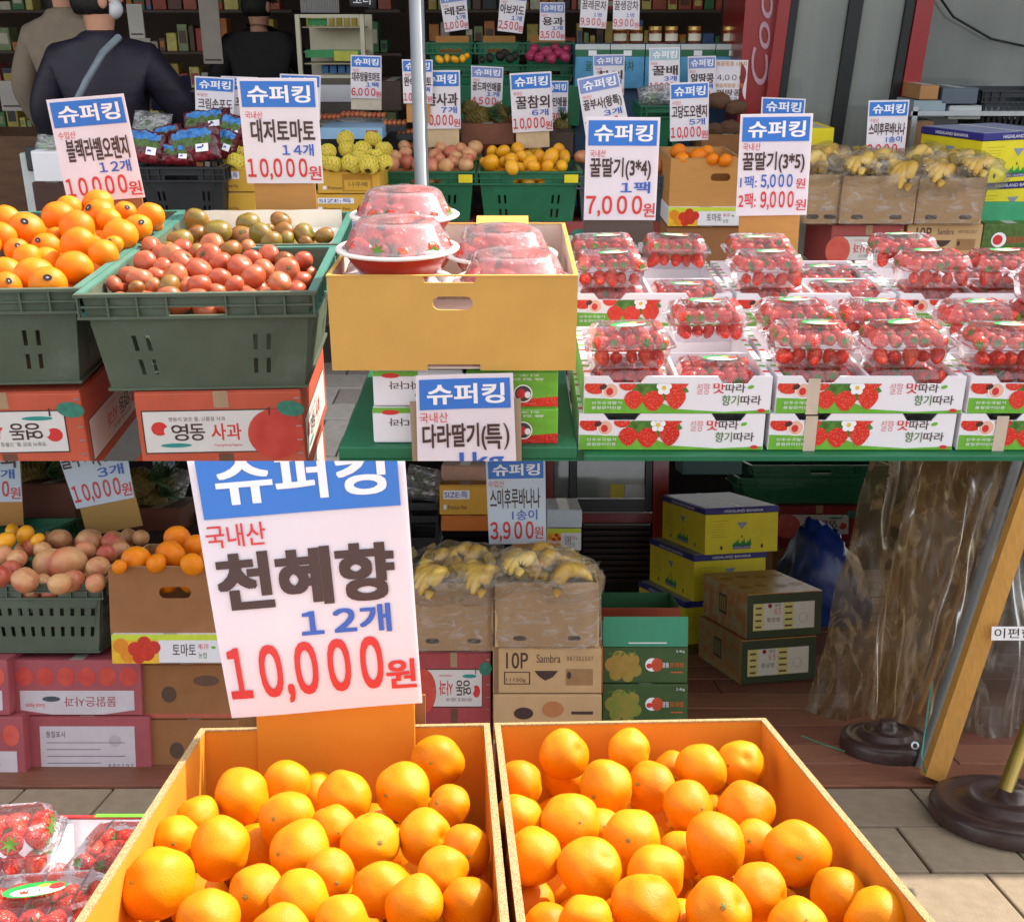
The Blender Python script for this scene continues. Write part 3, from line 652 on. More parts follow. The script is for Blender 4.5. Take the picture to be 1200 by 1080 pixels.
def black_label(o, r, q, i):
    if i % 3 == 1:
        c = link('sticker', STKM, o); d = (o.matrix_basis.inverted().to_3x3() @ (F.M.to_3x3() @ Vector((random.uniform(-.4, .6), -.8, .55)))).normalized()
        c.matrix_basis = Matrix.Translation(d * .0415) @ d.to_track_quat('Z', 'Y').to_matrix().to_4x4()
        c.scale = (1, 1, 1)
ORU = P3([(345, 60, 55), (350, 95, 58), (240, 75, 48), (205, 100, 56), (95, 145, 62), (270, 140, 62), (275, 200, 64), (440, 85, 40), (530, 100, 50), (425, 165, 60), (485, 140, 50), (365, 230, 52), (262, 282, 64), (165, 205, 50), (55 * 3 / 1, 255, 50), (120, 310, 70), (170, 340, 66), (95, 245, 50), (20, 300, 60), (25, 345, 52), (10, 170, 50), (20, 110, 50), (60, 220, 45), (385, 115, 45), (195, 170, 34), (540, 130, 34), (-60, 200, 60), (-80, 300, 65), (-70, 120, 50), (310, 250, 42), (215, 250, 40), (400, 200, 34)])
fruits(ORU, (cz - .005, 2.38, .085), NAV, .04, 'orange', 'orange', 'bright navel orange heaped in the left crates', 'oranges in the left crates', 5, child=black_label)
def fill(x0, x1, y0, y1, z, r, meshes, size0, name, desc, group, ang=0, seed=1, cat=None):
    """the layer under the heap, seen through its gaps and handle holes"""
    rn = random.Random(seed); yy = y0 + r; j = 0
    while yy < y1 - r * .5:
        xx = x0 + r + (r if j % 2 else 0)
        while xx < x1 - r * .6:
            o = link(name, rn.choice(meshes)); s_ = r / size0 * rn.uniform(.93, 1.0)
            pose(o, (xx - (yy - y0) * math.tan(ang), yy, z + rn.uniform(-.01, .01)), (rn.uniform(-1, 1), rn.uniform(-1, 1), rn.uniform(0, 6)), s_); tag(o, desc, cat or name, group); xx += 2 * r
        yy += 1.8 * r; j += 1
fill(cx - cw / 2 + .04, cx + cw / 2 - .04, 2.33, 2.74, cz - .045, .03, TOM, .03, 'tomato', 'red tomato half buried low in the front tomato crate', 'buried tomatoes', yaw)
fill(cx - cw * 1.5 + .02, cx - cw / 2 - .06, 2.36, 3.30, cz - .055, .042, NAV, .04, 'orange', 'orange half buried under the heap in the left crates', 'buried oranges', yaw)
fill(cx - cw / 2 + .02, cx + cw / 2 - .08, 2.86, 3.28, cz - .055, .03, TOMG, .03, 'tomato', 'brownish tomato half buried in the rear tomato crate', 'buried rear tomatoes', yaw)
# apple cartons under the crates
def apple_carton(label, x0, x1, yt, Y, d, H, yaw=0, flip=False, group='red apple cartons', col='#c0583f', prt=True):
    a, b_, zt, _ = front(x0, x1, yt, yt + 8, Y); W = b_ - a
    m = mat(col, .55, .12, 12, .12, 60, .35, wear=.25, key='red_carton')
    o = thing('apple_carton', label, 'box', ((a + b_) / 2, Y, zt - H), (0, 0, yaw), group)
    b = MB(); b.box(-W / 2, W / 2, 0, d, 0, H - .003, m, .004); b.build('body', o)
    b = MB(); b.box(-W / 2 + .002, W / 2 - .002, .002, d - .002, H - .0028, H, m); b.build('lid_flap', o)
    if prt:
        q = apple_print(W, H, flip); q.warp(lambda v: Vector((v.x - W * .03, v.y, v.z + .17 * H))); q.rect(-W * .03, W * .06, .0, H * .28, -.0007, mat('#6d4a36', .7)); q.rect(-W * .03, W * .06, H * .81, H, -.0007, mat('#a58a6c', .3, .1, 20)); q.build('front_print', o)
        b = MB()
        for i in range(6): b.box(W / 2 - .016, W / 2 - .004, -.002, -.0002, H * (.1 + .16 * i), H * (.1 + .16 * i) + .003, STEEL)
        b.build('staples', o)
        q = apple_print(d, H, flip, False); M = Matrix.Translation((W / 2, d / 2, 0)) @ Matrix.Rotation(R(90), 4, 'Z'); q.warp(lambda v: M @ v); q.build('side_print', o)
    return o, W, H, zt
apple_carton('upper red apple carton with white label under the tomato crate', 158, 352, 458, 2.33, .46, .205, yaw)
apple_carton('red apple carton with upside down label under the orange crate', -100, 92, 460, 2.36, .46, .205, yaw, True)
a, b_, zt, _ = front(158, 352, 458, 462, 2.33)
apple_carton('lower red apple carton beneath the tomato crate', 158, 352, 541, 2.33, .46, .205, yaw, group='red apple cartons')

# ---- yellow box of strawberry bowls
a, b_, zt, zb = front(386, 676, 324, 434, 2.02); W = b_ - a; H = zt - zb
yb = openbox('wide yellow cardboard box holding strawberry bowls', (a + b_) / 2, 2.02, zb, W, .56, H, CARDY, LINER, notch=[(-.055, .045, .012)], hole=[(0.0, H * .72, .075, .026)], bottom_slot=.10, edge=CARDY)
b = MB(); b.box(-W / 2 + .0, W / 2, -.004, .03, H + .002, H + .005, CARDY); 
b = MB(); b.add([(W * .06, .545, H + .001), (W * .32, .545, H + .001), (W * .32, .60, H + .012), (W * .06, .60, H + .012)], [(0, 1, 2, 3)], CARDY); b.build('rear_flap', yb)
RB = mat('#b8301e', .35, .06, 10, coat=.3, key='red_bowl'); CRM = mat('#efe6e0', .35, .04, 10, key='bowl_rim')
def bowl(label, px_, py_, Y, r=.118, berries=True, low=False):
    p = F.Y(px_, py_, Y)
    t = thing('strawberry_bowl', label, 'bowl', p, (0, 0, random.uniform(0, 3)), 'lidded strawberry bowls')
    b = MB(); b.lathe([(.004, -.055), (.062, -.055), (.070, -.052), (.100, -.010), (.104, -.002)], RB, 40); b.build('bowl', t, True)
    b = MB(); b.lathe([(.103, -.004), (r, -.002), (r + .002, .002), (r - .002, .005), (.101, .003), (.095, -.004)], CRM, 40); b.build('rim', t, True)
    b = MB(); b.lathe([(.106, .005), (.102, .009), (.098, .012), (.082, .048), (.074, .055), (.052, .056), (.046, .053), (.030, .053), (.012, .057), (.0005, .057)], LIDM, 40)
    b.build('lid', t, True)
    b = MB()
    for s_ in (0, 2.1, 4.2):
        for i in range(6):
            a_ = s_ + i * .05; b.tube([(.083 * math.cos(a_), .083 * math.sin(a_), .0475), (.074 * math.cos(a_), .074 * math.sin(a_), .0565)], .0008, LIDM, 4)
    b.build('lid_ribs', t)
    if berries:
        k = 0
        for ring, nn, z in ((.078, 11, .004), (.048, 7, .014), (.012, 2, .022)):
            for i in range(nn):
                a_ = 2 * math.pi * i / nn + random.uniform(-.1, .1) + px_; s_ = random.uniform(1.15, 1.4)
                o = link('strawberry', BER); q = p + Vector((ring * math.cos(a_), ring * math.sin(a_), z))
                pose(o, q, (R(random.uniform(-60, 60)), R(random.uniform(60, 120)), a_ + random.uniform(-.6, .6)), s_)
                tag(o, 'strawberry under the lid of the ' + label.split(' strawberry bowl')[0] + ' bowl', 'strawberry', 'strawberries in the ' + label.split(' strawberry bowl')[0] + ' bowl')
    return t
bowl('rear left strawberry bowl with domed lid, standing behind the topmost one', 474, 252, 2.44)
bowl('topmost front left strawberry bowl with domed lid', 466, 291, 2.14)
bowl('right strawberry bowl with domed lid in the yellow box', 588, 298, 2.34)
bowl('front right strawberry bowl with only its lid showing', 603, 329, 2.14)
bowl('bottom front left strawberry bowl under the topmost one', 462, 329, 2.16, berries=False)
bowl('lower rear left strawberry bowl under the rear left one', 478, 292, 2.44, berries=False)

# ---- green bench with cartons below the yellow box
ZT = F.Y(540, 519, 2.05).z - .001
def bench(label, x0, x1, Y0, Y1, ZT=ZT):
    t = thing('display_bench', label, 'bench', ((x0 + x1) / 2, Y0, ZT - .6)); W = x1 - x0
    b = MB(); b.box(-W / 2, W / 2, 0, Y1 - Y0, .575, .6, GREEN, .003); b.build('bench_top', t)
    b = MB(); p = [(-W / 2, .574), (-W / 2, .545)]
    n = 5
    for i in range(n): c = -W / 2 + W * (i + .5) / n; h = W / n / 2; p += [(c - h + .012, .545), (c - h + .022, .558), (c + h - .022, .558), (c + h - .012, .545)]
    p += [(W / 2, .545), (W / 2, .574)]
    b.plate(p, [], .002, .02, GREEN); b.build('apron', t)
    for sx in (-1, 1):
        for yy in (.04, Y1 - Y0 - .07):
            b = MB(); b.box(sx * (W / 2 - .05) - .02, sx * (W / 2 - .05) + .02, yy, yy + .04, 0, .544, GREEN); b.build('leg', t)
    return t
bench('green plastic display bench under the yellow box', F.Y(396, 518, 2.03).x, F.Y(676, 518, 2.03).x, 2.03, 2.75)
bench('long green display bench under the strawberry boxes', F.Y(684, 525, 2.04).x, 2.0, 2.045, 3.05, F.Y(790, 441, 2.07).z - .1555)
def small_carton(label, x0, x1, yt, yb, Y, left):
    o, W, H = carton(label, x0, x1, yt, yb, Y, .40, WHITE if left else GRNP, name='strawberry_carton', group='cartons under the yellow box')
    b = MB(); y = -.0006
    if left:
        b.rect(-W / 2 + .001, -W * .0, H * .84, H * .985, y, GRNP); b.oval(-W * .3, H * .86, W * .10, H * .07, y - .0003, REDT, 12)
        b.text('따라파다라', -W * .32, W * .25, H * .48, H * .70, y, BROWNT, .02, flip=True); b.oval(W * .0, H * .34, .008, .003, y, GRNP, 8, .3)
    else:
        b.poly([(-W / 2, 0), (W / 2, 0), (W / 2, H * .28), (W * .1, H * .2), (-W / 2, H * .34)], y, SEEDP)
        b.oval(W * .12, H * .36, .0185, .0185, y - .0003, WHT); b.oval(W * .12, H * .36, .016, .016, y - .0005, mat('#4a4440', .5)); b.oval(W * .10, H * .36, .009, .010, y - .0007, REDT, 12); b.oval(W * .17, H * .33, .006, .007, y - .0008, WHT, 12)
        b.text('진주수곡딸기', -W * .4, W * .3, H * .84, H * .90, y, WHT, 0, flip=True); b.text('품질관리 특품', -W * .42, W * .35, H * .73, H * .79, y, WHT, 0, flip=True)
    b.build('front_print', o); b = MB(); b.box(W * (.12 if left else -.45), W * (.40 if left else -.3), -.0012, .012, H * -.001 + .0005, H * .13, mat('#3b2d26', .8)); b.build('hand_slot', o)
for i, (yt, yb) in enumerate(((434, 476), (477, 519))):
    small_carton(('upper', 'lower')[i] + ' white ended strawberry carton left of the hanging sign', 437, 543, yt, yb, 2.05, True)
    small_carton(('upper', 'lower')[i] + ' green ended strawberry carton right of the hanging sign', 546, 654, yt, yb, 2.05, False)
sign('hanging price sign for premium strawberries under the yellow box, cut off at 1kg', (487, 441), (601, 436), (607, 592), (491, 597), 2.0,
     [('국내산', .03, .32, .27, .345, REDT, .0), ('다라딸기(', .06, .70, .36, .555, BROWNT, .055), ('특', .70, .86, .37, .55, BROWNT, .05), (')', .88, .94, .36, .56, BROWNT, .0), ('1kg', .43, .87, .575, .72, BLUET, .05), ('10,000', .05, .8, .83, .96, REDT, .04)], hdr=.25, backing=(-.06, 1.06, .0, mat('#a08c72', .7, .05, 10)))
b = MB(); x0 = F.Y(415, 530, 2.2).x
b.box(x0, x0 + .05, 2.2, 2.3, -1.2, ZT - .06, mat('#d79b1e', .5, .1, 10)); b.box(x0 + .16, x0 + .19, 2.2, 2.3, -1.2, ZT - .06, mat('#d79b1e', .5, .1, 10))
for i in range(6):
    b.tube([(x0 + .05 + .022 * i, 2.22, ZT - .18), (x0 + .05 + .022 * i + .06, 2.22, ZT - .07)], .0035, mat('#d79b1e', .5, .1, 10), 5); b.tube([(x0 + .05 + .022 * i + .06, 2.22, ZT - .18), (x0 + .05 + .022 * i, 2.22, ZT - .07)], .0035, mat('#d79b1e', .5, .1, 10), 5)
solid('yellow_crate', b, 'yellow plastic lattice crate under the green bench', 'crate')

# ---- strawberry boxes and packs
PRT = {}
def straw_box(label, xc, Y, zt, W=.368, D=.37, H=.076, open_=True, tapex=None):
    t = thing('strawberry_box', label, 'fruit box', (xc, Y, zt - H), (0, 0, random.uniform(-.006, .006)), 'white strawberry boxes')
    if 'f' not in PRT:
        b = MB(); c = W / 2
        b.plate([(-c, 0), (c, 0), (c, H), (W * .40, H), (W * .37, H - .016), (W * .24, H - .016), (W * .21, H), (-W * .17, H), (-W * .20, H - .014), (-W * .34, H - .014), (-W * .37, H), (-c, H)], [], 0, .004, WHITE); PRT['f'] = b.mesh('front_panel')
        b = MB(); b.plate([(-c, 0), (c, 0), (c, H), (-c, H)], [], D - .004, D, WHITE); PRT['b'] = b.mesh('back_panel')
        for s_, k in ((-1, 'l'), (1, 'r')):
            b = MB(); xx = s_ * (c - .0065); b.box(xx - .006, xx + .006, .0045, D - .0045, 0, H - .001, WHITE); PRT[k] = b.mesh('side_panel')
        b = MB(); b.box(-c + .013, c - .013, .005, D - .005, .001, .004, WHITE); PRT['m'] = b.mesh('bottom_panel')
        b = MB(); b.box(-.003, .003, .0045, D - .0045, .0045, H - .006, WHITE); b.box(-c + .013, -.0035, D / 2 - .003, D / 2 + .003, .0045, H - .006, WHITE); b.box(.0035, c - .013, D / 2 - .003, D / 2 + .003, .0045, H - .006, WHITE); PRT['d'] = b.mesh('divider')
        PRT['p'] = berry_print(W - .002, H).mesh('front_print')
        for k in ('p',):     # print stops at the cut-outs
            bm = bmesh.new(); bm.from_mesh(PRT[k]); bmesh.ops.bisect_plane(bm, geom=bm.verts[:] + bm.edges[:] + bm.faces[:], plane_co=(0, 0, H - .0145), plane_no=(0, 0, 1), clear_outer=True); bm.to_mesh(PRT[k]); bm.free()
        b = MB()
        for s_ in (-1, 1):
            for i in range(9): a_ = .03 + i * .038; b.add([(s_ * (c - .0128) if j in (0, 3) else s_ * (c - .0004), a_ + (.012 if j > 1 else 0), H - .0006) for j in range(4)], [(0, 1, 2, 3)], [SEEDP, GRNP, GRND, WHITE, SEEDP, GRNP][i % 6])
        PRT['e'] = b.mesh('edge_print')
    for k, n in (('f', 'front_panel'), ('b', 'back_panel'), ('l', 'side_panel'), ('r', 'side_panel'), ('m', 'bottom_panel'), ('d', 'divider'), ('p', 'front_print'), ('e', 'edge_print')): link(n, PRT[k], t)
    if tapex is not None:
        b = MB(); b.rect(tapex - .014, tapex + .010, -.002, H - .004, -.0024, mat('#c9b9a4', .25, .12, 20, key='brown_tape')); b.build('tape', t)
    return t
z1 = F.Y(790, 441, 2.07).z; z2 = F.Y(790, 344, 2.52).z; H = .077
cols = [('left', .325), ('middle', .703), ('right', 1.081), ('far right', 1.459)]
for ci, (cn, xc) in enumerate(cols):
    straw_box(f'top strawberry box of the front {cn} stack', xc, 2.07, z1, tapex=(-.11 if ci == 1 else None))
    straw_box(f'bottom strawberry box of the front {cn} stack', xc - .008, 2.07, z1 - H, tapex=(-.10 if ci in (1, 2) else None))
    straw_box(f'top strawberry box of the rear {cn} stack', xc, 2.52, z2)
    straw_box(f'second strawberry box of the rear {cn} stack', xc + .004, 2.52, z2 - H)
    straw_box(f'bottom strawberry box of the rear {cn} stack', xc - .004, 2.52, z2 - 2 * H)
ups = {('f', 0): {'fl': 1, 'br': 1}, ('f', 1): {'fl': 1, 'fr': 1, 'bl': 1, 'br': 1}, ('f', 2): {'fl': 1, 'bl': 1, 'fr': 1, 'br': 2}, ('f', 3): {'fl': 1},
       ('r', 0): {'fl': 1, 'bl': 1, 'br': 1}, ('r', 1): {'fl': 1, 'bl': 1}, ('r', 2): {'fl': 1, 'bl': 1, 'fr': 1}, ('r', 3): {'fl': 1}}
nm = {'fl': 'front left', 'fr': 'front right', 'bl': 'back left', 'br': 'back right'}
for (row, ci), u in ups.items():
    Y0, zt = (2.07, z1) if row == 'f' else (2.52, z2); xc = cols[ci][1]; rn = 'front' if row == 'f' else 'rear'
    for c in ('bl', 'br', 'fl', 'fr'):
        x = xc + (-.088 if c[1] == 'l' else .088); y = Y0 + (.095 if c[0] == 'f' else .275)
        n = u.get(c, 0)
        if ci == 3 and c[1] == 'r': continue
        where = f'{nm[c]} corner of the {rn} {cols[ci][0]} box'
        if n == 0 or c[0] == 'f':
            pack(f'strawberry pack {"sunk inside" if n == 0 else "beneath another"}, {where}', Vector((x, y, zt - .0715)), random.uniform(-.03, .03), False, where=('pack sunk in the ' + where))
        for k in range(n):
            pack(f'strawberry pack {"stacked on top" if k == 0 else "topmost, two up"}, {where}', Vector((x + random.uniform(-.008, .008) - (.012 if c[0] == 'f' else 0), y - (.02 if c[0] == 'f' else .0) + random.uniform(-.01, .01), zt + .008 + k * .078)), random.uniform(-.06, .06), row == 'f' and ci < 3 and c[0] == 'f', where=(('stacked' if k == 0 else 'topmost') + ' pack, ' + where))

# ---- big signs of the front row
sign('leaning price sign for black label oranges at the far left', (54, 117), (145, 110), (170, 231), (80, 239), 3.28, std('수입산', '블랙라벨오렌지', '12개', '10,000', nu=(.13, .92)), backing=(.55, .95, .04, CARDB), bend=.004)
sign('price sign for tomatoes, 14 for 10,000, behind the tomato crates', (277, 90), (371, 93), (379, 215), (290, 215), 3.42, std('국내산', '대저토마토', '14개', '10,000'), backing=(.08, .88, .14, CARD), bend=.003)
sign('price sign for 3*4 strawberries at 7,000 behind the strawberry boxes', (687, 138), (774, 137), (768, 259), (684, 257), 2.98, std('국내산', '꿀딸기(3*4)', '1팩', '7,000', nu=(.07, .90)), backing=(.0, .98, .10, mat('#5a4a42', .7, .1, 10)), bend=.002)
sign('price sign for 3*5 strawberries with two prices behind the strawberry boxes', (868, 134), (953, 133), (945, 253), (862, 252), 2.98,
     [('국내산', .05, .30, .28, .35, REDT, 0), ('꿀딸기(3*5)', .06, .92, .37, .57, BROWNT, .055), ('1팩:', .04, .27, .60, .72, BLUET, .03), ('5,000', .33, .77, .59, .73, BLUET, .055), ('원', .82, .95, .63, .73, REDT, .02), ('2팩:', .03, .27, .77, .92, REDT, .03), ('9,000', .34, .80, .76, .94, REDT, .055), ('원', .83, .98, .84, .95, REDT, .02)], hdr=.265, backing=(.06, .92, .15, CARD), bend=.002)

# ---- middle row, across the aisle
Y = 4.75
melc, mx, mz, mw = crate_px('green crate heaped with yellow melons right of the pole', 559, 681, 201, Y, .40, .235, GREEN, GREEN, 0, tab=True)
appc, ax, az, aw = crate_px('green crate of pink apples left of the melons', 441, 557, 201, Y, .40, .235, GREEN, GREEN, 0, tab=True)
gryc, gx, gz, gw = crate_px('grey crate of apples half hidden behind the 3*4 strawberry sign', 676, 792, 206, Y, .40, .235, GREYP, GREYP, 0)
def Z2(l): return [(400 + x / 3, y / 3, r / 3) for x, y, r in l]
fruits(Z2([(530, 535, 24), (568, 532, 25), (620, 525, 27), (680, 530, 24), (525, 573, 34), (575, 570, 25), (597, 563, 30), (600, 588, 28), (655, 548, 24), (662, 572, 28), (635, 552, 24), (695, 560, 30), (677, 585, 25), (735, 555, 33), (765, 530, 28), (785, 552, 24), (775, 583, 25), (725, 585, 25), (630, 590, 20), (560, 588, 22), (505, 570, 20)]), (mz + .02, Y + .03, .10), CHA, .04, 'yellow_melon', 'melon', 'yellow melon in the green crate', 'yellow melons', 3, tiltmax=1.4)
fruits(Z2([(172, 575, 34), (190, 550, 24), (222, 515, 24), (225, 540, 25), (232, 572, 28), (275, 580, 28), (280, 545, 25), (315, 583, 28), (330, 548, 26), (345, 560, 22), (385, 538, 28), (368, 584, 28), (393, 570, 24), (420, 525, 24), (437, 580, 28), (402, 552, 25), (450, 545, 28), (470, 520, 28), (445, 558, 22), (310, 522, 22), (255, 515, 20), (350, 520, 22)]), (az + .02, Y + .03, .10), APP, .04, 'apple', 'apple', 'pink and yellow apple in the green crate', 'apples in the green crate', 3)
fruits([(682, 184, 9), (693, 190, 8), (700, 183, 8), (775, 190, 9), (768, 196, 9), (776, 199, 8), (720, 186, 9), (740, 186, 9), (756, 187, 9)], (gz + .02, Y + .03, .10), APP, .04, 'apple', 'apple', 'red apple in the grey crate', 'apples in the grey crate', 2)
for xx, w_, nn, z_ in ((ax, aw, 'pink apples', az), (mx, mw, 'yellow melons', mz)):
    fill(xx - w_ * .42, xx + w_ * .42, Y + .02, Y + .36, z_ - .05, .036, APP if 'app' in nn else CHA, .04, 'apple' if 'app' in nn else 'yellow_melon', f'one of the {nn} buried low in the green crate', f'buried {nn}', 0, cat='fruit')
# stacks of cartons that carry the middle row
for i, (xa, xb) in enumerate(((424, 556), (560, 690), (694, 822))):
    for k in range(2): apple_carton(f'{("upper", "lower")[k]} pinkish red apple carton under the {("pink apple", "melon", "grey")[i]} crate', xa, xb, 260 + 56 * k, Y + .02, .42, .25, flip=True, group='apple cartons under the middle row', col='#9a4a48')
ob_a, ob_b, ozt, ozb = front(785, 868, 186, 243, 4.55)
openbox('plain cardboard box of oranges between the two strawberry signs', (ob_a + ob_b) / 2, 4.55, ozb, ob_b - ob_a, .42, ozt - ozb, CARD, CARD, hole=[(.06, (ozt - ozb) * .62, .08, .03)], edge=CARDE)
fruits([(795, 178, 10), (806, 186, 8), (818, 184, 11), (835, 187, 8), (850, 188, 8), (799, 186, 8), (828, 178, 8), (860, 190, 7)], (ozt + .0, 4.6, .10), NAV, .04, 'orange', 'orange', 'orange in the plain cardboard box', 'oranges in the cardboard box', 2)
o, W, H = carton('flat white carton printed with tomatoes under the orange box', 783, 870, 243, 265, 4.53, .44, WHITE, name='tomato_carton', group=None)
def tomato_print(W, H, y=-.0008):
    b = MB(); b.rect(-W / 2, W / 2, H * .80, H, y + .0001, mat('#c9d83a', .45)); b.rect(-W / 2, -W * .1, 0, H * .8, y, mat('#e8b62a', .45, .2, 40))
    for cx_, cz_, r in ((-.42, .6, .03), (-.36, .3, .03), (-.30, .5, .028), (-.22, .7, .027), (-.2, .35, .03), (-.14, .55, .026), (-.27, .2, .024)):
        b.oval(W * cx_, H * cz_, r * W / .4 * .9, r * W / .4 * .9, y - .0004 - cx_ * .0003, mat('#c8321e', .4, .2, 60) if cx_ > -.33 else mat('#e08a1e', .4), 14)
    b.text('토마토', W * .02, W * .22, H * .25, H * .68, y, BROWNT, .01); b.text('해나루', W * .24, W * .33, H * .48, H * .68, y, REDT, 0); b.text('농협', W * .24, W * .31, H * .18, H * .38, y, GRND, 0); b.oval(W * .37, H * .55, W * .02, H * .05, y, GRNP, 10); return b
tomato_print(W, H).build('front_print', o)
carton('brown carton under the printed tomato carton', 780, 872, 266, 330, 4.55, .42, CARDB, group='brown cartons')

# cartons of yellow netted pears and their neighbours
Y = 4.45
def yprint(o, W, H, size=True):
    b = MB(); 
    if size: b.rect(-W * .42, W * .1, H * .52, H * .82, -.0008, WHT); b.text('SIZE:특', -W * .40, W * .06, H * .56, H * .78, -.0012, BLUET, .02)
    b.rect(-W * .42, -W * .36, H * .18, H * .34, -.0008, WHT); b.text('Premium Pear', -W * .33, W * .05, H * .18, H * .32, -.0008, BROWNT, 0)
    b.build('front_print', o)
YC = mat('#d9a83c', .6, .06, 12, .1, 50, key='pear_carton')
for i, (xa, xb, ya, yb_, s_) in enumerate(((255, 298, 196, 225, 1), (255, 300, 226, 250, 0), (372, 445, 200, 227, 0), (366, 448, 228, 250, 1), (376, 452, 251, 290, 1), (255, 300, 251, 300, 1))):
    o, W, H = carton(f'yellow pear carton, {("top left one beside the black crate", "second left one", "top right one under the netted pears", "second right one", "third right one", "third left one")[i]}', xa, xb, ya, yb_, Y, .40, YC, group='yellow pear cartons', name='pear_carton'); yprint(o, W, H, s_)
    if i == 2: b = MB(); b.rect(-W * .1, W * .38, H * .1, H * .85, -.001, mat('#b98428', .5)); b.rect(-W * .07, W * .35, H * .15, H * .6, -.0014, YC); b.text('나주배', -W * .0, W * .3, H * .3, H * .52, -.0018, BROWNT, 0); b.build('label', o)
YN = mat('#e6d650', .55, .12, 180, .6, 400, key='foam_net'); PEAR = mat('#dfc05a', .5, .1, 60, key='pear_skin')
def pear(px_, py_, r_, i):
    p = F.plane(px_, py_, F.Y(400, 198, Y).z + .03, Y + .05, .16); r = r_ / FPX * F.depth(p)
    t = thing('netted_pear', f'pear in a yellow foam net, number {i} counted from the left' if False else f'pear in a yellow foam net, {ordn(i)} from the left of the heap', 'pear', p, (R(-35) + random.uniform(-.3, .3), random.uniform(-.4, .4), random.uniform(-.5, .5)), 'netted pears')
    b = MB(); b.lathe([(.001, .70 * r), (.4 * r, .74 * r), (.75 * r, .55 * r), (.93 * r, .05 * r), (.75 * r, -.6 * r), (.3 * r, -.8 * r)], PEAR, 14); b.build('fruit', t, True)
    b = MB(); n = 14; m_ = 5
    for q in (1, -1):
        for j in range(n):
            pts = []
            for k in range(m_ + 1):
                u = k / m_; a_ = 2 * math.pi * (j + q * u * 2) / n; rr = r * (1.0 * math.sin(.65 + 2.0 * u)); pts.append((rr * math.cos(a_), rr * math.sin(a_), r * (.85 * math.cos(.65 + 2.0 * u))))
            b.tube(pts, r * .065, YN, 4, False)
    b.build('foam_net', t)
    b = MB(); b.tube([(0, -.55 * r, .68 * r), (0, -.555 * r, .70 * r)], .3 * r, mat('#2f8a3a', .4), 10); b.build('sticker', t)
PRS = sorted([(405, 163, 10), (407, 175, 10), (425, 176, 11), (437, 163, 10), (450, 175, 10), (412, 192, 12), (432, 193, 12), (450, 191, 10), (420, 185, 9), (440, 183, 9), (384, 178, 10), (390, 192, 11), (378, 190, 9), (278, 178, 11), (277, 190, 11), (270, 185, 10)])
for i, q in enumerate(PRS): pear(*q, i)

# grape bags in the black crate
bc, bx, bz, bw = crate_px('black crate piled with printed grape bags', 160, 262, 196, 4.35, .42, .22, BLACKP, BLACKP)
def bag(label, px_, py_, w_, h_, Y, rot=0, kind='grape', group='printed grape bags'):
    p = F.Y(px_, py_, Y); W, H = w_ / FPX * F.depth(p), h_ / FPX * F.depth(p)
    t = thing('fruit_bag', label, 'fruit bag', p, (R(-28), rot, 0), group); n, m_ = 28, 20
    rn = random.Random(px_); cm = mat('#5a1d22', .3, .5, 40, .5, 40, coat=.5, key='grape_bag_film') if kind == 'grape' else clear('#f2f2ee', .2, .12, .8, 30, .25, .4)
    def sh(v): u, w = v.x / W * 2, v.z / H * 2; th = max(0, (1 - u ** 4) * (1 - w ** 4)) ** .5; return th
    for s_, nm_ in ((-1, 'front_film'), (1, 'back_film')):
        b = MB(); vs = []
        for j in range(m_ + 1):
            for i in range(n + 1):
                x, z = -W / 2 + W * i / n, -H / 2 + H * j / m_
                y = s_ * (.035 * sh(Vector((x, 0, z))) * (1 + .6 * noise.noise(Vector((x * 30 + px_, z * 30, s_))) + .35 * noise.noise(Vector((x * 80 + px_, z * 80, s_)))))
                vs.append((x + .0015 * rn.uniform(-1, 1), y, z + .0015 * rn.uniform(-1, 1)))
        b.add(vs, [(j * (n + 1) + i, j * (n + 1) + i + 1, (j + 1) * (n + 1) + i + 1, (j + 1) * (n + 1) + i) for j in range(m_) for i in range(n)], cm); 
        if kind == 'grape' and s_ == -1:
            Bl, Gr, Pk = mat('#3f7fc0', .3, .3, 60, key='sky_print'), mat('#4f6a30', .4, .5, 90, key='field_print'), mat('#8a2a34', .4, .7, 140, key='grapes_print')
            for f_i, f in enumerate(b.f):
                cxx = sum(b.v[a_][0] for a_ in f) / 4 / W + .5; czz = sum(b.v[a_][2] for a_ in f) / 4 / H + .5
                cxx += .06 * noise.noise(Vector((cxx * 6, czz * 6, px_))); czz += .10 * noise.noise(Vector((cxx * 7, czz * 5, px_ + 3)))
                if .12 < cxx < .85:
                    if .62 < czz < .88 - .12 * abs(cxx - .5): b.m[f_i] = b.mi(Bl)
                    elif .38 < czz <= .62: b.m[f_i] = b.mi(Gr)
                    elif czz <= .22: b.m[f_i] = b.mi(Pk)
        b.build(nm_, t, True)
    if kind == 'grape': b = MB(); b.rect(W * .08, W * .32, -H * .36, -H * .12, -.043, WHT); b.rect(W * .11, W * .2, -H * .26, -H * .2, -.0435, BLUET); b.build('price_label', t)
    else:
        for k in range(5):
            b = MB(); b.lathe([(.001, .016), (.010, .012), (.014, 0), (.010, -.012), (.001, -.016)], mat('#6f9a3a', .4, .2, 60), 10, (rn.uniform(-.3, .3) * W, 0, rn.uniform(-.3, .2) * H)); b.build('green_fruit', t, True)
    return t
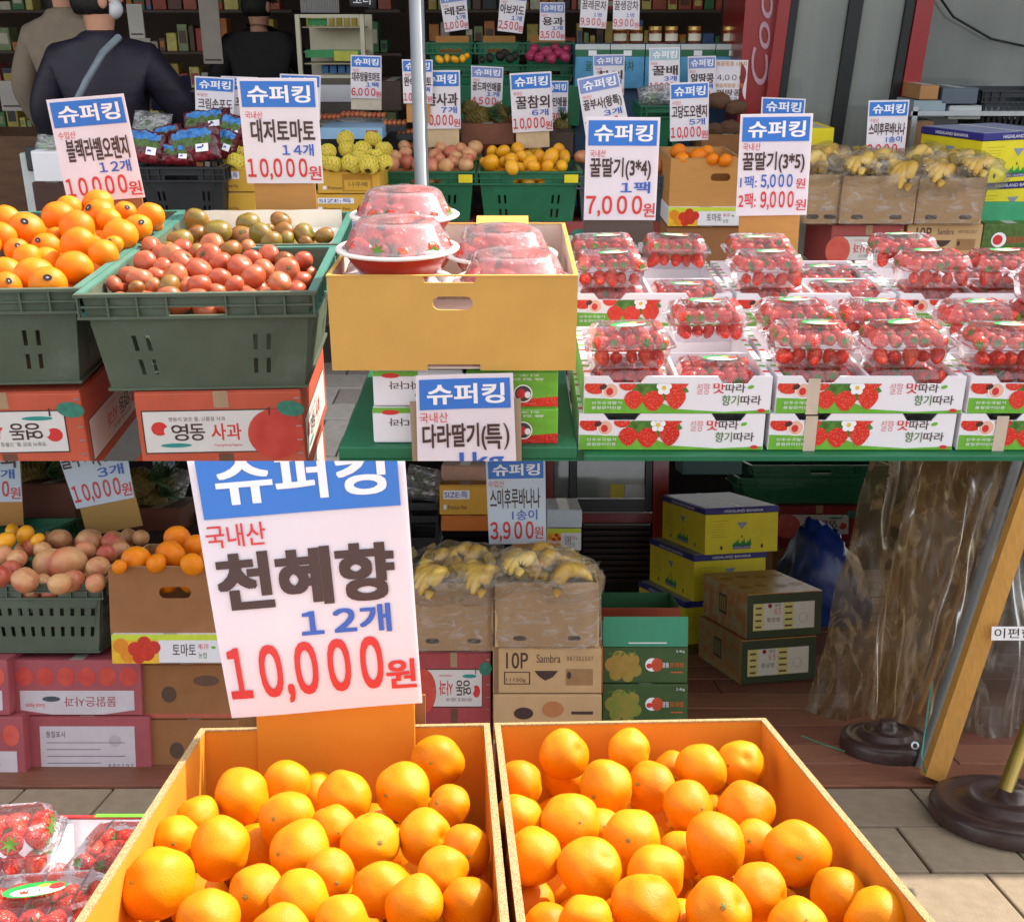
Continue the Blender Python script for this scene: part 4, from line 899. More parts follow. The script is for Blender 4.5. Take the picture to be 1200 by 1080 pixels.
for i, (x, y, w_, h_, r_, Yb) in enumerate(((178, 148, 44, 34, .1, 4.72), (243, 144, 56, 30, -.12, 4.70), (172, 172, 48, 38, .15, 4.42), (198, 162, 34, 30, -.2, 4.55), (228, 170, 62, 40, -.1, 4.42), (262, 168, 34, 34, .3, 4.50), (272, 152, 30, 36, .2, 4.62), (210, 182, 40, 24, .05, 4.40))):
    bag(('pale clear bag of green fruit at the back of the grape bags', 'wide dark red grape bag lying highest, under the crimson grape sign', 'left front red grape bag with blue print', 'small dark grape bag in the middle of the heap', 'big front grape bag with white price label', 'red grape bag at the right edge of the heap', 'upright grape bag beside the tomato sign', 'low grape bag at the rim of the black crate')[i], x, y, w_, h_, Yb, r_, 'green' if i == 0 else 'grape')
carton('white carton left of the grape crate', 38, 82, 177, 213, 4.5, .4, WHITE, name='white_carton')
carton('dark printed carton under the white carton', 40, 86, 214, 255, 4.5, .4, mat('#4a2f28', .6, .2, 12), name='dark_carton')
bag('clear bag of green fruit on the white carton', 60, 170, 34, 22, 4.6, .1, 'green')
for k in range(2): carton(f'{("upper", "lower")[k]} brown carton under the grape crate', 160, 262, 262 + 50 * k, 311 + 50 * k, 4.38, .42, CARDB, group='cartons under the grape crate')

# small red fruit trays behind the pears
for i, (x, y) in enumerate(((385, 133), (412, 130), (438, 131), (462, 140), (478, 150), (404, 148))):
    p = F.Y(x, y + 6, 5.25 - .1 * (i > 2)); W = .105
    t = thing('fruit_tray', ('leftmost dark tray of cherry tomatoes', 'second tray of cherry tomatoes', 'third tray of cherry tomatoes behind the pears', 'tray of red tomatoes left of the pole', 'front tray of tomatoes beside the pole', 'low tray of cherry tomatoes above the pears')[i], 'fruit tray', p, (0, 0, 0), 'small red fruit trays')
    b = MB(); b.box(-W / 2, W / 2, 0, .09, -.03, -.004, PACKM if i < 3 else BLACKP); b.build('tray', t)
    for j in range(5):
        for k in range(3):
            b = MB(); r = .0125; b.lathe([(.001, r), (r * .7, r * .7), (r, 0), (r * .7, -r * .7), (.001, -r)], M_TOM, 8, (-.042 + .021 * j, .02 + .025 * k, .004)); b.build('cherry_tomato', t, True)
b = MB(); a, b_, zt, zb = front(375, 448, 150, 163, 5.0); b.box(a, b_, 5.0, 5.3, zb, zt, mat('#8fb8d8', .4, .1, 20)); b.box(b_ - .07, b_ - .02, 4.998, 4.999, zb + .01, zt - .01, M_TOM); solid('blue_carton', b, 'light blue carton behind the netted pears', 'box')
b = MB(); a, b_, zt, zb = front(372, 505, 163, 205, 5.2); b.box(a, b_, 5.3, 5.7, zb - .5, zt, BLACKP); solid('dark_stand', b, 'dark stand carrying the small fruit trays', 'stand')

# right part: bananas wrapped in film on brown boxes
YEL = fruit_mat('banana_peel', ['#d0a038', '#deb850', '#dcc068'], rough=.45, pore=.05, sss=.05, blotch='#6a4a20')
BAGM = clear('#fdfcf8', .03, .15, .3, 25, .02, .16, key='banana_bag', fres=.35, body='#f4f4f4')
def bananas(parent_label, p, s_, seed, group='banana bunches', n=6, rot=0):
    rn = random.Random(seed); t = thing('banana_bunch', parent_label, 'bananas', p, (rn.uniform(-.5, .1), rn.uniform(-.3, .3), rot + rn.uniform(-.6, .6)), group)
    for i in range(n):
        a0 = (i - (n - 1) / 2) * .42; pts, rad = [], []
        for k in range(8):
            u = k / 7; ang = -1.0 + 2.0 * u; rr = .070 * s_
            x = rr * math.sin(ang); z = rr * (math.cos(ang) - .54); 
            pts.append((x * math.cos(a0) , x * .2 - .02 * i * s_ + abs(a0) * .01, z + x * math.sin(a0) * .6)); rad.append(.0195 * s_ * (.35, .8, 1, 1.05, 1.05, 1, .75, .25)[k])
        b = MB(); b.tube(pts, rad, YEL, 8); b.build('banana', t, True)
    b = MB(); b.tube([(-.08 * s_, -.02 * s_, .02 * s_), (-.10 * s_, -.02 * s_, .05 * s_)], .016 * s_, mat('#8f7a3a', .7, .2, 60), 7); b.build('stalk', t)
    hm = ico(3, lambda v: Vector((v.x * .115, v.y * .085 - .06, v.z * .062 + .0)) * (1 + .22 * noise.noise(v * 3 + Vector((seed, 0, 0)))) * s_); hm.materials.append(BAGM); link('bag', hm, t)
def wrapbag(label, c, W, D, H, seed, top=True, name='cling_wrap', m=None, sag=.015):
    """film drawn round a box, a crumpled collar above it"""
    b = MB(); n = 40; prof = [(1.015, 0), (1.03, .15), (1.02, .45), (1.03, .75), (1.04, 1.0)] + ([(1.05, 1.08), (1.03, 1.16), (.96, 1.22)] if top else [(1.02, 1.02)])
    vs, fs = [], []
    for k, (sc_, z) in enumerate(prof):
        for j in range(n):
            a_ = 2 * math.pi * j / n; c_, s_ = math.cos(a_), math.sin(a_); q = (abs(c_) ** 10 + abs(s_) ** 10) ** -.1
            nz = noise.noise(Vector((c_ * 3 + seed, s_ * 3, z * 6))) * sag * (3 if k > 4 else 1); nz = abs(nz)
            vs.append((c_ * q * (W / 2 + .006) * sc_ + c_ * nz, D / 2 + s_ * q * (D / 2 + .006) * sc_ + s_ * nz, z * H + nz * (1 if k > 3 else 0)))
    for i in range(len(prof) - 1):
        for j in range(n): fs.append((i * n + j, i * n + (j + 1) % n, (i + 1) * n + (j + 1) % n, (i + 1) * n + j))
    b.add(vs, fs, m or WRAP); return solid(name, b, label, 'plastic film', c, group='cling film round banana boxes', smooth=True)
BB = mat('#c8a478', .75, .08, 12, .15, 60, .2, key='banana_box_card')
def banana_box(nm_, x0, x1, yt, yb, Y, d, seed, nb=3, top=True, bscale=1):
    a, b_, zt, zb = front(x0, x1, yt, yb, Y); W, H = b_ - a, zt - zb
    openbox(f'{nm_} cardboard banana box wrapped in clear film', (a + b_) / 2, Y, zb, W, d, H, BB, BB, hole=[(-W * .26, H * .14, .05, .018), (W * .26, H * .14, .05, .018)], group='film wrapped banana boxes')
    for i in range(nb):
        bananas(f'{("left", "middle", "right")[i]} banana bunch in the {nm_} box', Vector((a + W * (.2 + .6 * i / max(1, nb - 1)), Y + d * (.25 + .2 * (i % 2)), zt + .0)), bscale * 1.1, seed + i)
        bananas(f'{("left", "middle", "right")[i]} rear banana bunch in the {nm_} box', Vector((a + W * (.25 + .5 * i / max(1, nb - 1)), Y + d * .6, zt + .02)), bscale, seed + i + 9)
    wrapbag(f'clear film around the {nm_} banana box', Vector(((a + b_) / 2, Y, zb - .002)), W, d, H, seed, False)
    return a, b_, zt, zb
banana_box('left', 945, 984, 205, 262, 4.42, .36, 3, 2)
banana_box('middle', 986, 1073, 207, 262, 4.40, .36, 13, 3)
banana_box('right', 1075, 1153, 209, 262, 4.40, .36, 23, 3)
apple_carton('red apple carton below the middle banana box', 975, 1060, 264, 4.43, .40, .2, flip=True, group='cartons below the banana boxes', col='#a8504c')
TENP = lambda W, H, y=-.0008: MB().text('10P', -W * .38, -W * .18, H * .55, H * .9, y, BROWNT, .02).text('Sambra', -W * .1, W * .12, H * .68, H * .86, y, BROWNT, 0).text('987381507', W * .18, W * .42, H * .72, H * .82, y, BROWNT, .01).rect(-W * .4, -W * .16, H * .46, H * .48, y, BROWNT).rect(-W * .4, -W * .16, H * .2, H * .22, y, BROWNT).rect(-W * .4, -W * .39, H * .2, H * .48, y, BROWNT).rect(-W * .17, -W * .16, H * .2, H * .48, y, BROWNT).text('11150g', -W * .38, -W * .2, H * .24, H * .34, y, BROWNT, 0).poly([(-W * .12, H * .5), (W * .1, H * .5), (W * .05, H * .36), (-W * .02, H * .28), (-W * .08, H * .38)], y, BROWNT).rect(W * .17, W * .42, H * .18, H * .54, y, mat('#a0784e', .7)).oval(W * .2, H * .4, W * .02, H * .08, y - .0003, BROWNT)
o, W, H = carton('brown carton marked 10P below the right banana box', 1062, 1150, 263, 300, 4.43, .40, BB, name='fruit_carton'); TENP(W, H).build('front_print', o)
GB = mat('#4f6b2f', .5, .4, 50, key='green_tomato_print')
o, W, H = carton('dark green printed tomato carton at the right edge', 1151, 1215, 262, 300, 4.43, .40, GB, name='tomato_carton')
b = MB(); b.oval(-W * .2, H * .5, .03, .03, -.001, WHT); b.oval(-W * .22, H * .5, .02, .02, -.0014, REDT); b.text('영동토마토', -W * .05, W * .4, H * .4, H * .6, -.001, REDT, .02); b.build('front_print', o)
b = MB(); a, b_, zt, zb = front(1148, 1230, 237, 261, 4.5); b.box(a, b_, 4.5, 4.52, zb, zt, mat('#3fa070', .5)); b.box(a, b_, 4.522, 4.9, zb, zb + .004, mat('#3fa070', .5)); solid('green_carton_flap', b, 'upright green carton flap at the right edge', 'box flap')
YB = mat('#e6d420', .5, .08, 14, .08, 50, key='yellow_banana_carton'); PUR = mat('#2c2a7a', .45, .1, 20, key='purple_print')
def highland(label, x, Y, z0, W, D, H, yaw, group='yellow highland banana boxes', text=True):
    o = thing('banana_carton', label, 'box', (x, Y, z0), (0, 0, yaw), group)
    b = MB(); b.box(-W / 2, W / 2, 0, D, 0, H - .03, YB, .003); b.build('body', o)
    b = MB(); b.box(-W / 2 - .004, W / 2 + .004, -.004, D + .004, H - .029, H, PUR, .003); b.build('lid', o)
    b = MB(); b.box(-W / 2 + .008, -.01, .008, D - .008, H + .0005, H + .003, mat('#8f95b4', .4, .15, 16)); b.box(.01, W / 2 - .008, .008, D - .008, H + .0005, H + .003, mat('#8f95b4', .4, .15, 16)); b.box(-.008, .008, .006, D - .006, H + .0032, H + .0036, WHT); b.build('lid_flap', o)
    M = Matrix.Translation((-W / 2, D / 2, 0)) @ Matrix.Rotation(R(-90), 4, 'Z')
    for k in range(2):
        W_ = W if k == 0 else D; b = MB(); y = -.0008
        b.rect(-W_ * .12, W_ * .12, H * .10, H * .17, y, PUR); b.text('HIGHLAND', -W_ * .11, W_ * .11, H * .115, H * .155, y - .0003, WHT, 0)
        for i in range(9): c_ = -W_ * .11 + W_ * .22 * i / 8; b.poly([(c_ - .012, H * .17), (c_ + .012, H * .17), (c_ + .002, H * (.24 + .05 * (i % 3)))], y, mat('#2f9a3a', .5))
        b.oval(W_ * .0, H * .37, .004, .007, y, BROWNT, 8); b.oval(-W_ * .28, H * .14, .007, .011, y, BROWNT, 10); b.oval(W_ * .28, H * .14, .007, .011, y, BROWNT, 10)
        b.poly([(-.03, H * .68), (.03, H * .68), (0, H * .52)], y, mat('#8b93a0', .4)); b.rect(-W_ * .42, -W_ * .2, H * .38, H * .385, y, BROWNT); b.rect(-W_ * .42, -W_ * .2, H * .72, H * .725, y, BROWNT)
        for i in range(5): b.rect(-W_ * .4, -W_ * .24, H * (.43 + .055 * i), H * (.438 + .055 * i), y, mat('#a8981c', .5))
        b.text('HIGHLAND BANANA', -W_ * .25, W_ * .28, H - .021, H - .008, -.0052, WHT, .01)
        if k: b.warp(lambda v: M @ v)
        b.build('side_print' if k else 'front_print', o)
    return o
p = F.Y(1188, 213, 4.75); highland('yellow and purple banana carton at the right edge', p.x, 4.75, p.z, .40, .36, .20, R(22))
highland('lower yellow banana carton at the right edge, under the other', p.x + .02, 4.78, p.z - .202, .40, .36, .20, R(18))
o, W, H = carton('small yellow carton behind the 3*5 strawberry sign', 945, 977, 150, 173, 5.0, .3, YB, name='yellow_carton')
carton('orange carton below the small yellow carton', 946, 972, 174, 192, 5.0, .3, mat('#d86a2a', .5), name='orange_carton')

# ---- price signs further back
sg = lambda *a, **k: sign(*a, **k)
S4 = dict(backing=(.1, .95, .05, CARD))
sg('price sign for crimson grapes above the grape bags', (228, 90), (275, 91), (273, 150), (230, 150), 4.95, [('수입산', .05, .32, .32, .39, REDT, 0), ('크림손포도', .08, .96, .42, .62, BROWNT, .03), ('5,900', .1, .8, .75, .95, REDT, .02)])
sg('blue topped price sign just left of the tomato sign', (259, 90), (302, 90), (302, 146), (261, 146), 5.05, [('수입산', .05, .32, .32, .39, REDT, 0), ('적포도', .1, .9, .42, .62, BROWNT, .03)])
sg('blue topped price sign peeking out right behind the tomato sign', (328, 87), (376, 88), (375, 140), (330, 140), 5.05, [('국내산', .05, .32, .32, .39, REDT, 0), ('방울토마토', .1, .9, .42, .62, BROWNT, .03)])
sg('price sign for cherry tomatoes at 6,000 left of the pole', (411, 65), (447, 65), (447, 116), (411, 115), 5.3, std('국내산', '대추방울토마토', '1팩', '6,000', nu=(.05, .95)), backing=(0, 1, .05, mat('#cfc3ae', .7)))
sg('price sign half hidden behind the pole', (471, 70), (507, 70), (507, 122), (473, 121), 5.1, std('국내산', '완숙토마토', '1팩', '10,000', nu=(.05, .95)), backing=(.1, .9, .08, CARD))
sg('price sign for honey apples, 7 for 10,000, right beside the pole', (493, 83), (539, 82), (540, 151), (495, 151), 5.12, std('국내산', '꿀사과', '7개', '10,000'), backing=(.05, .95, .08, mat('#c9b08a', .7)))
sg('pale price sign for gold pineapple at 4,500', (552, 77), (590, 79), (588, 127), (552, 124), 5.5, std('수입산', '골드파인애플', '1개', '4,500', nu=(.05, .95)), pale=True)
sg('price sign for honey melons, 6 for 10,000, behind the melon crate', (597, 86), (646, 84), (648, 153), (601, 156), 5.12, std('국내산', '꿀참외', '6개', '10,000'), backing=(.08, .9, .07, mat('#c9b08a', .7)))
sg('small price sign for pineapples half hidden by the melon sign', (640, 95), (666, 95), (665, 144), (641, 144), 5.4, std('수입산', '파인애플', '1팩', '9,900', nu=(.05, .95)))
sg('tilted price sign for king apples left of the 3*4 strawberry sign', (676, 92), (724, 84), (738, 150), (686, 158), 4.9, std('국내산', '꿀부사(왕특)', '3개', '10,000', nu=(.06, .94)), pale=True)
sg('small pale price sign for melons behind the king apple sign', (695, 64), (732, 64), (731, 112), (696, 112), 5.6, std('국내산', '참외', '1개', '3,000'), pale=True)
sg('whitish price sign for honey pears', (761, 56), (797, 56), (796, 109), (760, 110), 5.5, std('국내산', '꿀배', '3개', '10,000'), pale=True, blue=mat('#a8c0c8', .4))
sg('price sign for high sugar oranges, 5 for 10,000', (785, 97), (831, 96), (830, 164), (785, 166), 4.98, std('수입산', '고당도오렌지', '5개', '10,000', nu=(.05, .95)))
sg('tilted blue topped sign peeking over the 3*5 strawberry sign', (893, 112), (944, 118), (940, 170), (890, 165), 5.0, [('국내산', .05, .3, .34, .4, REDT, 0)], hdr=.36)
sg('price sign for bananas at 3,900 over the banana boxes', (1018, 118), (1066, 117), (1059, 186), (1014, 184), 4.72, std('수입산', '스미후루바나나', '1송이', '3,900', nu=(.05, .95)), bend=.003)
sg('pale price sign for peanuts', (806, 66), (839, 66), (838, 118), (806, 118), 5.6, std('국내산', '알땅콩', '1팩', '5,000'), pale=True)
sg('white poster with two hand written peanut prices', (838, 70), (877, 71), (873, 123), (836, 122), 5.62, [('볶음땅콩 1봉지', .05, .95, .03, .14, mat('#c88a30', .5), .01), ('4,000', .08, .9, .33, .47, BROWNT, 0), ('볶음피땅콩 1봉', .03, .9, .52, .62, mat('#c88a30', .5), .01), ('피땅콩', .08, .85, .66, .80, BROWNT, .03), ('4,000', .3, .9, .84, .96, BROWNT, 0)], hdr=0)
sg('price sign for lemons at 1,000, top row', (514, -8), (546, -12), (549, 33), (522, 39), 5.95, std('수입산', '레몬', '1개', '1,000'), pale=True)
sg('price sign for avocado at 2,500, top row', (587, -16), (619, -13), (612, 40), (583, 36), 5.95, std('수입산', '아보카도', '1개', '2,500', nu=(.05, .95)))
sg('price sign for dragon fruit at 3,500, top row', (633, 3), (662, 3), (662, 48), (632, 47), 5.95, std('수입산', '용과', '1개', '3,500'), pale=True)
sg('price sign for honey lemon tea at 9,900, top row', (682, -16), (714, -14), (710, 34), (679, 32), 5.8, [('꿀레몬차', .05, .95, .33, .55, BROWNT, .02), ('1병', .5, .8, .62, .72, BLUET, 0), ('9,900', .03, .78, .76, .96, REDT, .02), ('원', .82, .97, .84, .96, REDT, .01)], pale=True)
sg('price sign for honey ginger tea at 9,900, top row', (719, -16), (750, -15), (749, 35), (718, 34), 5.8, [('꿀생강차', .05, .95, .33, .55, BROWNT, .02), ('1병', .5, .8, .62, .72, BLUET, 0), ('9,900', .03, .78, .76, .96, REDT, .02), ('원', .82, .97, .84, .96, REDT, .01)], pale=True)
sg('black notice with white wording at the top edge', (408, -18), (440, -18), (438, 8), (410, 8), 6.5, [('코너', .15, .85, .45, .9, WHT, .04)], hdr=0, paper=mat('#22242a', .4), group='notices')

# ---- back row: green crates of mango, avocado, dragon fruit; honey jars; pineapples
Yb = 6.0
for i, (xa, xb, yt, lb) in enumerate(((500, 556, 42, 'lemons'), (557, 612, 40, 'avocados'), (614, 672, 42, 'dragon fruit'))):
    _, cx_, cz_, cw_ = crate_px(f'back row green crate of {lb}', xa, xb, 50, Yb + .06, .38, .14, GREEN, GREEN, slots='none')
    crate_px(f'empty looking green crate under the back row crate of {lb}', xa, xb, 76, Yb + .02, .38, .17, GREEN, GREEN, slots='none')
    b = MB(); a, b_, zt, zb = front(xa + 8, xb - 8, 43, 72, Yb + .1); b.box(a, b_, Yb + .30, Yb + .306, zb, zt, CARD); solid('cardboard_sheet', b, f'upright cardboard sheet behind the {lb}', 'cardboard', group='cardboard sheets')
    if i == 0: fruits([(515, 70, 5), (524, 69, 5), (533, 70, 5), (542, 69, 5), (547, 66, 4)], (cz_ - .02, Yb, .1), CHA, .04, 'lemon', 'lemon', 'yellow lemon in the back row crate', 'lemons', 1)
    elif i == 1: fruits([(565, 70, 5), (574, 68, 6), (586, 66, 7), (597, 68, 7), (603, 66, 6), (592, 63, 6)], (cz_ - .02, Yb, .1), scale_set('avo', 2, [lambda v: Vector((v.x * .8, v.y * .8, v.z))], mat('#20221a', .5, .2, 80, .5, 300, key='avocado_skin'), .04), .04, 'avocado', 'avocado', 'black avocado in the back row crate', 'avocados', 1)
    else: fruits([(622, 66, 6), (632, 68, 6), (640, 62, 7), (646, 69, 6), (655, 63, 6), (662, 67, 6), (626, 58, 6), (651, 56, 5), (664, 58, 5)], (cz_ - .02, Yb, .25), scale_set('dra', 3, [lambda v: v * (1 + .35 * max(0, noise.noise(v.normalized() * 4)) ** 1)], mat('#a83258', .45, .5, 60, key='dragon_fruit_skin'), .04), .04, 'dragon_fruit', 'dragon fruit', 'pink dragon fruit in the back row crate', 'dragon fruits', 1)
PINE = mat('#6a5a24', .6, .6, 90, 1.0, 90, key='pineapple_skin'); PLEAF = mat('#3f5a34', .5, .3, 40, key='pineapple_leaf')
def pineapple(label, x, y, r_, Y, ang=0):
    p = F.Y(x, y, Y); r = r_ / FPX * F.depth(p); t = thing('pineapple', label, 'pineapple', p, (R(20), ang, 0), 'pineapples')
    b = MB(); vs, fs = [], []; n, m_ = 20, 14
    for j in range(m_ + 1):
        u = j / m_; zz = -1.3 * r + 2.6 * r * u; rr = r * (1 - abs(2 * u - 1) ** 3) ** .5
        for i in range(n): a_ = 2 * math.pi * (i + .5 * (j % 2)) / n; q = rr * (1 + .09 * ((i + j) % 2)); vs.append((q * math.cos(a_), q * math.sin(a_), zz))
    for j in range(m_):
        for i in range(n): fs.append((j * n + i, j * n + (i + 1) % n, (j + 1) * n + (i + 1) % n, (j + 1) * n + i))
    b.add(vs, fs, PINE); b.build('fruit', t)
    b = MB()
    for i in range(18):
        a_ = i * 2.4; l = r * (1.7 - .04 * i); tl = .9 - .045 * i; w_ = r * .16; bx_, by_ = math.cos(a_), math.sin(a_)
        b.add([(bx_ * .15 * r - by_ * w_, by_ * .15 * r + bx_ * w_, 1.2 * r), (bx_ * .15 * r + by_ * w_, by_ * .15 * r - bx_ * w_, 1.2 * r), (bx_ * l * tl * .6, by_ * l * tl * .6, 1.2 * r + l * .7), (bx_ * l * tl, by_ * l * tl, 1.2 * r + l * .95)], [(0, 1, 2), (0, 2, 3), (1, 3, 2)], PLEAF)
    b.build('leaf_crown', t)
for i, (x, y, r_, an, nmx) in enumerate(((560, 138, 12, 1.3, 'left pineapple lying with its crown to the left'), (583, 135, 11, 1.2, 'pineapple in the middle of the brown carton'), (656, 150, 9, .3, 'dark pineapple right of the melon sign'), (655, 160, 8, .9, 'low pineapple beside the apple crate'), (552, 128, 9, -1.2, 'rear pineapple over the carton'))): pineapple(nmx, x, y, r_, 5.3 + .05 * i, an)
o, W, H = carton('brown red pineapple carton behind the green crates', 540, 603, 145, 170, 5.2, .4, mat('#7a4a34', .6, .3, 10), name='pineapple_carton')
carton('dark carton of pineapples behind the melons', 604, 672, 155, 185, 5.2, .4, mat('#4a3a30', .6, .3, 10), name='pineapple_carton')
for k, (xa, xb, nmx) in enumerate(((540, 608, 'left'), (610, 680, 'right'))): carton(f'{nmx} dark green crate box under the back row', xa, xb, 100, 148, 5.9, .4, GREEN, name='green_box', group='green boxes of the back row')
HB = mat('#5aa0c8', .45, .2, 14, key='tea_box_blue'); HG = mat('#2f6a48', .45, .2, 14, key='tea_box_green')
for i, (xa, xb) in enumerate(((674, 714), (715, 755), (756, 796), (797, 837), (838, 878))):
    o, W, H = carton(f'green and blue honey tea carton in the back row, {ordn(i)} from the left', xa, xb, 52, 104, 5.9, .3, HB, name='tea_carton', group='honey tea cartons')
    b = MB(); b.rect(-W / 2, W / 2, H * .72, H, -.0008, HG); b.rect(-W / 2, W / 2, H * .88, H, -.0012, mat('#c8ccc8', .4)); b.rect(-W * .12, W * .12, H * .74, H * .86, -.0014, WHT); b.text('꿀차', -W * .2, W * .2, H * .4, H * .62, -.0012, HG, .02); b.build('front_print', o)
    if i > 0:
        for k in range(2 if i < 3 else 1):
            x = xa + 11 + 19 * k + (0 if i < 3 else 5); p = F.Y(x, 51, 6.0)
            t = thing('honey_jar', f'glass honey jar with a pale gold lid, {ordn((i - 1) * 2 + k if i < 3 else i + 1)} from the left on the tea cartons', 'jar', p, group='honey jars')
            b = MB(); b.lathe([(.001, 0), (.034, 0), (.036, .004), (.036, .055), (.030, .062)], mat('#7a3a12', .12, .3, 30, coat=.6, key='honey'), 16); b.build('glass', t, True)
            b = MB(); b.lathe([(.033, .061), (.034, .078), (.032, .081), (.001, .081)], mat('#c9a45a', .3, metal=.5), 16); b.build('lid', t, True)
            b = MB(); vs = [(.0365 * math.cos(a_), .0365 * math.sin(a_), z) for z in (.012, .046) for a_ in [-2.6 + .21 * q for q in range(11)]]; b.add(vs, [(q, q + 1, q + 12, q + 11) for q in range(10)], mat('#e0d8c0', .5)); b.build('label', t, True)
b = MB(); a, b_, zt, zb = front(674, 880, 104, 190, 5.95); b.box(a, b_, 5.95, 6.35, zb - .9, zt, mat('#3a5570', .6, .2, 8)); solid('display_table', b, 'covered table under the honey tea cartons', 'table')
for i, (x, y, r_) in enumerate(((842, 118, 12), (862, 126, 11), (855, 150, 11), (838, 152, 10))):
    p = F.Y(x, y, 5.3 + .0 * i); r = r_ / FPX * F.depth(p)
    b = MB(); vs, fs = [], []
    m_ = mat('#6a4a34', .5, .6, 160, .8, 200, key='peanut_bag'); ms = ico(3, lambda v: Vector((v.x * 1.25, v.y * .7, v.z * .8)) * (1 + .2 * noise.noise(v * 2 + Vector((x, 0, 0))))); ms.materials.append(m_)
    o = link('peanut_bag', ms); pose(o, p, (0, 0, 0), r); tag(o, ('left bag of peanuts under the peanut poster', 'right bag of peanuts under the peanut poster', 'lower right bag of nuts', 'lower left bag of nuts')[i], 'nut bag', 'bags of peanuts')
carton('brown carton of peanut bags', 822, 884, 158, 186, 5.25, .35, CARDB, name='peanut_carton')
crate_px('green crate behind the 3*4 strawberry sign', 752, 800, 124, 5.35, .38, .22, GREEN, GREEN)
bag('clear bag of fruit in the crate behind the strawberry sign', 770, 112, 44, 24, 5.5, -.1, 'green')

# ---- drinks cooler, right window, rack
REDF = mat('#8e1218', .3, .06, 6, coat=.5, key='red_enamel'); DK = mat('#15171a', .3, .1, 6, key='black_frame')
GLS = bpy.data.materials.new('dark_glass'); GLS.use_nodes = True; g_ = GLS.node_tree.nodes['Principled BSDF']; g_.inputs['Base Color'].default_value = (.16, .175, .165, 1); g_.inputs['Roughness'].default_value = .08; g_.inputs['Coat Weight'].default_value = .6
gn = GLS.node_tree.nodes.new('ShaderNodeTexNoise'); gn.inputs['Scale'].default_value = 2.2; gn.inputs['Detail'].default_value = 5; gr = GLS.node_tree.nodes.new('ShaderNodeValToRGB'); gr.color_ramp.elements[0].color = (.10, .12, .115, 1); gr.color_ramp.elements[1].color = (.30, .31, .28, 1)  # grey mottling in the pane colour imitates blurred reflections
GLS.node_tree.links.new(gn.outputs[0], gr.inputs[0]); GLS.node_tree.links.new(gr.outputs[0], g_.inputs['Base Color'])
Yc = 5.6; t = thing('drinks_cooler', 'red framed drinks cooler with two tall glass doors', 'cooler', (F.Y(980, 80, Yc).x, Yc, -1.5))
ox = F.Y(980, 80, Yc).x
def cx_(x, y=80): return F.Y(x, y, Yc).x - ox
lean = lambda v: Vector((v.x + (v.z - 1.2) * .05, v.y, v.z))
b = MB(); b.plate([(cx_(869), 0), (cx_(905), 0), (cx_(905), 2.5), (cx_(869), 2.5)], [], .02, .6, REDF); b.build('side_panel', t)
cool_side = [c for c in COL.objects if c.parent == t and c.name.startswith('side_panel')][0]
def red_text():
    b = MB(); b.text('Coca', 0, .50, 0, .08, 0, mat('#b8909a', .4), .01, shear=.6); b.v = [(cx_(888) - z + .05, .012 + y, x + 1.2) for x, y, z in b.v]; return b
red_text().build('lettering', cool_side)
for xa, xb in ((900, 914), (1058, 1078)): b = MB(); b.box(cx_(xa), cx_(xb), -.03, .03, 0, 2.5, REDF); b.warp(lean); b.build('red_frame_bar', t)
for xa, xb in ((915, 924), (983, 998), (1048, 1057)): b = MB(); b.box(cx_(xa), cx_(xb), -.02, .03, 0, 2.5, DK); b.warp(lean); b.build('black_door_frame', t)
for xa, xb in ((924.5, 982.5), (998.5, 1047.5)): b = MB(); b.box(cx_(xa), cx_(xb), .01, .02, .1, 2.5, GLS); b.warp(lean); b.build('glass_pane', t)
b = MB(); b.box(cx_(869), cx_(1078), .61, .65, 0, 2.5, DK); b.build('back_panel', t)
t = thing('shop_window', 'dark shop window with grey frame right of the red cooler', 'window', (F.Y(1130, 60, 5.9).x, 5.9, -1.5)); W_ = 1.1
b = MB(); b.box(-.4, .34, 0, .02, .3, 2.6, GLS); b.build('glass_pane', t); b = MB(); b.box(.345, .38, -.03, .03, .3, 2.6, DK); b.build('window_frame', t); b = MB(); b.box(.385, 1.2, 0, .02, .3, 2.6, mat('#4a4038', .5, .2, 5)); b.build('side_panel', t)
b = MB(); b.box(-.45, 1.1, -.06, .0, 1.13, 1.165, STEEL); b.build('sill', t)
b = MB(); b.tube([(-.32, -.05, 1.75), (-.1, -.06, 1.5), (.1, -.06, 1.4), (.3, -.06, 1.36)], .006, DK, 6); solid('black_cable', b, 'black cable hanging across the dark window', 'cable', (F.Y(1130, 60, 5.9).x, 5.9, -1.5), smooth=True)
t = thing('metal_rack', 'metal rack of cartons and crates below the dark window', 'rack', (F.Y(1150, 130, 5.3).x, 5.3, -1.5))
for x in (-.3, .6):
    for y in (0, .4): b = MB(); b.box(x - .012, x + .012, y, y + .02, 0, 1.12, STEEL); b.build('upright', t)
for z in (.55, .85, 1.08): b = MB(); b.box(-.32, .62, 0, .42, z, z + .02, STEEL); b.build('shelf', t)
x, zz = F.Y(1085, 135, 5.35).x, 0
for i, (xa, xb, ya, yb_, c_) in enumerate(((1070, 1108, 118, 138, '#8a9aa0'), (1112, 1150, 124, 140, '#b0b4b4'), (1078, 1100, 100, 117, '#a87848'), (1104, 1146, 103, 122, '#55606a'), (1068, 1092, 142, 185, '#8f6a46'))): carton(('grey carton on the rack with a red stripe', 'white carton on the metal rack', 'small brown carton on the rack', 'slate carton on top of the rack', 'brown carton beside the banana sign')[i], xa, xb, ya, yb_, 5.33, .25, mat(c_, .5, .15, 10), name='rack_carton')
crate_px('black mesh crate at the right edge on the rack', 1152, 1240, 106, 5.36, .34, .19, BLACKP, BLACKP, slots='many')

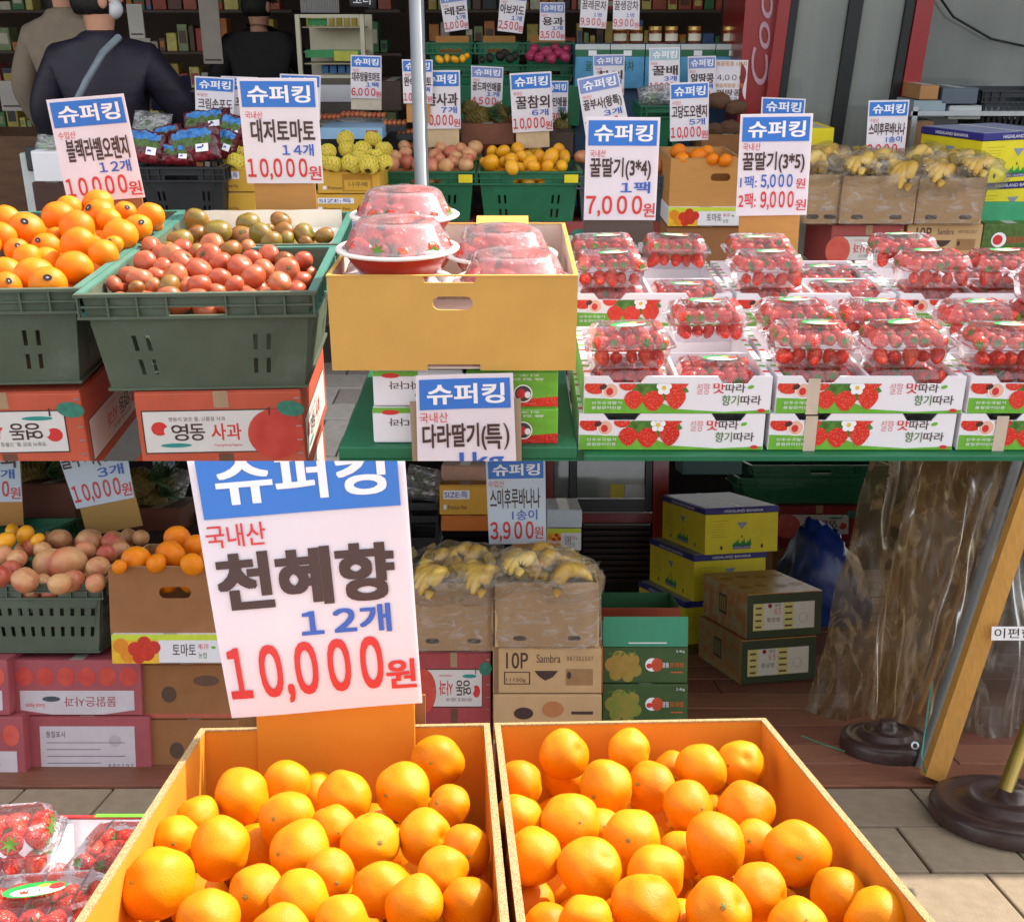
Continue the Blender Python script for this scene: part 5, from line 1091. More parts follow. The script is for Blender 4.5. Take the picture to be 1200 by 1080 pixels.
# ---- inside of the shop: shelves with goods, display case, people
cols_ = ['#b04a34', '#b8a04a', '#4a7a4a', '#d0c8b0', '#5a6a9a', '#b05a44', '#d8c870', '#6a4a3a', '#3a3a40', '#b8b0a4', '#c87a3a', '#8a9a6a']
for si, (x0, x1, Ys) in enumerate(((150, 345, 9.2), (-80, 60, 9.4), (430, 470, 8.8), (500, 900, 9.0))):
    a, b_ = F.Y(x0, 60, Ys).x, F.Y(x1, 60, Ys).x; t = thing('shop_shelf', ('long dark shelf of groceries deep in the shop', 'left dark shelf deep in the shop', 'narrow shelf behind the pole', 'shelf behind the honey teas')[si], 'shelf', ((a + b_) / 2, Ys, -1.5), group='shop shelves'); W_ = b_ - a
    rn = random.Random(si)
    for lv in range(7):
        z = .35 + .3 * lv; b = MB(); b.box(-W_ / 2, W_ / 2, 0, .4, z - .02, z, mat('#5a4a40', .6, .1, 6)); b.build('shelf_board', t)
        b = MB(); x = -W_ / 2 + .02
        while x < W_ / 2 - .1:
            w_ = rn.uniform(.035, .11); h = rn.uniform(.06, .24); b.box(x, x + w_, .03, .2, z + .001, z + h, mat(rn.choice(cols_), .45, .25, 20), .006)
            if rn.random() < .6: b.rect(x + w_ * .15, x + w_ * .85, z + h * .3, z + h * .75, .0285, mat(rn.choice(cols_), .45, .1, 20))
            x += w_ + .012
        q = b.build('goods', t); q['kind'] = 'stuff'
# lit display case with cups
t = thing('display_case', 'glass display case with bright interior left of the pole', 'display case', (F.Y(388, 60, 6.6).x, 6.6, F.Y(388, 100, 6.6).z))
a0 = F.Y(388, 60, 6.6).x; e = lambda x: F.Y(x, 60, 6.6).x - a0; zz = lambda y: F.Y(388, y, 6.6).z - F.Y(388, 100, 6.6).z
CRW = mat('#d8d0b4', .4, .08, 8, key='cream_enamel')
for xa, xb, ya, yb_ in ((348, 353, 17, 92), (423, 428, 17, 92), (353.5, 422.5, 17, 21), (353.5, 422.5, 88, 92)): b = MB(); b.box(e(xa), e(xb), 0, .03, zz(yb_), zz(ya), CRW); b.build('frame_bar', t)
b = MB(); b.box(e(349), e(427), .42, .44, zz(92), zz(17), CRW); b.build('back_panel', t)
for ya in (33, 62, 76): b = MB(); b.box(e(354), e(422), .05, .4, zz(ya), zz(ya) + .006, mat('#b9b090', .3)); b.build('glass_shelf', t)
for i in range(7): b = MB(); x = e(358 + i * 9); b.tube([(x, .18, zz(33) + .008), (x, .18, zz(33) + .06)], .017, mat(['#c9b040', '#d8c060'][i % 2], .4), 10); b.build('cup', t)
b = MB(); b.rect(e(361), e(384), zz(30), zz(22), .04, mat('#2f8a4a', .5)); b.rect(e(356), e(420), zz(68), zz(59), .04, mat('#3f9a5a', .5)); b.rect(e(390), e(418), zz(72), zz(60), .038, mat('#c8c850', .5)); b.build('poster', t)
for i in range(4): b = MB(); b.box(e(372 + i * 10), e(380 + i * 10), .1, .2, zz(87), zz(78), mat('#3a6a9a', .5)); b.build('bottle', t)
b = MB(); a, b_, zt, zb = front(345, 432, 93, 150, 6.55); b.box(a, b_, 6.55, 7.1, zb - .7, zt, mat('#6a6258', .6, .1, 8)); b.box(a + .02, b_ - .05, 6.54, 6.549, zt - .12, zt - .03, WHITE); solid('counter', b, 'grey counter below the glass display case', 'counter')
b = MB()
for i in range(24): x = F.Y(352 + i * 1.9, 5, 7.4).x; b.box(x, x + .006, 7.4, 7.43, F.Y(360, 15, 7.4).z, F.Y(360, -60, 7.4).z, mat('#b8b4b0', .4))
solid('vent_grille', b, 'white ribbed ventilation grille above the display case', 'grille')
for i, (xa, xb, ya, yb_, Y_, c_, lb) in enumerate(((235, 258, -10, 75, 8.2, '#b8aca0', 'pale hanging sheet beside the dark shelves'), (150, 168, 5, 45, 8.0, '#c9c4ba', 'white notice on a post behind the cap'), (155, 178, 45, 85, 7.6, '#b0a898', 'cream panel right of the person in the dark coat'), (0, 26, 95, 130, 6.5, '#a8a098', 'white paper sheet at the left edge'))):
    b = MB(); a, b_, zt, zb = front(xa, xb, ya, yb_, Y_); b.box(a, b_, Y_, Y_ + .01, zb, zt, mat(c_, .6, .1, 6)); b.rect(a + .01, b_ - .01, zb + .02, zb + .03, Y_ - .001, BROWNT); solid('notice_sheet', b, lb, 'notice', group='notices')
b = MB(); a, b_, zt, zb = front(-60, 75, 160, 300, 5.4); b.box(a, b_, 5.4, 5.9, zb - .4, zt, mat('#5a3a22', .5, .4, 5, stretch=(1, 1, 6))); solid('wooden_counter', b, 'dark brown wooden counter at the left edge', 'counter')
carton('dark blue carton behind the grape bags', 176, 206, 92, 130, 5.7, .3, mat('#25284a', .6, .2, 12), name='dark_blue_carton')
for i, (xa, xb, ya, yb_) in enumerate(((205, 240, 108, 150), (300, 345, 100, 150), (445, 470, 95, 130))): carton(('dark carton behind the crimson grape sign', 'dark carton behind the tomato sign', 'dark carton left of the pole')[i], xa, xb, ya, yb_, 5.9, .4, mat(('#2f2620', '#3a3430', '#4a3a30')[i], .6, .3, 8), name='dark_carton')

def skinned(name, joints, edges, m, parent, sub=2):
    """a continuous body grown over joints: {name: (x,y,z,r[,r2])}"""
    me = bpy.data.meshes.new(name); ks = list(joints); me.from_pydata([joints[k][:3] for k in ks], [(ks.index(a), ks.index(b)) for a, b in edges], [])
    o = link(name, me, parent); me.materials.append(m)
    sk = o.modifiers.new('skin', 'SKIN'); sk.use_smooth_shade = True; o.modifiers.new('sub', 'SUBSURF').levels = sub; o.modifiers['sub'].render_levels = sub
    for i, k in enumerate(ks): r = joints[k][3:]; me.skin_vertices[0].data[i].radius = (r[0], r[-1])
    me.skin_vertices[0].data[0].use_root = True
    return o
SKIN = mat('#c99478', .5, .05, 20, sss=.1, key='skin'); HAIR = mat('#17120f', .5, .4, 60, 1.0, 120, stretch=(3, 3, .3), key='hair')
def person(label, px_, py_, Y, coat, trousers, face, cap=None, hair_long=False, mask=False, armpose=(0, 0), scale=1.0, hat=None):
    """px_,py_ = the neck; face = direction looked at (0 = away from the camera, 90 = to the right)"""
    p = F.Y(px_, py_, Y); t = thing('person', label, 'person', (p.x, p.y, -1.5)); h = (p.z + 1.5) / 1.45; s = scale
    A = lambda x, y, z, *r: (x * s, y * s, z * h) + tuple(q * s for q in r)
    J = dict(pelvis=A(0, 0, .92, .16, .12), waist=A(0, 0, 1.08, .17, .125), chest=A(0, .0, 1.28, .20, .14), neck0=A(0, .0, 1.43, .10, .09), shl=A(-.18, 0, 1.33, .095), shr=A(.18, 0, 1.33, .095), collar=A(0, .0, 1.48, .088, .085),
             ell=A(-.29, -.02 + armpose[0] * .12, 1.10, .075), elr=A(.30, -.02 + armpose[1] * .12, 1.10, .075), wrl=A(-.25, .08 + armpose[0] * .25, .90, .055), wrr=A(.22, .08 + armpose[1] * .3, .92, .055), hem=A(0, 0, .80, .18, .14))
    skinned('coat', J, [('pelvis', 'waist'), ('waist', 'chest'), ('chest', 'neck0'), ('neck0', 'collar'), ('chest', 'shl'), ('shl', 'ell'), ('ell', 'wrl'), ('chest', 'shr'), ('shr', 'elr'), ('elr', 'wrr'), ('pelvis', 'hem')], coat, t)
    B = dict(pelvis=A(0, 0, .88, .12), n=A(0, 0, 1.30, .06), neck=A(0, .0, 1.45, .052), skull0=A(0, .01, 1.53, .070, .078), skull=A(0, .012, 1.61, .082, .095), top=A(0, .012, 1.67, .066, .08),
             hl=A(-.10, 0, .86, .085), kl=A(-.11, .02, .48, .062), al=A(-.11, -.02, .08, .042), tl=A(-.11, .14, .03, .035), hr=A(.10, 0, .86, .085), kr=A(.11, .02, .48, .062), ar=A(.11, -.02, .08, .042), tr=A(.11, .14, .03, .035),
             sl=A(-.2, 0, 1.36, .05), el=A(-.28, -.02 + armpose[0] * .12, 1.10, .042), wl=A(-.25, .09 + armpose[0] * .26, .89, .028), ml=A(-.245, .13 + armpose[0] * .27, .84, .034, .018), fl=A(-.24, .16 + armpose[0] * .27, .79, .02, .012),
             sr=A(.2, 0, 1.36, .05), er=A(.29, -.02 + armpose[1] * .12, 1.10, .042), wr=A(.22, .09 + armpose[1] * .31, .91, .028), mr=A(.215, .13 + armpose[1] * .32, .86, .034, .018), fr=A(.21, .16 + armpose[1] * .32, .81, .02, .012))
    skinned('body', B, [('pelvis', 'n'), ('n', 'neck'), ('neck', 'skull0'), ('skull0', 'skull'), ('skull', 'top'), ('pelvis', 'hl'), ('hl', 'kl'), ('kl', 'al'), ('al', 'tl'), ('pelvis', 'hr'), ('hr', 'kr'), ('kr', 'ar'), ('ar', 'tr'), ('n', 'sl'), ('sl', 'el'), ('el', 'wl'), ('wl', 'ml'), ('ml', 'fl'), ('n', 'sr'), ('sr', 'er'), ('er', 'wr'), ('wr', 'mr'), ('mr', 'fr')], SKIN, t)
    T = dict(pelvis=A(0, 0, .86, .14), hl=A(-.10, 0, .80, .105), kl=A(-.11, .02, .48, .082), al=A(-.11, -.02, .12, .068), hr=A(.10, 0, .80, .105), kr=A(.11, .02, .48, .082), ar=A(.11, -.02, .12, .068))
    skinned('trousers', T, [('pelvis', 'hl'), ('hl', 'kl'), ('kl', 'al'), ('pelvis', 'hr'), ('hr', 'kr'), ('kr', 'ar')], trousers, t)
    # head fittings turned to the face direction
    hc = Vector((0, .012 * s, 1.605 * h)); rot = Matrix.Rotation(-face, 4, 'Z')
    def head_part(nm_, fn, m, sub=3):
        ms = ico(sub, fn); ms.materials.append(m); o = link(nm_, ms, t); o.matrix_basis = Matrix.Translation(hc) @ rot; return o
    head_part('hair', lambda v: Vector((v.x * .092, (v.y if v.y < .35 or v.z > .45 else .35) * .105 - .006, (v.z if v.z > -.55 or hair_long else -.55) * (.115 if v.z > 0 or not hair_long else .34))) * s if True else v, HAIR)
    b = MB(); b.lathe([(.001, .022), (.008, .010), (.014, -.012), (.001, -.02)], SKIN, 8, (0, .098, 0)); o = b.build('nose', t, True); o.matrix_basis = Matrix.Translation(hc) @ rot
    for sx in (-1, 1):
        o = head_part('ear', lambda v, sx=sx: Vector((sx * .088 + v.x * .010, v.y * .020 + .005, v.z * .032 - .01)) * s, SKIN, 2)
        o = head_part('eye', lambda v, sx=sx: Vector((sx * .034 + v.x * .011, .088 + v.y * .006, v.z * .006 + .012)) * s, BROWNT, 1)
    if mask:
        head_part('face_mask', lambda v: Vector((v.x * .074, .046 + v.y * .052, -.040 + v.z * .046)) * s, mat('#e6e8ec', .6, .03, 10), 3)
        b = MB(); 
        for sx in (-1, 1): b.tube([(sx * .07, .07, -.03), (sx * .090, .02, -.0), (sx * .094, .0, .01)], .002, WHT, 5)
        o = b.build('mask_loop', t); o.matrix_basis = Matrix.Translation(hc) @ rot
    else:
        head_part('mouth', lambda v: Vector((v.x * .022, .092 + v.y * .006, -.052 + v.z * .006)) * s, mat('#9a4a42', .5), 1)
    if cap:
        head_part('cap', lambda v: Vector((v.x * .098, v.y * .112 - .004, max(v.z, .22) * .128 + .008)) * s, cap, 3)
        b = MB(); n = 14; vs = [(.085 * math.cos(math.pi * i / n), .075 + .0 * i + (.085 * math.sin(math.pi * i / n)) + 0, .036 - .02 * math.sin(math.pi * i / n)) for i in range(n + 1)]; vs += [(x, y, z + .004) for x, y, z in vs]
        b.add(vs, [tuple(range(n + 1)), tuple(range(n + 1, 2 * n + 2))] + [(i, i + 1, n + 2 + i, n + 1 + i) for i in range(n)], cap); o = b.build('cap_peak', t); o.matrix_basis = Matrix.Translation(hc) @ rot
    return t, p, h
COAT = mat('#221e2b', .55, .2, 5, 1.0, 9, .4, stretch=(1, 1, 2.5), key='padded_coat'); BEI = mat('#8a7a68', .8, .1, 20, .3, 60, key='beige_knit'); JEAN = mat('#2a2c34', .8, .1, 20, key='dark_trousers'); BLK = mat('#1c1a1c', .7, .1, 20, key='black_cloth')
t, p, h = person('person in a dark padded coat, white cap and mask, seen from behind', 118, 41, 5.35, COAT, JEAN, R(62), cap=mat('#dfe6f2', .6, .03, 8), mask=True, armpose=(.2, .8), scale=1.08)
b = MB(); b.tube([(.10, -.06, 1.44 * h), (.07, -.20, 1.38 * h), (.0, -.262, 1.26 * h), (-.08, -.275, 1.13 * h), (-.17, -.24, 1.0 * h), (-.24, -.16, .93 * h)], [.016] * 6, mat('#7d8890', .6, .1, 20, key='grey_strap'), 6); solid('shoulder_strap', b, 'grey shoulder strap of the bag across the dark coat', 'strap', (p.x, p.y, -1.5), smooth=True)
b = MB(); b.box(-.40, -.27, -.13, -.03, .62 * h, .94 * h, mat('#c9cbc8', .5, .1, 10), .01); b.box(-.36, -.22, -.16, -.131, .86 * h, .97 * h, mat('#3a3c3c', .5), .008); solid('shoulder_bag', b, 'small pale shoulder bag at the left hip of the dark coat', 'bag', (p.x, p.y, -1.5))
person('person in a beige jacket with long dark hair behind the dark coat', 72, 14, 6.1, BEI, JEAN, R(140), hair_long=True, armpose=(.3, .3), scale=.92)
person('person in black clothes and a pale hat deep in the shop', 304, 34, 8.3, BLK, JEAN, R(40), cap=mat('#9a9aa0', .7, .4, 80), armpose=(.2, 1.2), scale=1.15)
# =============================================================================================== LOWER LEVEL
F = L
# ---- deck of planks and paving
PK = [mat('#80503c', .55, .25, 9, .25, 40, .4, stretch=(1, 9, 9), key='deck_plank'), mat('#8a5a44', .55, .25, 9, .25, 40, .4, stretch=(1, 8, 9), key='deck_plank'), mat('#744534', .55, .25, 8, .25, 40, .4, stretch=(1, 9, 9), key='deck_plank')]
b = MB(); b.add([(-9, 3.5, -1.53), (9, 3.5, -1.53), (9, 12, -1.53), (-9, 12, -1.53)], [(0, 1, 2, 3)], mat('#1d1512', .9)); deck = solid('deck', b, kind='structure')
yy = 3.63; i = 0
while yy < 7.2:
    xx = -4 - (i % 3) * .7
    while xx < 5:
        q = MB(); q.box(xx + .002, xx + 2.098, yy + .004, yy + .196, -1.525, -1.5 - .001 * (i % 2), PK[i % 3], .004); o = q.build('plank', deck); xx += 2.1
    yy += .2; i += 1
PS = [mat('#92826e', .75, .14, 22, .4, 160, .3, key='stone_slab'), mat('#887866', .75, .14, 22, .4, 160, .3, key='stone_slab'), mat('#9a8a74', .75, .14, 22, .4, 160, .3, key='stone_slab')]
b = MB(); b.add([(-9, .2, -1.535), (9, .2, -1.535), (9, 3.5, -1.535), (-9, 3.5, -1.535)], [(0, 1, 2, 3)], mat('#3c362f', .9)); pvt = solid('stone_pavement', b, kind='structure')
yy = 3.625 - .3; j = 0
while yy > 1.6:
    xx = -3.0 + (.0 if j % 2 else .15)
    while xx < 3.4:
        q = MB(); q.box(.004, .296, .004, .296, -.03, 0, PS[(j + int(xx * 10)) % 3], .006); o = q.build('stone_slab', pvt); o.matrix_basis = Matrix.Translation((xx, yy, -1.505 + random.uniform(-.002, .002))); xx += .3
    yy -= .3; j += 1
b = MB(); b.box(-9, 9, 8.6, 8.7, -1.6, 1, mat('#241d19', .8, .3, 3)); solid('lower_back_wall', b, kind='structure')
b = MB(); b.box(-9.1, -9, 3, 8.6, -1.6, 1, DARK); solid('lower_side_wall', b, kind='structure')
b = MB(); b.box(9, 9.1, 3, 8.6, -1.6, 1, DARK); solid('lower_side_wall', b, kind='structure')

# ---- two orange cartons in front
rz = F.Y(575, 848, 1.50).z
aL, bL = F.Y(241, 850, 1.50).x, F.Y(573, 850, 1.50).x; aR, bR = F.Y(580, 848, 1.50).x, F.Y(895, 848, 1.50).x
Yf = .93; D = 1.50 - Yf; HB_ = .19
YW = R(3.1)
fx = lambda x: x + D * math.tan(YW)
openbox('left orange cardboard box full of big oranges', fx((aL + bL) / 2), Yf + .0 + (aL + bL) / 2 * math.sin(YW), rz - HB_, bL - aL, D, HB_, CARDO, CARDO, edge=CARDE, t=.006, group='front orange boxes', yaw=YW)
openbox('right orange cardboard box full of big oranges', fx((aR + bR) / 2 + .003), Yf + .0 + (aR + bR) / 2 * math.sin(YW), rz - HB_, bR - aR + .006, D, HB_, CARDO, CARDO, edge=CARDE, t=.006, group='front orange boxes', yaw=YW)
b = MB(); b.plate([(0, -.17), (.062, -.004), (0, -.004)], [], 0, .003, CARDO); solid('corner_flap', b, 'folded corner flap in the back left corner of the left orange box', 'box flap', (aL + .012, 1.484, rz))
LB = [(283, 932, 36), (335, 918, 27), (337, 960, 34), (352, 998, 40), (258, 992, 38), (207, 983, 24), (232, 958, 22), (185, 1034, 48), (300, 1047, 32), (352, 1056, 36), (245, 1080, 37), (302, 992, 24), (513, 892, 33), (473, 928, 36), (405, 935, 33), (433, 986, 37), (498, 980, 31), (527, 945, 23), (547, 995, 26), (447, 1042, 32), (518, 1022, 28), (485, 1060, 33), (548, 1060, 30), (400, 1082, 30), (560, 1028, 20), (385, 1025, 26), (372, 930, 22), (390, 968, 22), (330, 1092, 30)]
RBX = [(610, 917, 26), (661, 884, 30), (664, 911, 28), (711, 921, 34), (737, 880, 26), (763, 922, 30), (608, 958, 24), (668, 963, 36), (625, 1003, 34), (692, 1017, 41), (741, 981, 33), (768, 1024, 34), (622, 1058, 26), (757, 1062, 42), (687, 1080, 28), (650, 1042, 24), (642, 1090, 26), (822, 900, 31), (868, 895, 27), (874, 948, 33), (807, 945, 30), (838, 990, 41), (934, 1001, 41), (883, 988, 26), (889, 1045, 32), (842, 1068, 41), (984, 1052, 34), (1033, 1078, 42), (934, 1084, 30), (800, 1000, 22), (704, 975, 24), (800, 1085, 26), (905, 1020, 24), (790, 905, 22)]
def stemscar(o, r, q, i):
    if i % 5 in (0, 2, 3):
        c = link('stem_scar', STAR, o); d = (o.matrix_basis.inverted().to_3x3() @ (F.M.to_3x3() @ Vector((random.uniform(-.8, .5), -.8, random.uniform(-.1, .7))))).normalized()
        c.matrix_basis = Matrix.Translation(d * (.0385 if abs(d.z) > .9 else .040)) @ d.to_track_quat('Z', 'Y').to_matrix().to_4x4() @ Matrix.Scale(random.uniform(.45, .9), 4)
PLN = (rz - .032, 1.2, .03)
EQ = lambda l: [(x, y, .6 * r + .4 * (28 + (y - 880) * .055)) for x, y, r in l]
fruits(EQ(LB), PLN, ORG, .04, 'orange', 'orange', 'big orange in the left orange box', 'oranges in the left box', 5, child=stemscar, tiltmax=1.6, dense=1.0)
fruits(EQ(RBX), PLN, ORG, .04, 'orange', 'orange', 'big orange in the right orange box', 'oranges in the right box', 6, child=stemscar, tiltmax=1.6, dense=1.0)
fill(aL + .04, bL + .01, Yf + .01, 1.47, rz - .125, .037, ORG, .04, 'orange', 'big orange deep under the heap in the left orange box', 'buried oranges of the left box', YW)
fill(aR + .04, bR + .01, Yf + .03, 1.49, rz - .125, .037, ORG, .04, 'orange', 'big orange deep under the heap in the right orange box', 'buried oranges of the right box', YW)
PK2 = mat('#f0e8ee', .35, .03, 5, .12, 9, .5, coat=.2, trans=.25, key='backlit_paper')
sign('very large price sign for oranges, 12 for 10,000, standing in the left orange box', (210, 486), (470, 474), (495, 826), (272, 838), 1.455,
     [('국내산', .03, .31, .355, .43, REDT, .02), ('천혜향', .06, .90, .455, .635, BROWNT, .085), ('12개', .43, .87, .655, .745, BLUET, .07), ('10,000', .03, .81, .765, .955, REDT, .07), ('원', .83, .975, .845, .94, REDT, .06)], hdr=.335, hdr_v=(.135, .290), paper=PK2, bend=.007)
cA, cB, ct_, _ = front(300, 486, 800, 900, 1.47); b = MB(); b.box(cA, cB, 1.472, 1.478, rz - .17, ct_, CARDO, .0015); solid('cardboard_sheet', b, 'orange cardboard sheet holding up the very large price sign', 'cardboard')
cA, cB, ct_, cb_ = front(486, 497, 820, 848, 1.49); b = MB(); b.box(cA, cB, 1.512, 1.516, rz - .05, ct_, CARDB); solid('cardboard_offcut', b, 'small brown cardboard strip beside the very large price sign', 'cardboard')
# box stand that carries the front boxes
b = MB(); b.box(aL - .02, bR + .02, Yf + .02, 1.49, -1.5, rz - HB_ - .004, CARDB); solid('display_plinth', b, 'brown plinth under the two orange boxes', 'plinth')

# ---- strawberries at the lower left
zb_ = F.Y(60, 985, 1.42).z
def packs_left():
    pack('clear strawberry pack at the left edge above the green labelled one', F.Y(-5, 1018, 1.46), .25, True, where='left edge pack beside the orange box', sticker=False, group='strawberry packs of the lower left')
    pack('clear strawberry pack with green oval label beside the left orange box', F.Y(48, 1112, 1.24), .10, True, where='green labelled pack beside the orange box', group='strawberry packs of the lower left')
    pack('clear strawberry pack at the very bottom left', F.Y(-20, 1190, 1.10), .1, True, where='bottom left pack', sticker=False, group='strawberry packs of the lower left')
    pack('clear strawberry pack sunk in the white box beside the orange box', F.Y(140, 1000, 1.42) + Vector((.02, .02, -.055)), 0, True, where='pack sunk behind the orange box', sticker=False, group='strawberry packs of the lower left')
    pack('lower clear strawberry pack at the left edge', F.Y(10, 1085, 1.46), .1, True, where='lower left edge pack', sticker=False, group='strawberry packs of the lower left')
packs_left()
p = F.Y(62, 958, 1.60); openbox('white and red strawberry box beside the left orange box', p.x + .0, 1.08, p.z - .08, .40, .52, .08, WHITE, WHITE, group=None, name='strawberry_box', edge=None)
b = MB(); b.box(-.003, .003, .0, .5, 0, .078, WHITE); b.box(-.20, .20, .514, .5205, .0805, .083, REDT); b.box(.03, .14, .512, .5225, .0833, .0845, GRNP); solid('box_divider', b, 'white divider of the strawberry box beside the left orange box', 'box divider', (p.x + .035, 1.08, p.z - .079))

# ---- stacks behind, left
Y = 3.8
lc, lx, lz, lw = crate_px('dark green slotted crate of apples at the left', -30, 120, 684, Y, .42, .255, GREEND, GREEND, slots='many')
AP2 = [(80, 660 - 0, 22), (60, 661, 21), (20, 655, 12), (40, 640, 12), (70, 632, 14), (105, 634, 16), (30, 680, 16), (12, 668, 12), (85, 680, 14), (100, 645, 12), (115, 665, 14), (50, 645, 11), (90, 672, 12), (133, 635, 14), (150, 630, 11), (70, 684, 14), (5, 650, 12), (112, 683, 12), (48, 684, 13), (95, 655, 11), (28, 645, 11), (142, 645, 12), (0, 675, 14), (125, 650, 12), (55, 632, 10), (88, 640, 10), (165, 630, 10)]
fruits(AP2, (lz + .03, Y + .05, .12), APP, .04, 'apple', 'apple', 'pink and yellow apple in the dark slotted crate', 'apples in the slotted crate', 4)
fill(lx - lw * .4, lx + lw * .44, Y + .02, Y + .38, lz - .05, .04, APP, .04, 'apple', 'apple low in the dark slotted crate', 'buried apples of the slotted crate')
crate_px('green crate of yellow melons at the far left edge', -110, 48, 626, 4.25, .40, .22, GREEN, GREEN)
fruits([(6, 634, 12), (30, 627, 12), (44, 632, 8), (14, 622, 9)], (F.Y(0, 626, 4.25).z + .02, 4.3, .1), CHA, .04, 'yellow_melon', 'melon', 'yellow melon at the far left edge', 'yellow melons at the left edge', 1)
xa, xb, zt, zb = front(128, 262, 664, 743, 3.72)
openbox('plain cardboard box of oranges left of the very large sign', (xa + xb) / 2, 3.72, zb, xb - xa, .42, zt - zb, CARDB, CARDB, hole=[(.03, (zt - zb) * .62, .11, .04)], edge=CARDE)
fruits([(160, 655, 17), (208, 631, 16), (200, 650, 18), (225, 661, 14), (232, 640, 15), (183, 660, 12), (246, 655, 13), (140, 664, 9)], (zt + .03, 3.85, .15), NAV, .04, 'orange', 'orange', 'orange in the plain cardboard box behind the very large sign', 'oranges in the plain box', 2)
fill(xa + .04, xb - .03, 3.74, 4.1, zt - .07, .045, NAV, .04, 'orange', 'orange low in the plain cardboard box', 'buried oranges of the plain box')
o, W, H = carton('flat white and yellow carton printed with tomatoes under the plain box', 131, 268, 743, 777, 3.70, .44, WHITE, name='tomato_carton', group=None); tomato_print(W, H).build('front_print', o)
PINK = mat('#a8555c', .5, .1, 14, .12, 60, .3, key='pink_carton')
def pink(label, x0, x1, yt, yb, kind, Y=3.80):
    o, W, H = carton(label, x0, x1, yt, yb, Y, .42, PINK, name='apple_carton', group='pink apple cartons of the left stack')
    b = MB(); y = -.0008; pp = mat('#cfc6cc', .4, .06, 20, key='print_paper')
    if kind == 0:
        b.poly([(-W * .44, H * .10), (-W * .2, H * .02), (W * .2, H * .02), (W * .44, H * .10), (W * .44, H * .45), (-W * .44, H * .45)], y, pp)
        for i in range(6): b.oval(-W * .4 + W * .8 * i / 5, H * .70, W * .07, H * .17, y, fruit_mat('printed_apple', ['#c23a30', '#d05040', '#d8685a'], rough=.5, pore=0, sss=0), 16)
        b.text('물맑은사과', -W * .1, W * .3, H * .16, H * .34, y - .0005, PINK, .01, flip=True); b.oval(-W * .2, H * .3, W * .07, H * .05, y - .0005, GREYP, 12); b.text('Good Apple', -W * .4, -W * .25, H * .14, H * .24, y - .0005, REDT, 0, flip=True)
    else:
        b.rect(-W * .38, W * .38, H * .14, H * .84, y, pp); b.text('품질표시', -W * .33, -W * .18, H * .66, H * .76, y - .0005, BROWNT, 0)
        for i in range(4): b.rect(-W * .33, W * (.1 + .2 * (i % 2)), H * (.24 + .11 * i), H * (.25 + .11 * i), y - .0005, GREYP)
        b.text('880197', W * .16, W * .36, H * .17, H * .23, y - .0005, BROWNT, 0); b.oval(W * .22, H * .6, W * .05, H * .1, y - .0005, mat('#bdb4ba', .4), 14)
    b.build('front_print', o); return o
pink('upper pink apple carton with printed apples under the slotted crate', 14, 166, 773, 838, 0)
pink('lower pink apple carton with white form under the slotted crate', 30, 176, 839, 911, 1)
pink('upper pink carton at the far left edge', -120, 10, 773, 838, 0, 3.75)
pink('lower pink carton at the far left edge with printed apples', -112, 28, 839, 913, 0, 3.75)
for i, (x0, x1, yt, yb) in enumerate(((165, 275, 778, 842), (176, 280, 843, 908))):
    o, W, H = carton(('upper', 'lower')[i] + ' brown fruit carton below the printed tomato carton', x0, x1, yt, yb, 3.82, .42, CARDB, group='brown cartons of the left stack')
    b = MB(); b.oval(-W * .2, H * .45, W * .08, H * .15, -.0008, mat('#5a4434', .7), 16); b.oval(W * .2, H * .7, W * .14, H * .10, -.0008, mat('#6a4c3a', .7), 16); b.rect(-W / 2, W / 2, H * .02, H * .10, -.0008, mat('#b8604a', .6)); b.build('front_print', o)
b = MB(); a, b_, zt, zb = front(-60, 330, 912, 925, 3.9)
# things above the left stack
sign('tilted price sign for three at 10,000, upper left', (52, 486), (140, 474), (157, 581), (90, 598), 4.5, std('국내산', '꿀부사(왕특)', '3개', '10,000', nu=(.0, .98)), backing=(.1, .95, .12, mat('#b08a4a', .7, .05, 10)), paper=mat('#c8d4e0', .4, .03, 6), bend=.004)
sign('price sign at the far left edge, mostly out of view', (-52, 488), (20, 486), (26, 588), (-48, 588), 4.55, std('국내산', '꿀참외', '6개', '10,000'), paper=mat('#c8d4e0', .4, .03, 6), backing=(.3, 1.0, .1, CARD))
sign('small price sign fragment between the signs, upper left', (178, 500), (205, 500), (205, 561), (180, 560), 5.4, std('수입산', '망고', '1개', '4,000'), paper=mat('#c8d4e0', .4, .03, 6))
for i, (x, y, r_, an, nmx) in enumerate(((160, 566, 17, 1.2, 'pineapple right of the tilted price sign'), (178, 590, 15, .9, 'lower pineapple beside the plain box'), (40, 556, 16, 1.4, 'pineapple left of the tilted price sign'), (66, 552, 14, 1.2, 'second pineapple left of the tilted sign'), (188, 572, 14, .4, 'right pineapple beside the very large sign'))): pineapple(nmx, x, y, r_, 4.85 + .05 * i, an)
for i, (x0, x1, yt, yb) in enumerate(((24, 88, 566, 614), (155, 212, 595, 622))): carton(('brown red carton under the left pineapples', 'brown carton under the right pineapples')[i], x0, x1, yt, yb, 4.75, .35, mat('#6a3c2a', .6, .3, 8), name='pineapple_carton')
b = MB(); a, b_, zt, zb = front(-120, 250, 600, 700, 4.95); b.box(a, b_, 4.95, 5.2, zb - .3, zt, mat('#3a2c26', .7, .3, 6)); solid('dark_stand', b, 'dark stand behind the left fruit crates', 'stand')
bag('clear bag hanging at the upper left between the signs', 195, 575, 46, 60, 5.1, .2, 'green')

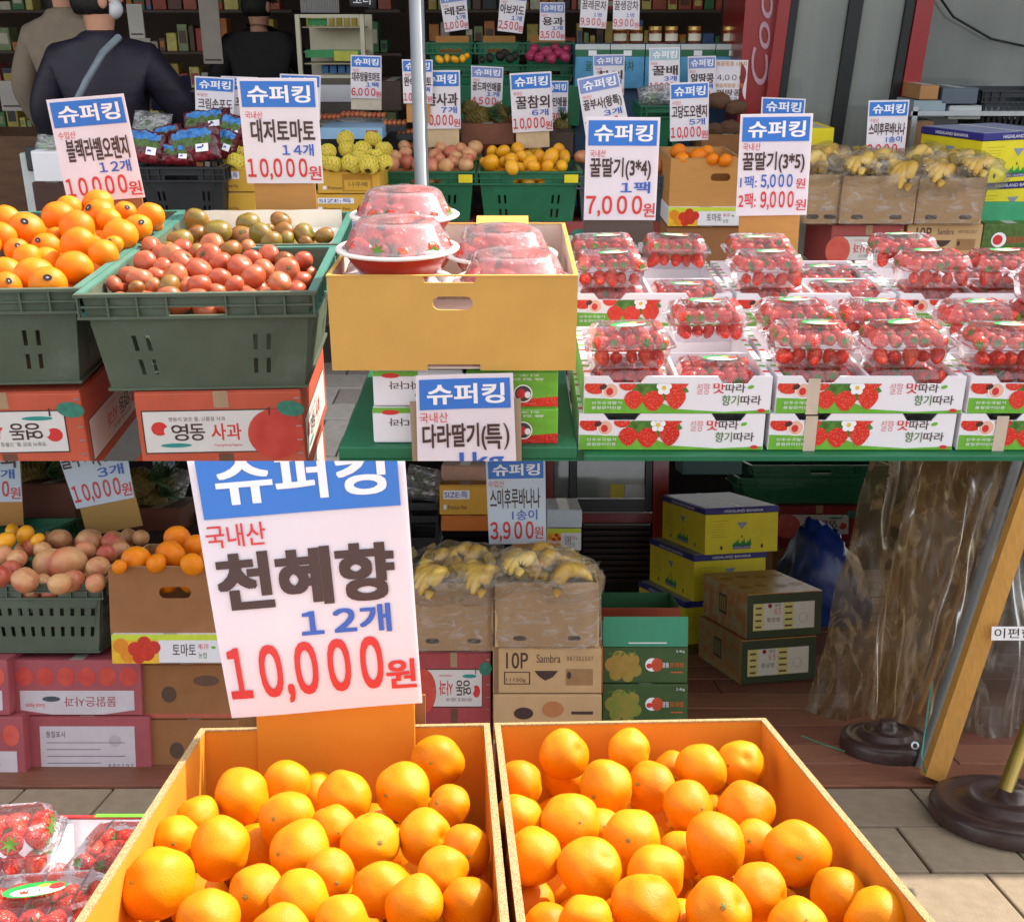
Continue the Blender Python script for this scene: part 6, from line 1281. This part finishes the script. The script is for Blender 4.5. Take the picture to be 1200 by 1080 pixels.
# ---- stacks behind, middle
crate_px('black crate of bagged fruit right of the very large sign', 470, 516, 583, 5.0, .40, .25, BLACKP, BLACKP, slots='many')
bag('clear bag of reddish fruit standing in the black crate', 497, 566, 44, 40, 5.05, .2, 'green')
o, W, H = carton('yellow and orange carton left of the banana price sign', 515, 574, 568, 603, 4.9, .36, mat('#e0a838', .5, .08, 12), name='fruit_carton'); yprint(o, W, H)
carton('orange carton below the yellow one', 517, 574, 604, 622, 4.9, .36, mat('#d87a2a', .5, .08, 12), name='fruit_carton')
carton('upper peach coloured carton behind the banana price sign', 517, 572, 545, 566, 5.05, .3, mat('#c89a84', .5, .15, 12), name='fruit_carton')
sign('price sign for bananas at 3,900 above the film wrapped boxes', (569, 538), (639, 536), (640, 637), (573, 637), 4.42, [('수입산', .03, .30, .255, .33, REDT, 0), ('스미후루바나나', .05, .90, .35, .58, BROWNT, .03), ('1송이', .42, .85, .60, .72, BLUET, .02), ('3,900', .04, .78, .74, .965, REDT, .05), ('원', .80, .95, .80, .94, REDT, .02)], hdr=.235, paper=mat('#c8d4e0', .4, .03, 6), bend=.002)
b = MB(); a, b_, zt, zb = front(600, 640, 630, 668, 4.44); b.box(a, b_, 4.66, 4.67, zb, zt, CARD); solid('cardboard_sheet', b, 'small cardboard sheet standing behind the bananas', 'cardboard')
o, W, H = carton('white and blue carton right of the banana price sign', 641, 682, 597, 618, 4.9, .36, mat('#c8d4dc', .5, .08, 12), name='fruit_carton')
o, W, H = carton('carton printed with tomatoes below the white and blue one', 641, 681, 619, 645, 4.9, .36, WHITE, name='tomato_carton'); tomato_print(W, H).build('front_print', o)
def banana_stack():
    banana_box('lower left', 484, 578, 683, 762, 4.05, .38, 103, 3, bscale=1.15)
    banana_box('lower right', 580, 702, 683, 758, 4.02, .38, 113, 3, top=False, bscale=1.15)
banana_stack()
for i, (x, y) in enumerate(((497, 672), (541, 664), (655, 657))):
    p = F.Y(x, y, 4.2); b = MB(); b.box(-.018, .018, 0, .003, -.012, .012, REDT if i < 2 else mat('#c85a2a', .4)); b.box(-.018, .018, -.001, -.0002, .012, .018, GRNP); solid('banana_label', b, ('red tag on the left banana bunch of the left box', 'red tag on the right banana bunch of the left box', 'red and green tag on the banana bunch of the right box')[i], 'tag', p, (0, random.uniform(-.3, .3), 0), group='banana tags')
apple_carton('red apple carton with upside down label below the left banana box', 486, 575, 764, 4.06, .40, .30, flip=True, group=None, col='#a8484a')
o, W, H = carton('large brown carton marked 10P in the lower view', 578, 705, 759, 812, 4.02, .42, BB, name='fruit_carton'); TENP(W, H).build('front_print', o)
b = MB(); b.box(W / 2 + .0005, W / 2 + .004, .002, .41, 0, H, mat('#b8602e', .6)); b.box(-W / 2 + .003, -W / 2 + .02, -.0012, -.0002, 0, H, mat('#8a6a4a', .6)); b.build('side_print', o)
o, W, H = carton('lower brown carton with orange stripe and oval print', 578, 705, 813, 872, 4.02, .42, BB, name='fruit_carton')
b = MB(); b.oval(-W * .22, H * .62, W * .09, H * .12, -.0008, BROWNT, 18); b.oval(W * .05, H * .7, W * .10, H * .16, -.0008, mat('#b87a4a', .6), 18); b.rect(W * .22, W * .42, H * .6, H * .66, -.0008, BROWNT); b.poly([(-W / 2, H * .3), (0, H * .45), (W / 2, H * .48), (W / 2, H * .2), (-W / 2, H * .1)], -.0008, mat('#c05a26', .6)); b.build('front_print', o)
TP = fruit_mat('printed_tomato', ['#8a7a2a', '#a88a3a', '#7a8a34'], rough=.5, pore=0, sss=0)
for i, (yt, yb) in enumerate(((757, 800), (801, 848))):
    o, W, H = carton(('upper', 'lower')[i] + ' green tomato carton printed with green tomatoes', 706, 806, yt, yb, 4.12, .40, mat('#3f5a30', .5, .15, 12), name='tomato_carton', group='green tomato cartons', side=None)
    b = MB()
    for cx_2, cz_2, r in ((-.38, .5, .03), (-.30, .68, .03), (-.24, .38, .032), (-.16, .62, .03), (-.34, .25, .026), (-.12, .35, .026), (-.2, .18, .022)): b.oval(W * cx_2, H * cz_2, r, r, -.0008 + cx_2 * .0003, TP, 16)
    for k in range(5): b.oval(W * (-.4 + .07 * k), H * .8, .012, .004, -.0012, GRND, 8, .5 * k)
    b.oval(W * .08, H * .5, .026, .026, -.0009, WHT, 18); b.oval(W * .14, H * .5, .022, .026, -.0011, mat('#c85030', .5), 18); b.oval(W * .05, H * .47, .012, .010, -.0013, REDT, 12)
    b.text('영동', W * .2, W * .28, H * .42, H * .56, -.0008, WHT, .02); b.text('토마토', W * .29, W * .46, H * .42, H * .56, -.0008, mat('#d8602a', .4), .02); b.rect(W * .3, W * .44, H * .28, H * .31, -.0008, mat('#d8602a', .4)); b.text('2.4kg', W * .36, W * .46, H * .82, H * .9, -.0008, WHT, 0); b.build('front_print', o)
    if i == 0:
        b = MB(); b.box(-W / 2 + .002, W / 2 - .002, -.003, .001, H, H + .115, mat('#3f9070', .5, .08, 12)); b.box(-W * .2, W * .25, -.0042, -.0032, H + .012, H + .016, WHT); b.build('open_flap', o)
xa, xb, zt, zb = front(700, 797, 712, 735, 4.7); openbox('open red and green box behind the green tomato cartons', (xa + xb) / 2, 4.7, zb - .15, xb - xa, .30, zt - zb + .15, mat('#a8482c', .5, .1, 12), mat('#3f7a4c', .5, .1, 12))
# door with red frame
t = thing('cooler_door', 'dark glass door in a red frame above the green tomato cartons', 'door', (F.Y(720, 600, 6.3).x, 6.3, -1.5)); ox2 = F.Y(720, 600, 6.3).x
e2 = lambda x: F.Y(x, 600, 6.3).x - ox2; z2_ = lambda y: F.Y(720, y, 6.3).z + 1.5
for xa, xb, ya, yb_, m_ in ((764, 782, 480, 672, REDF), (682, 763.5, 600, 611, REDF), (640, 648, 480, 600, REDF)): b = MB(); b.box(e2(xa), e2(xb), -.04, .02, z2_(yb_), z2_(ya), m_); b.build('red_frame_bar', t)
for xa, xb, ya, yb_ in ((667, 675, 480, 599), (755.5, 763, 480, 599), (675.5, 755, 584, 599)): b = MB(); b.box(e2(xa), e2(xb), -.03, .02, z2_(yb_), z2_(ya), DK); b.build('black_door_frame', t)
b = MB(); b.box(e2(676), e2(755), .0, .01, z2_(583), z2_(470), GLS); b.build('glass_pane', t)
b = MB(); b.box(e2(649), e2(666), .0, .01, z2_(599), z2_(470), GLS); b.build('glass_pane', t)
for xa, xb, c_ in ((715, 731, '#d0c030'), (732, 755, '#c8ccd0')): b = MB(); b.box(e2(xa), e2(xb), -.004, -.001, z2_(583), z2_(567), mat(c_, .5)); b.build('paper_note', t)
for i in range(10): b = MB(); b.box(e2(684), e2(762), -.02, .012, z2_(618 + 7 * i), z2_(614 + 7 * i), mat('#3a2620', .5, .1, 10)); b.build('louvre_slat', t)
b = MB(); b.box(e2(640), e2(764), .03, .05, z2_(760), z2_(612), mat('#1d1411', .7)); b.build('kick_panel', t)

# ---- yellow banana cartons, ornate gift boxes
p = F.Y(876, 648, 5.5)
for i, (px_, py_, nm_) in enumerate(((876, 646, 'top'), (862, 700, 'middle'), (850, 756, 'bottom'))):
    q = F.Y(px_, py_, 5.45); highland(f'{nm_} yellow banana carton of the stack of three', q.x - .03, 5.45, F.Y(876, 648, 5.45).z - .232 * i, .40, .52, .23, R(16 + i * 1.5), group='stack of yellow banana cartons')
ORN = fruit_mat('ornate_print', ['#8a7a4c', '#aea06c', '#c07a3c', '#b8ae80'], rough=.35, pore=0, sss=0, scale=3.2)
OLV = mat('#34402c', .4, .12, 12, key='olive_card')
def ornate(label, x, Y, z, W, D, H, yaw):
    o = thing('gift_carton', label, 'box', (x, Y, z), (0, 0, yaw), 'ornate fruit gift cartons')
    b = MB(); b.box(-W / 2, W / 2, 0, D, 0, H - .0035, OLV, .003); b.build('body', o)
    b = MB(); b.box(-W / 2, W / 2, 0, D, H - .003, H, ORN); 
    for k in range(8): 
        cx_3, cy_3 = -W * .36 + W * .24 * (k % 4), D * (.28 + .42 * (k // 4)) + .02 * (k % 2)
        b.add([(cx_3 + .034 * math.cos(2 * math.pi * j / 14), cy_3 + .030 * math.sin(2 * math.pi * j / 14), H + .0006 + .0001 * k) for j in range(14)], [tuple(range(14))], mat('#b8692a', .4, .25, 60, key='print_orange'))
    b.build('lid', o)
    b = MB(); b.box(-W / 2 - .0012, -W / 2 - .0002, .002, D - .002, .002, H - .002, ORN); b.box(-W / 2 - .0024, -W / 2 - .0014, D * .45, D * .62, H * .3, H * .75, OLV)
    for k in range(3): b.box(-W / 2 - .0034, -W / 2 - .0026, D * (.47 + .05 * k), D * (.50 + .05 * k), H * .36, H * .7, mat('#a8925a', .4))
    b.build('side_print', o)
    b = MB(); y = -.0008; W2 = W
    b.rect(-W2 * .42, W2 * .40, H * .18, H * .78, y, mat('#c9c9c0', .4, .04, 20)); b.rect(-W2 * .42, -W2 * .28, H * .18, H * .78, y - .0003, mat('#c9c27a', .4)); b.rect(-W2 * .02, W2 * .12, H * .18, H * .78, y - .0003, mat('#c9c27a', .4))
    for k in range(4):
        b.rect(-W2 * .39, -W2 * .31, H * (.24 + .14 * k), H * (.28 + .14 * k), y - .0006, BROWNT); b.rect(W2 * .0, W2 * .10, H * (.24 + .14 * k), H * (.28 + .14 * k), y - .0006, BROWNT)
    b.oval(-W2 * .2, H * .72, .010, .010, y - .0006, REDF, 12); b.text('65', -W2 * .14, -W2 * .05, H * .52, H * .66, y - .0006, REDT, .01); b.text('제주', -W2 * .14, -W2 * .05, H * .68, H * .76, y - .0006, BROWNT, 0); b.text('황금향', -W2 * .24, -W2 * .06, H * .36, H * .46, y - .0006, BROWNT, 0)
    b.oval(W2 * .25, H * .42, .022, .022, y - .0006, mat('#a8a8a0', .4), 18); b.oval(W2 * .25, H * .42, .019, .019, y - .0009, mat('#c9c9c0', .4), 18); b.build('front_label', o)
ya = R(14)
q = F.Y(912, 805, 4.78)
for i in range(2): ornate(('lower', 'upper')[i] + ' ornate gift carton with printed oranges beside the tomato cartons', q.x + .02 * i, 4.78, -1.5 + .205 * i, .36, .46, .20, ya)

# ---- upper right: dark crates, red carton, blue bag
for i, (x0, x1, yt) in enumerate(((866, 1040, 560), (880, 1045, 545))): crate_px(('lower', 'upper')[i] + ' dark green crate at the upper right', x0, x1, yt, 6.6, .40, .16 + .06 * i, GREEN, GREEN)
o, W, H, _ = apple_carton('red apple carton under the dark green crates', 912, 1006, 592, 6.55, .4, .25, flip=True, group=None, col='#8a1f14')
carton('teal tank like carton at the top beside the yellow boxes', 800, 870, 520, 556, 6.6, .3, mat('#4f7a7a', .4, .1, 10), name='teal_carton')
carton('brown floor carton behind the blue bag', 905, 1010, 640, 700, 6.7, .35, CARDB)
BLU = mat('#14307a', .35, .3, 10, .9, 14, .6, key='blue_bag_film')
q = F.Y(962, 690, 5.9); ms = ico(4, lambda v: Vector((v.x * (.20 + .05 * noise.noise(v * 2.1)) * (1.15 - .35 * v.z), v.y * .17, v.z * .37)) * (1 + .16 * abs(noise.noise(v * 4 + Vector((3, 1, 2)))) + .05 * noise.noise(v * 11))); ms.materials.append(BLU)
o = link('blue_bag', ms); pose(o, q, (0, R(-8), 0)); tag(o, 'large crumpled blue plastic bag behind the plastic curtain', 'bag')

# ---- plastic curtain, leaning post, umbrella bases
CUR = clear('#d8c4a0', .02, .25, .5, 4, .16, .42, key='brown_curtain_film', body='#c8ac84', fres=.2, drape=True)
def curtain(label, top, bot, Y0, folds, amp, seed, m, name='plastic_curtain'):
    """hanging film between an upper and a lower outline (px at y)"""
    b = MB(); n, k = 60, 26; vs = []
    for j in range(k + 1):
        u = j / k
        for i in range(n + 1):
            s_ = i / n; x = (top[0] + (top[1] - top[0]) * s_) * (1 - u) + (bot[0] + (bot[1] - bot[0]) * s_) * u; y = top[2] * (1 - u) + (bot[2] + (bot[3] - bot[2]) * s_) * u
            p = F.Y(x, y, Y0 - .25 * u); w_ = amp * (math.sin(s_ * folds * 6.28 + seed + 1.5 * math.sin(3 * s_ + u * 2)) + .35 * math.sin(s_ * folds * 11 + u * 6 + seed) + .5 * noise.noise(Vector((s_ * 9 + seed, u * 3, 1)))) * (.5 + .8 * u)
            p.y += w_ + .10 * noise.noise(Vector((s_ * 5 + seed, u * 4, 0))); vs.append(p)
    b.add(vs, [(j * (n + 1) + i, j * (n + 1) + i + 1, (j + 1) * (n + 1) + i + 1, (j + 1) * (n + 1) + i) for j in range(k) for i in range(n)], m)
    return solid(name, b, label, 'plastic curtain', group='plastic curtains', smooth=True)
curtain('brownish clear plastic curtain gathered at the upper right', (1030, 1165, 500), (948, 1090, 838, 900), 4.6, 1.6, .05, 1, CUR)
curtain('second layer of brownish plastic curtain nearer the leaning post', (1075, 1190, 500), (1010, 1095, 830, 895), 4.3, 1.8, .05, 4, CUR)
curtain('greyish clear plastic sheet right of the leaning post', (1170, 1290, 500), (1105, 1260, 900, 985), 4.35, 1.5, .05, 7, clear('#d8d0c0', .03, .25, .5, 4, .16, .40, body='#c8c0b0', fres=.25, drape=True))
def rod(label, a, b_, Ya, Yb_, r, m, name, cat, n=12, square=None, group=None):
    p, q = F.Y(*a, Ya), F.Y(*b_, Yb_); t = MB()
    if square:
        d = (p - q).normalized(); s_ = Vector((1, 0, 0)); s_ = (s_ - d * s_.dot(d)).normalized(); f_ = d.cross(s_); hw, hd = square
        t.add([c + s_ * i * hw + f_ * j * hd for c in (q, p) for i, j in ((-1, -1), (1, -1), (1, 1), (-1, 1))], [(0, 1, 2, 3), (4, 5, 6, 7), (0, 1, 5, 4), (1, 2, 6, 5), (2, 3, 7, 6), (3, 0, 4, 7)], m)
    else: t.tube([q, p], r, m, n)
    return solid(name, t, label, cat, group=group, smooth=not square)
WOOD = mat('#b9853c', .6, .14, 10, .2, 40, .3, stretch=(9, 9, .8), key='pine_wood')
rod('square pine post leaning at the right edge', (1232, 500), (1092, 912), 3.95, 3.66, 0, WOOD, 'wooden_post', 'post', square=(.034, .028))
rod('thin grey post beside the leaning pine post', (1205, 500), (1078, 900), 4.05, 3.80, .018, mat('#6a6a66', .5, .1, 10, key='grey_post'), 'grey_post', 'post')
rod('brass coloured pole inside the plastic curtain', (1135, 660), (1075, 835), 4.35, 4.2, .013, mat('#a87f30', .35, .1, 20, metal=.4, key='brass'), 'brass_pole', 'pole')
rod('gilded umbrella pole at the right edge', (1228, 790), (1178, 925), 3.32, 3.28, .022, mat('#8a7430', .3, .15, 20, metal=.5, key='gilt'), 'umbrella_pole', 'pole')
IRON = mat('#3a2622', .4, .25, 14, .3, 60, .5, coat=.2, key='painted_iron')
for px_, py_, r, lb in ((1185, 948, .245, 'front round dark umbrella base at the right edge'), (1040, 868, .17, 'rear round dark umbrella base under the curtain')):
    q = F.Z(px_, py_, -1.5 + .03); b = MB(); b.lathe([(r, 0), (r * 1.0, .035), (r * .97, .05), (r * .80, .058), (r * .76, .052), (r * .60, .058), (r * .56, .075), (r * .50, .078), (r * .46, .066), (r * .22, .072), (r * .18, .10), (.03, .11), (.001, .11)], IRON, 48); solid('umbrella_stand', b, lb, 'umbrella base', (q.x, q.y, -1.5), group='round umbrella bases', smooth=True)
q = F.Y(1072, 873, 3.66); b = MB(); b.lathe([(.008, 0), (.014, .001), (.014, .003), (.008, .004)], STEEL, 16); solid('eyelet', b, 'metal eyelet in the curtain corner beside the post foot', 'eyelet', q, (R(80), 0, 0))
q = F.Y(1150, 668, 3.9)
b = MB(); b.tube([F.Y(940, 862, 4.0) * 1, F.Y(965, 872, 3.95), F.Y(990, 880, 3.9)], .003, mat('#3f7a5a', .6), 5); solid('green_string', b, 'green string lying on the planks', 'string', smooth=True)
b = MB(); b.tube([F.Y(1092, 800, 3.8), F.Y(1085, 850, 3.72), F.Y(1080, 885, 3.66), F.Y(1084, 905, 3.64)], .003, mat('#3f9a8a', .6), 5); solid('green_string', b, 'green cord tied to the foot of the leaning post', 'string', smooth=True)
a, b_, zt, zb = front(1162, 1215, 734, 750, 3.72); b = MB(); b.box(a, b_, 3.72, 3.722, zb, zt, WHT); b.text('이편한', a + .01, b_ - .01, zb + .008, zt - .006, 3.7195, BROWNT, .02); solid('banner_strip', b, 'narrow white strip with dark wording at the right edge', 'strip')
b = MB(); a, b_, zt, zb = front(1060, 1290, 480, 760, 5.6); b.box(a, b_, 5.6, 5.65, -1.5, zt + .4, mat('#5a4a3c', .7, .2, 6)); solid('side_partition', b, 'dark brown partition behind the plastic curtains', 'partition')

# =============================================================================================== finish
F = U
if EXTRA.v:
    for m_ in BERLOW.mats: EXTRA.mi(m_)
    o = EXTRA.build('strawberries', None, True); pose(o, (0, 0, 0)); o['kind'] = 'stuff'; o['label'] = 'strawberries filling the packs of the rear boxes'
# the two levels meet in one plane through the eye: each ends there
up = cam.rotation_euler.to_matrix() @ Vector((0, 1, 0))
def cut_level(fr, sgn):
    dead = []
    def world(o):
        m = o.matrix_basis
        p = o
        while p.parent: m = (p.matrix_parent_inverse if True else Matrix()) @ m if False else m; m = p.parent.matrix_basis @ p.matrix_parent_inverse @ m; p = p.parent
        return m
    for o in fr.obs:
        if o.type != 'MESH' or o.modifiers: continue
        M = world(o); cs = [((M @ Vector(c)) - EYE).dot(up) * sgn for c in o.bound_box]
        if min(cs) >= 0: continue
        if max(cs) <= 0: dead.append(o); continue
        me = o.data.copy(); o.data = me; bm = bmesh.new(); bm.from_mesh(me); Mi = M.inverted(); n = (M.to_3x3().transposed() @ (up * -sgn)); co = Mi @ EYE
        bmesh.ops.bisect_plane(bm, geom=bm.verts[:] + bm.edges[:] + bm.faces[:], plane_co=co, plane_no=n.normalized(), clear_outer=True)
        if not bm.faces: dead.append(o)
        bm.to_mesh(me); bm.free()
    ds = set(dead)
    for o in list(fr.obs):
        if o in ds:
            for c in o.children:
                if c not in ds: c.matrix_basis = o.matrix_basis @ c.matrix_basis; c.parent = None; print('orphan', c.name)
    for o in dead: fr.obs.remove(o); bpy.data.objects.remove(o)
    ch = True
    for o in list(fr.obs):
        if o.type == 'EMPTY' and not o.children: fr.obs.remove(o); bpy.data.objects.remove(o)
bpy.context.view_layer.update()
cut_level(U, 1); cut_level(L, -1)
bpy.context.view_layer.update()
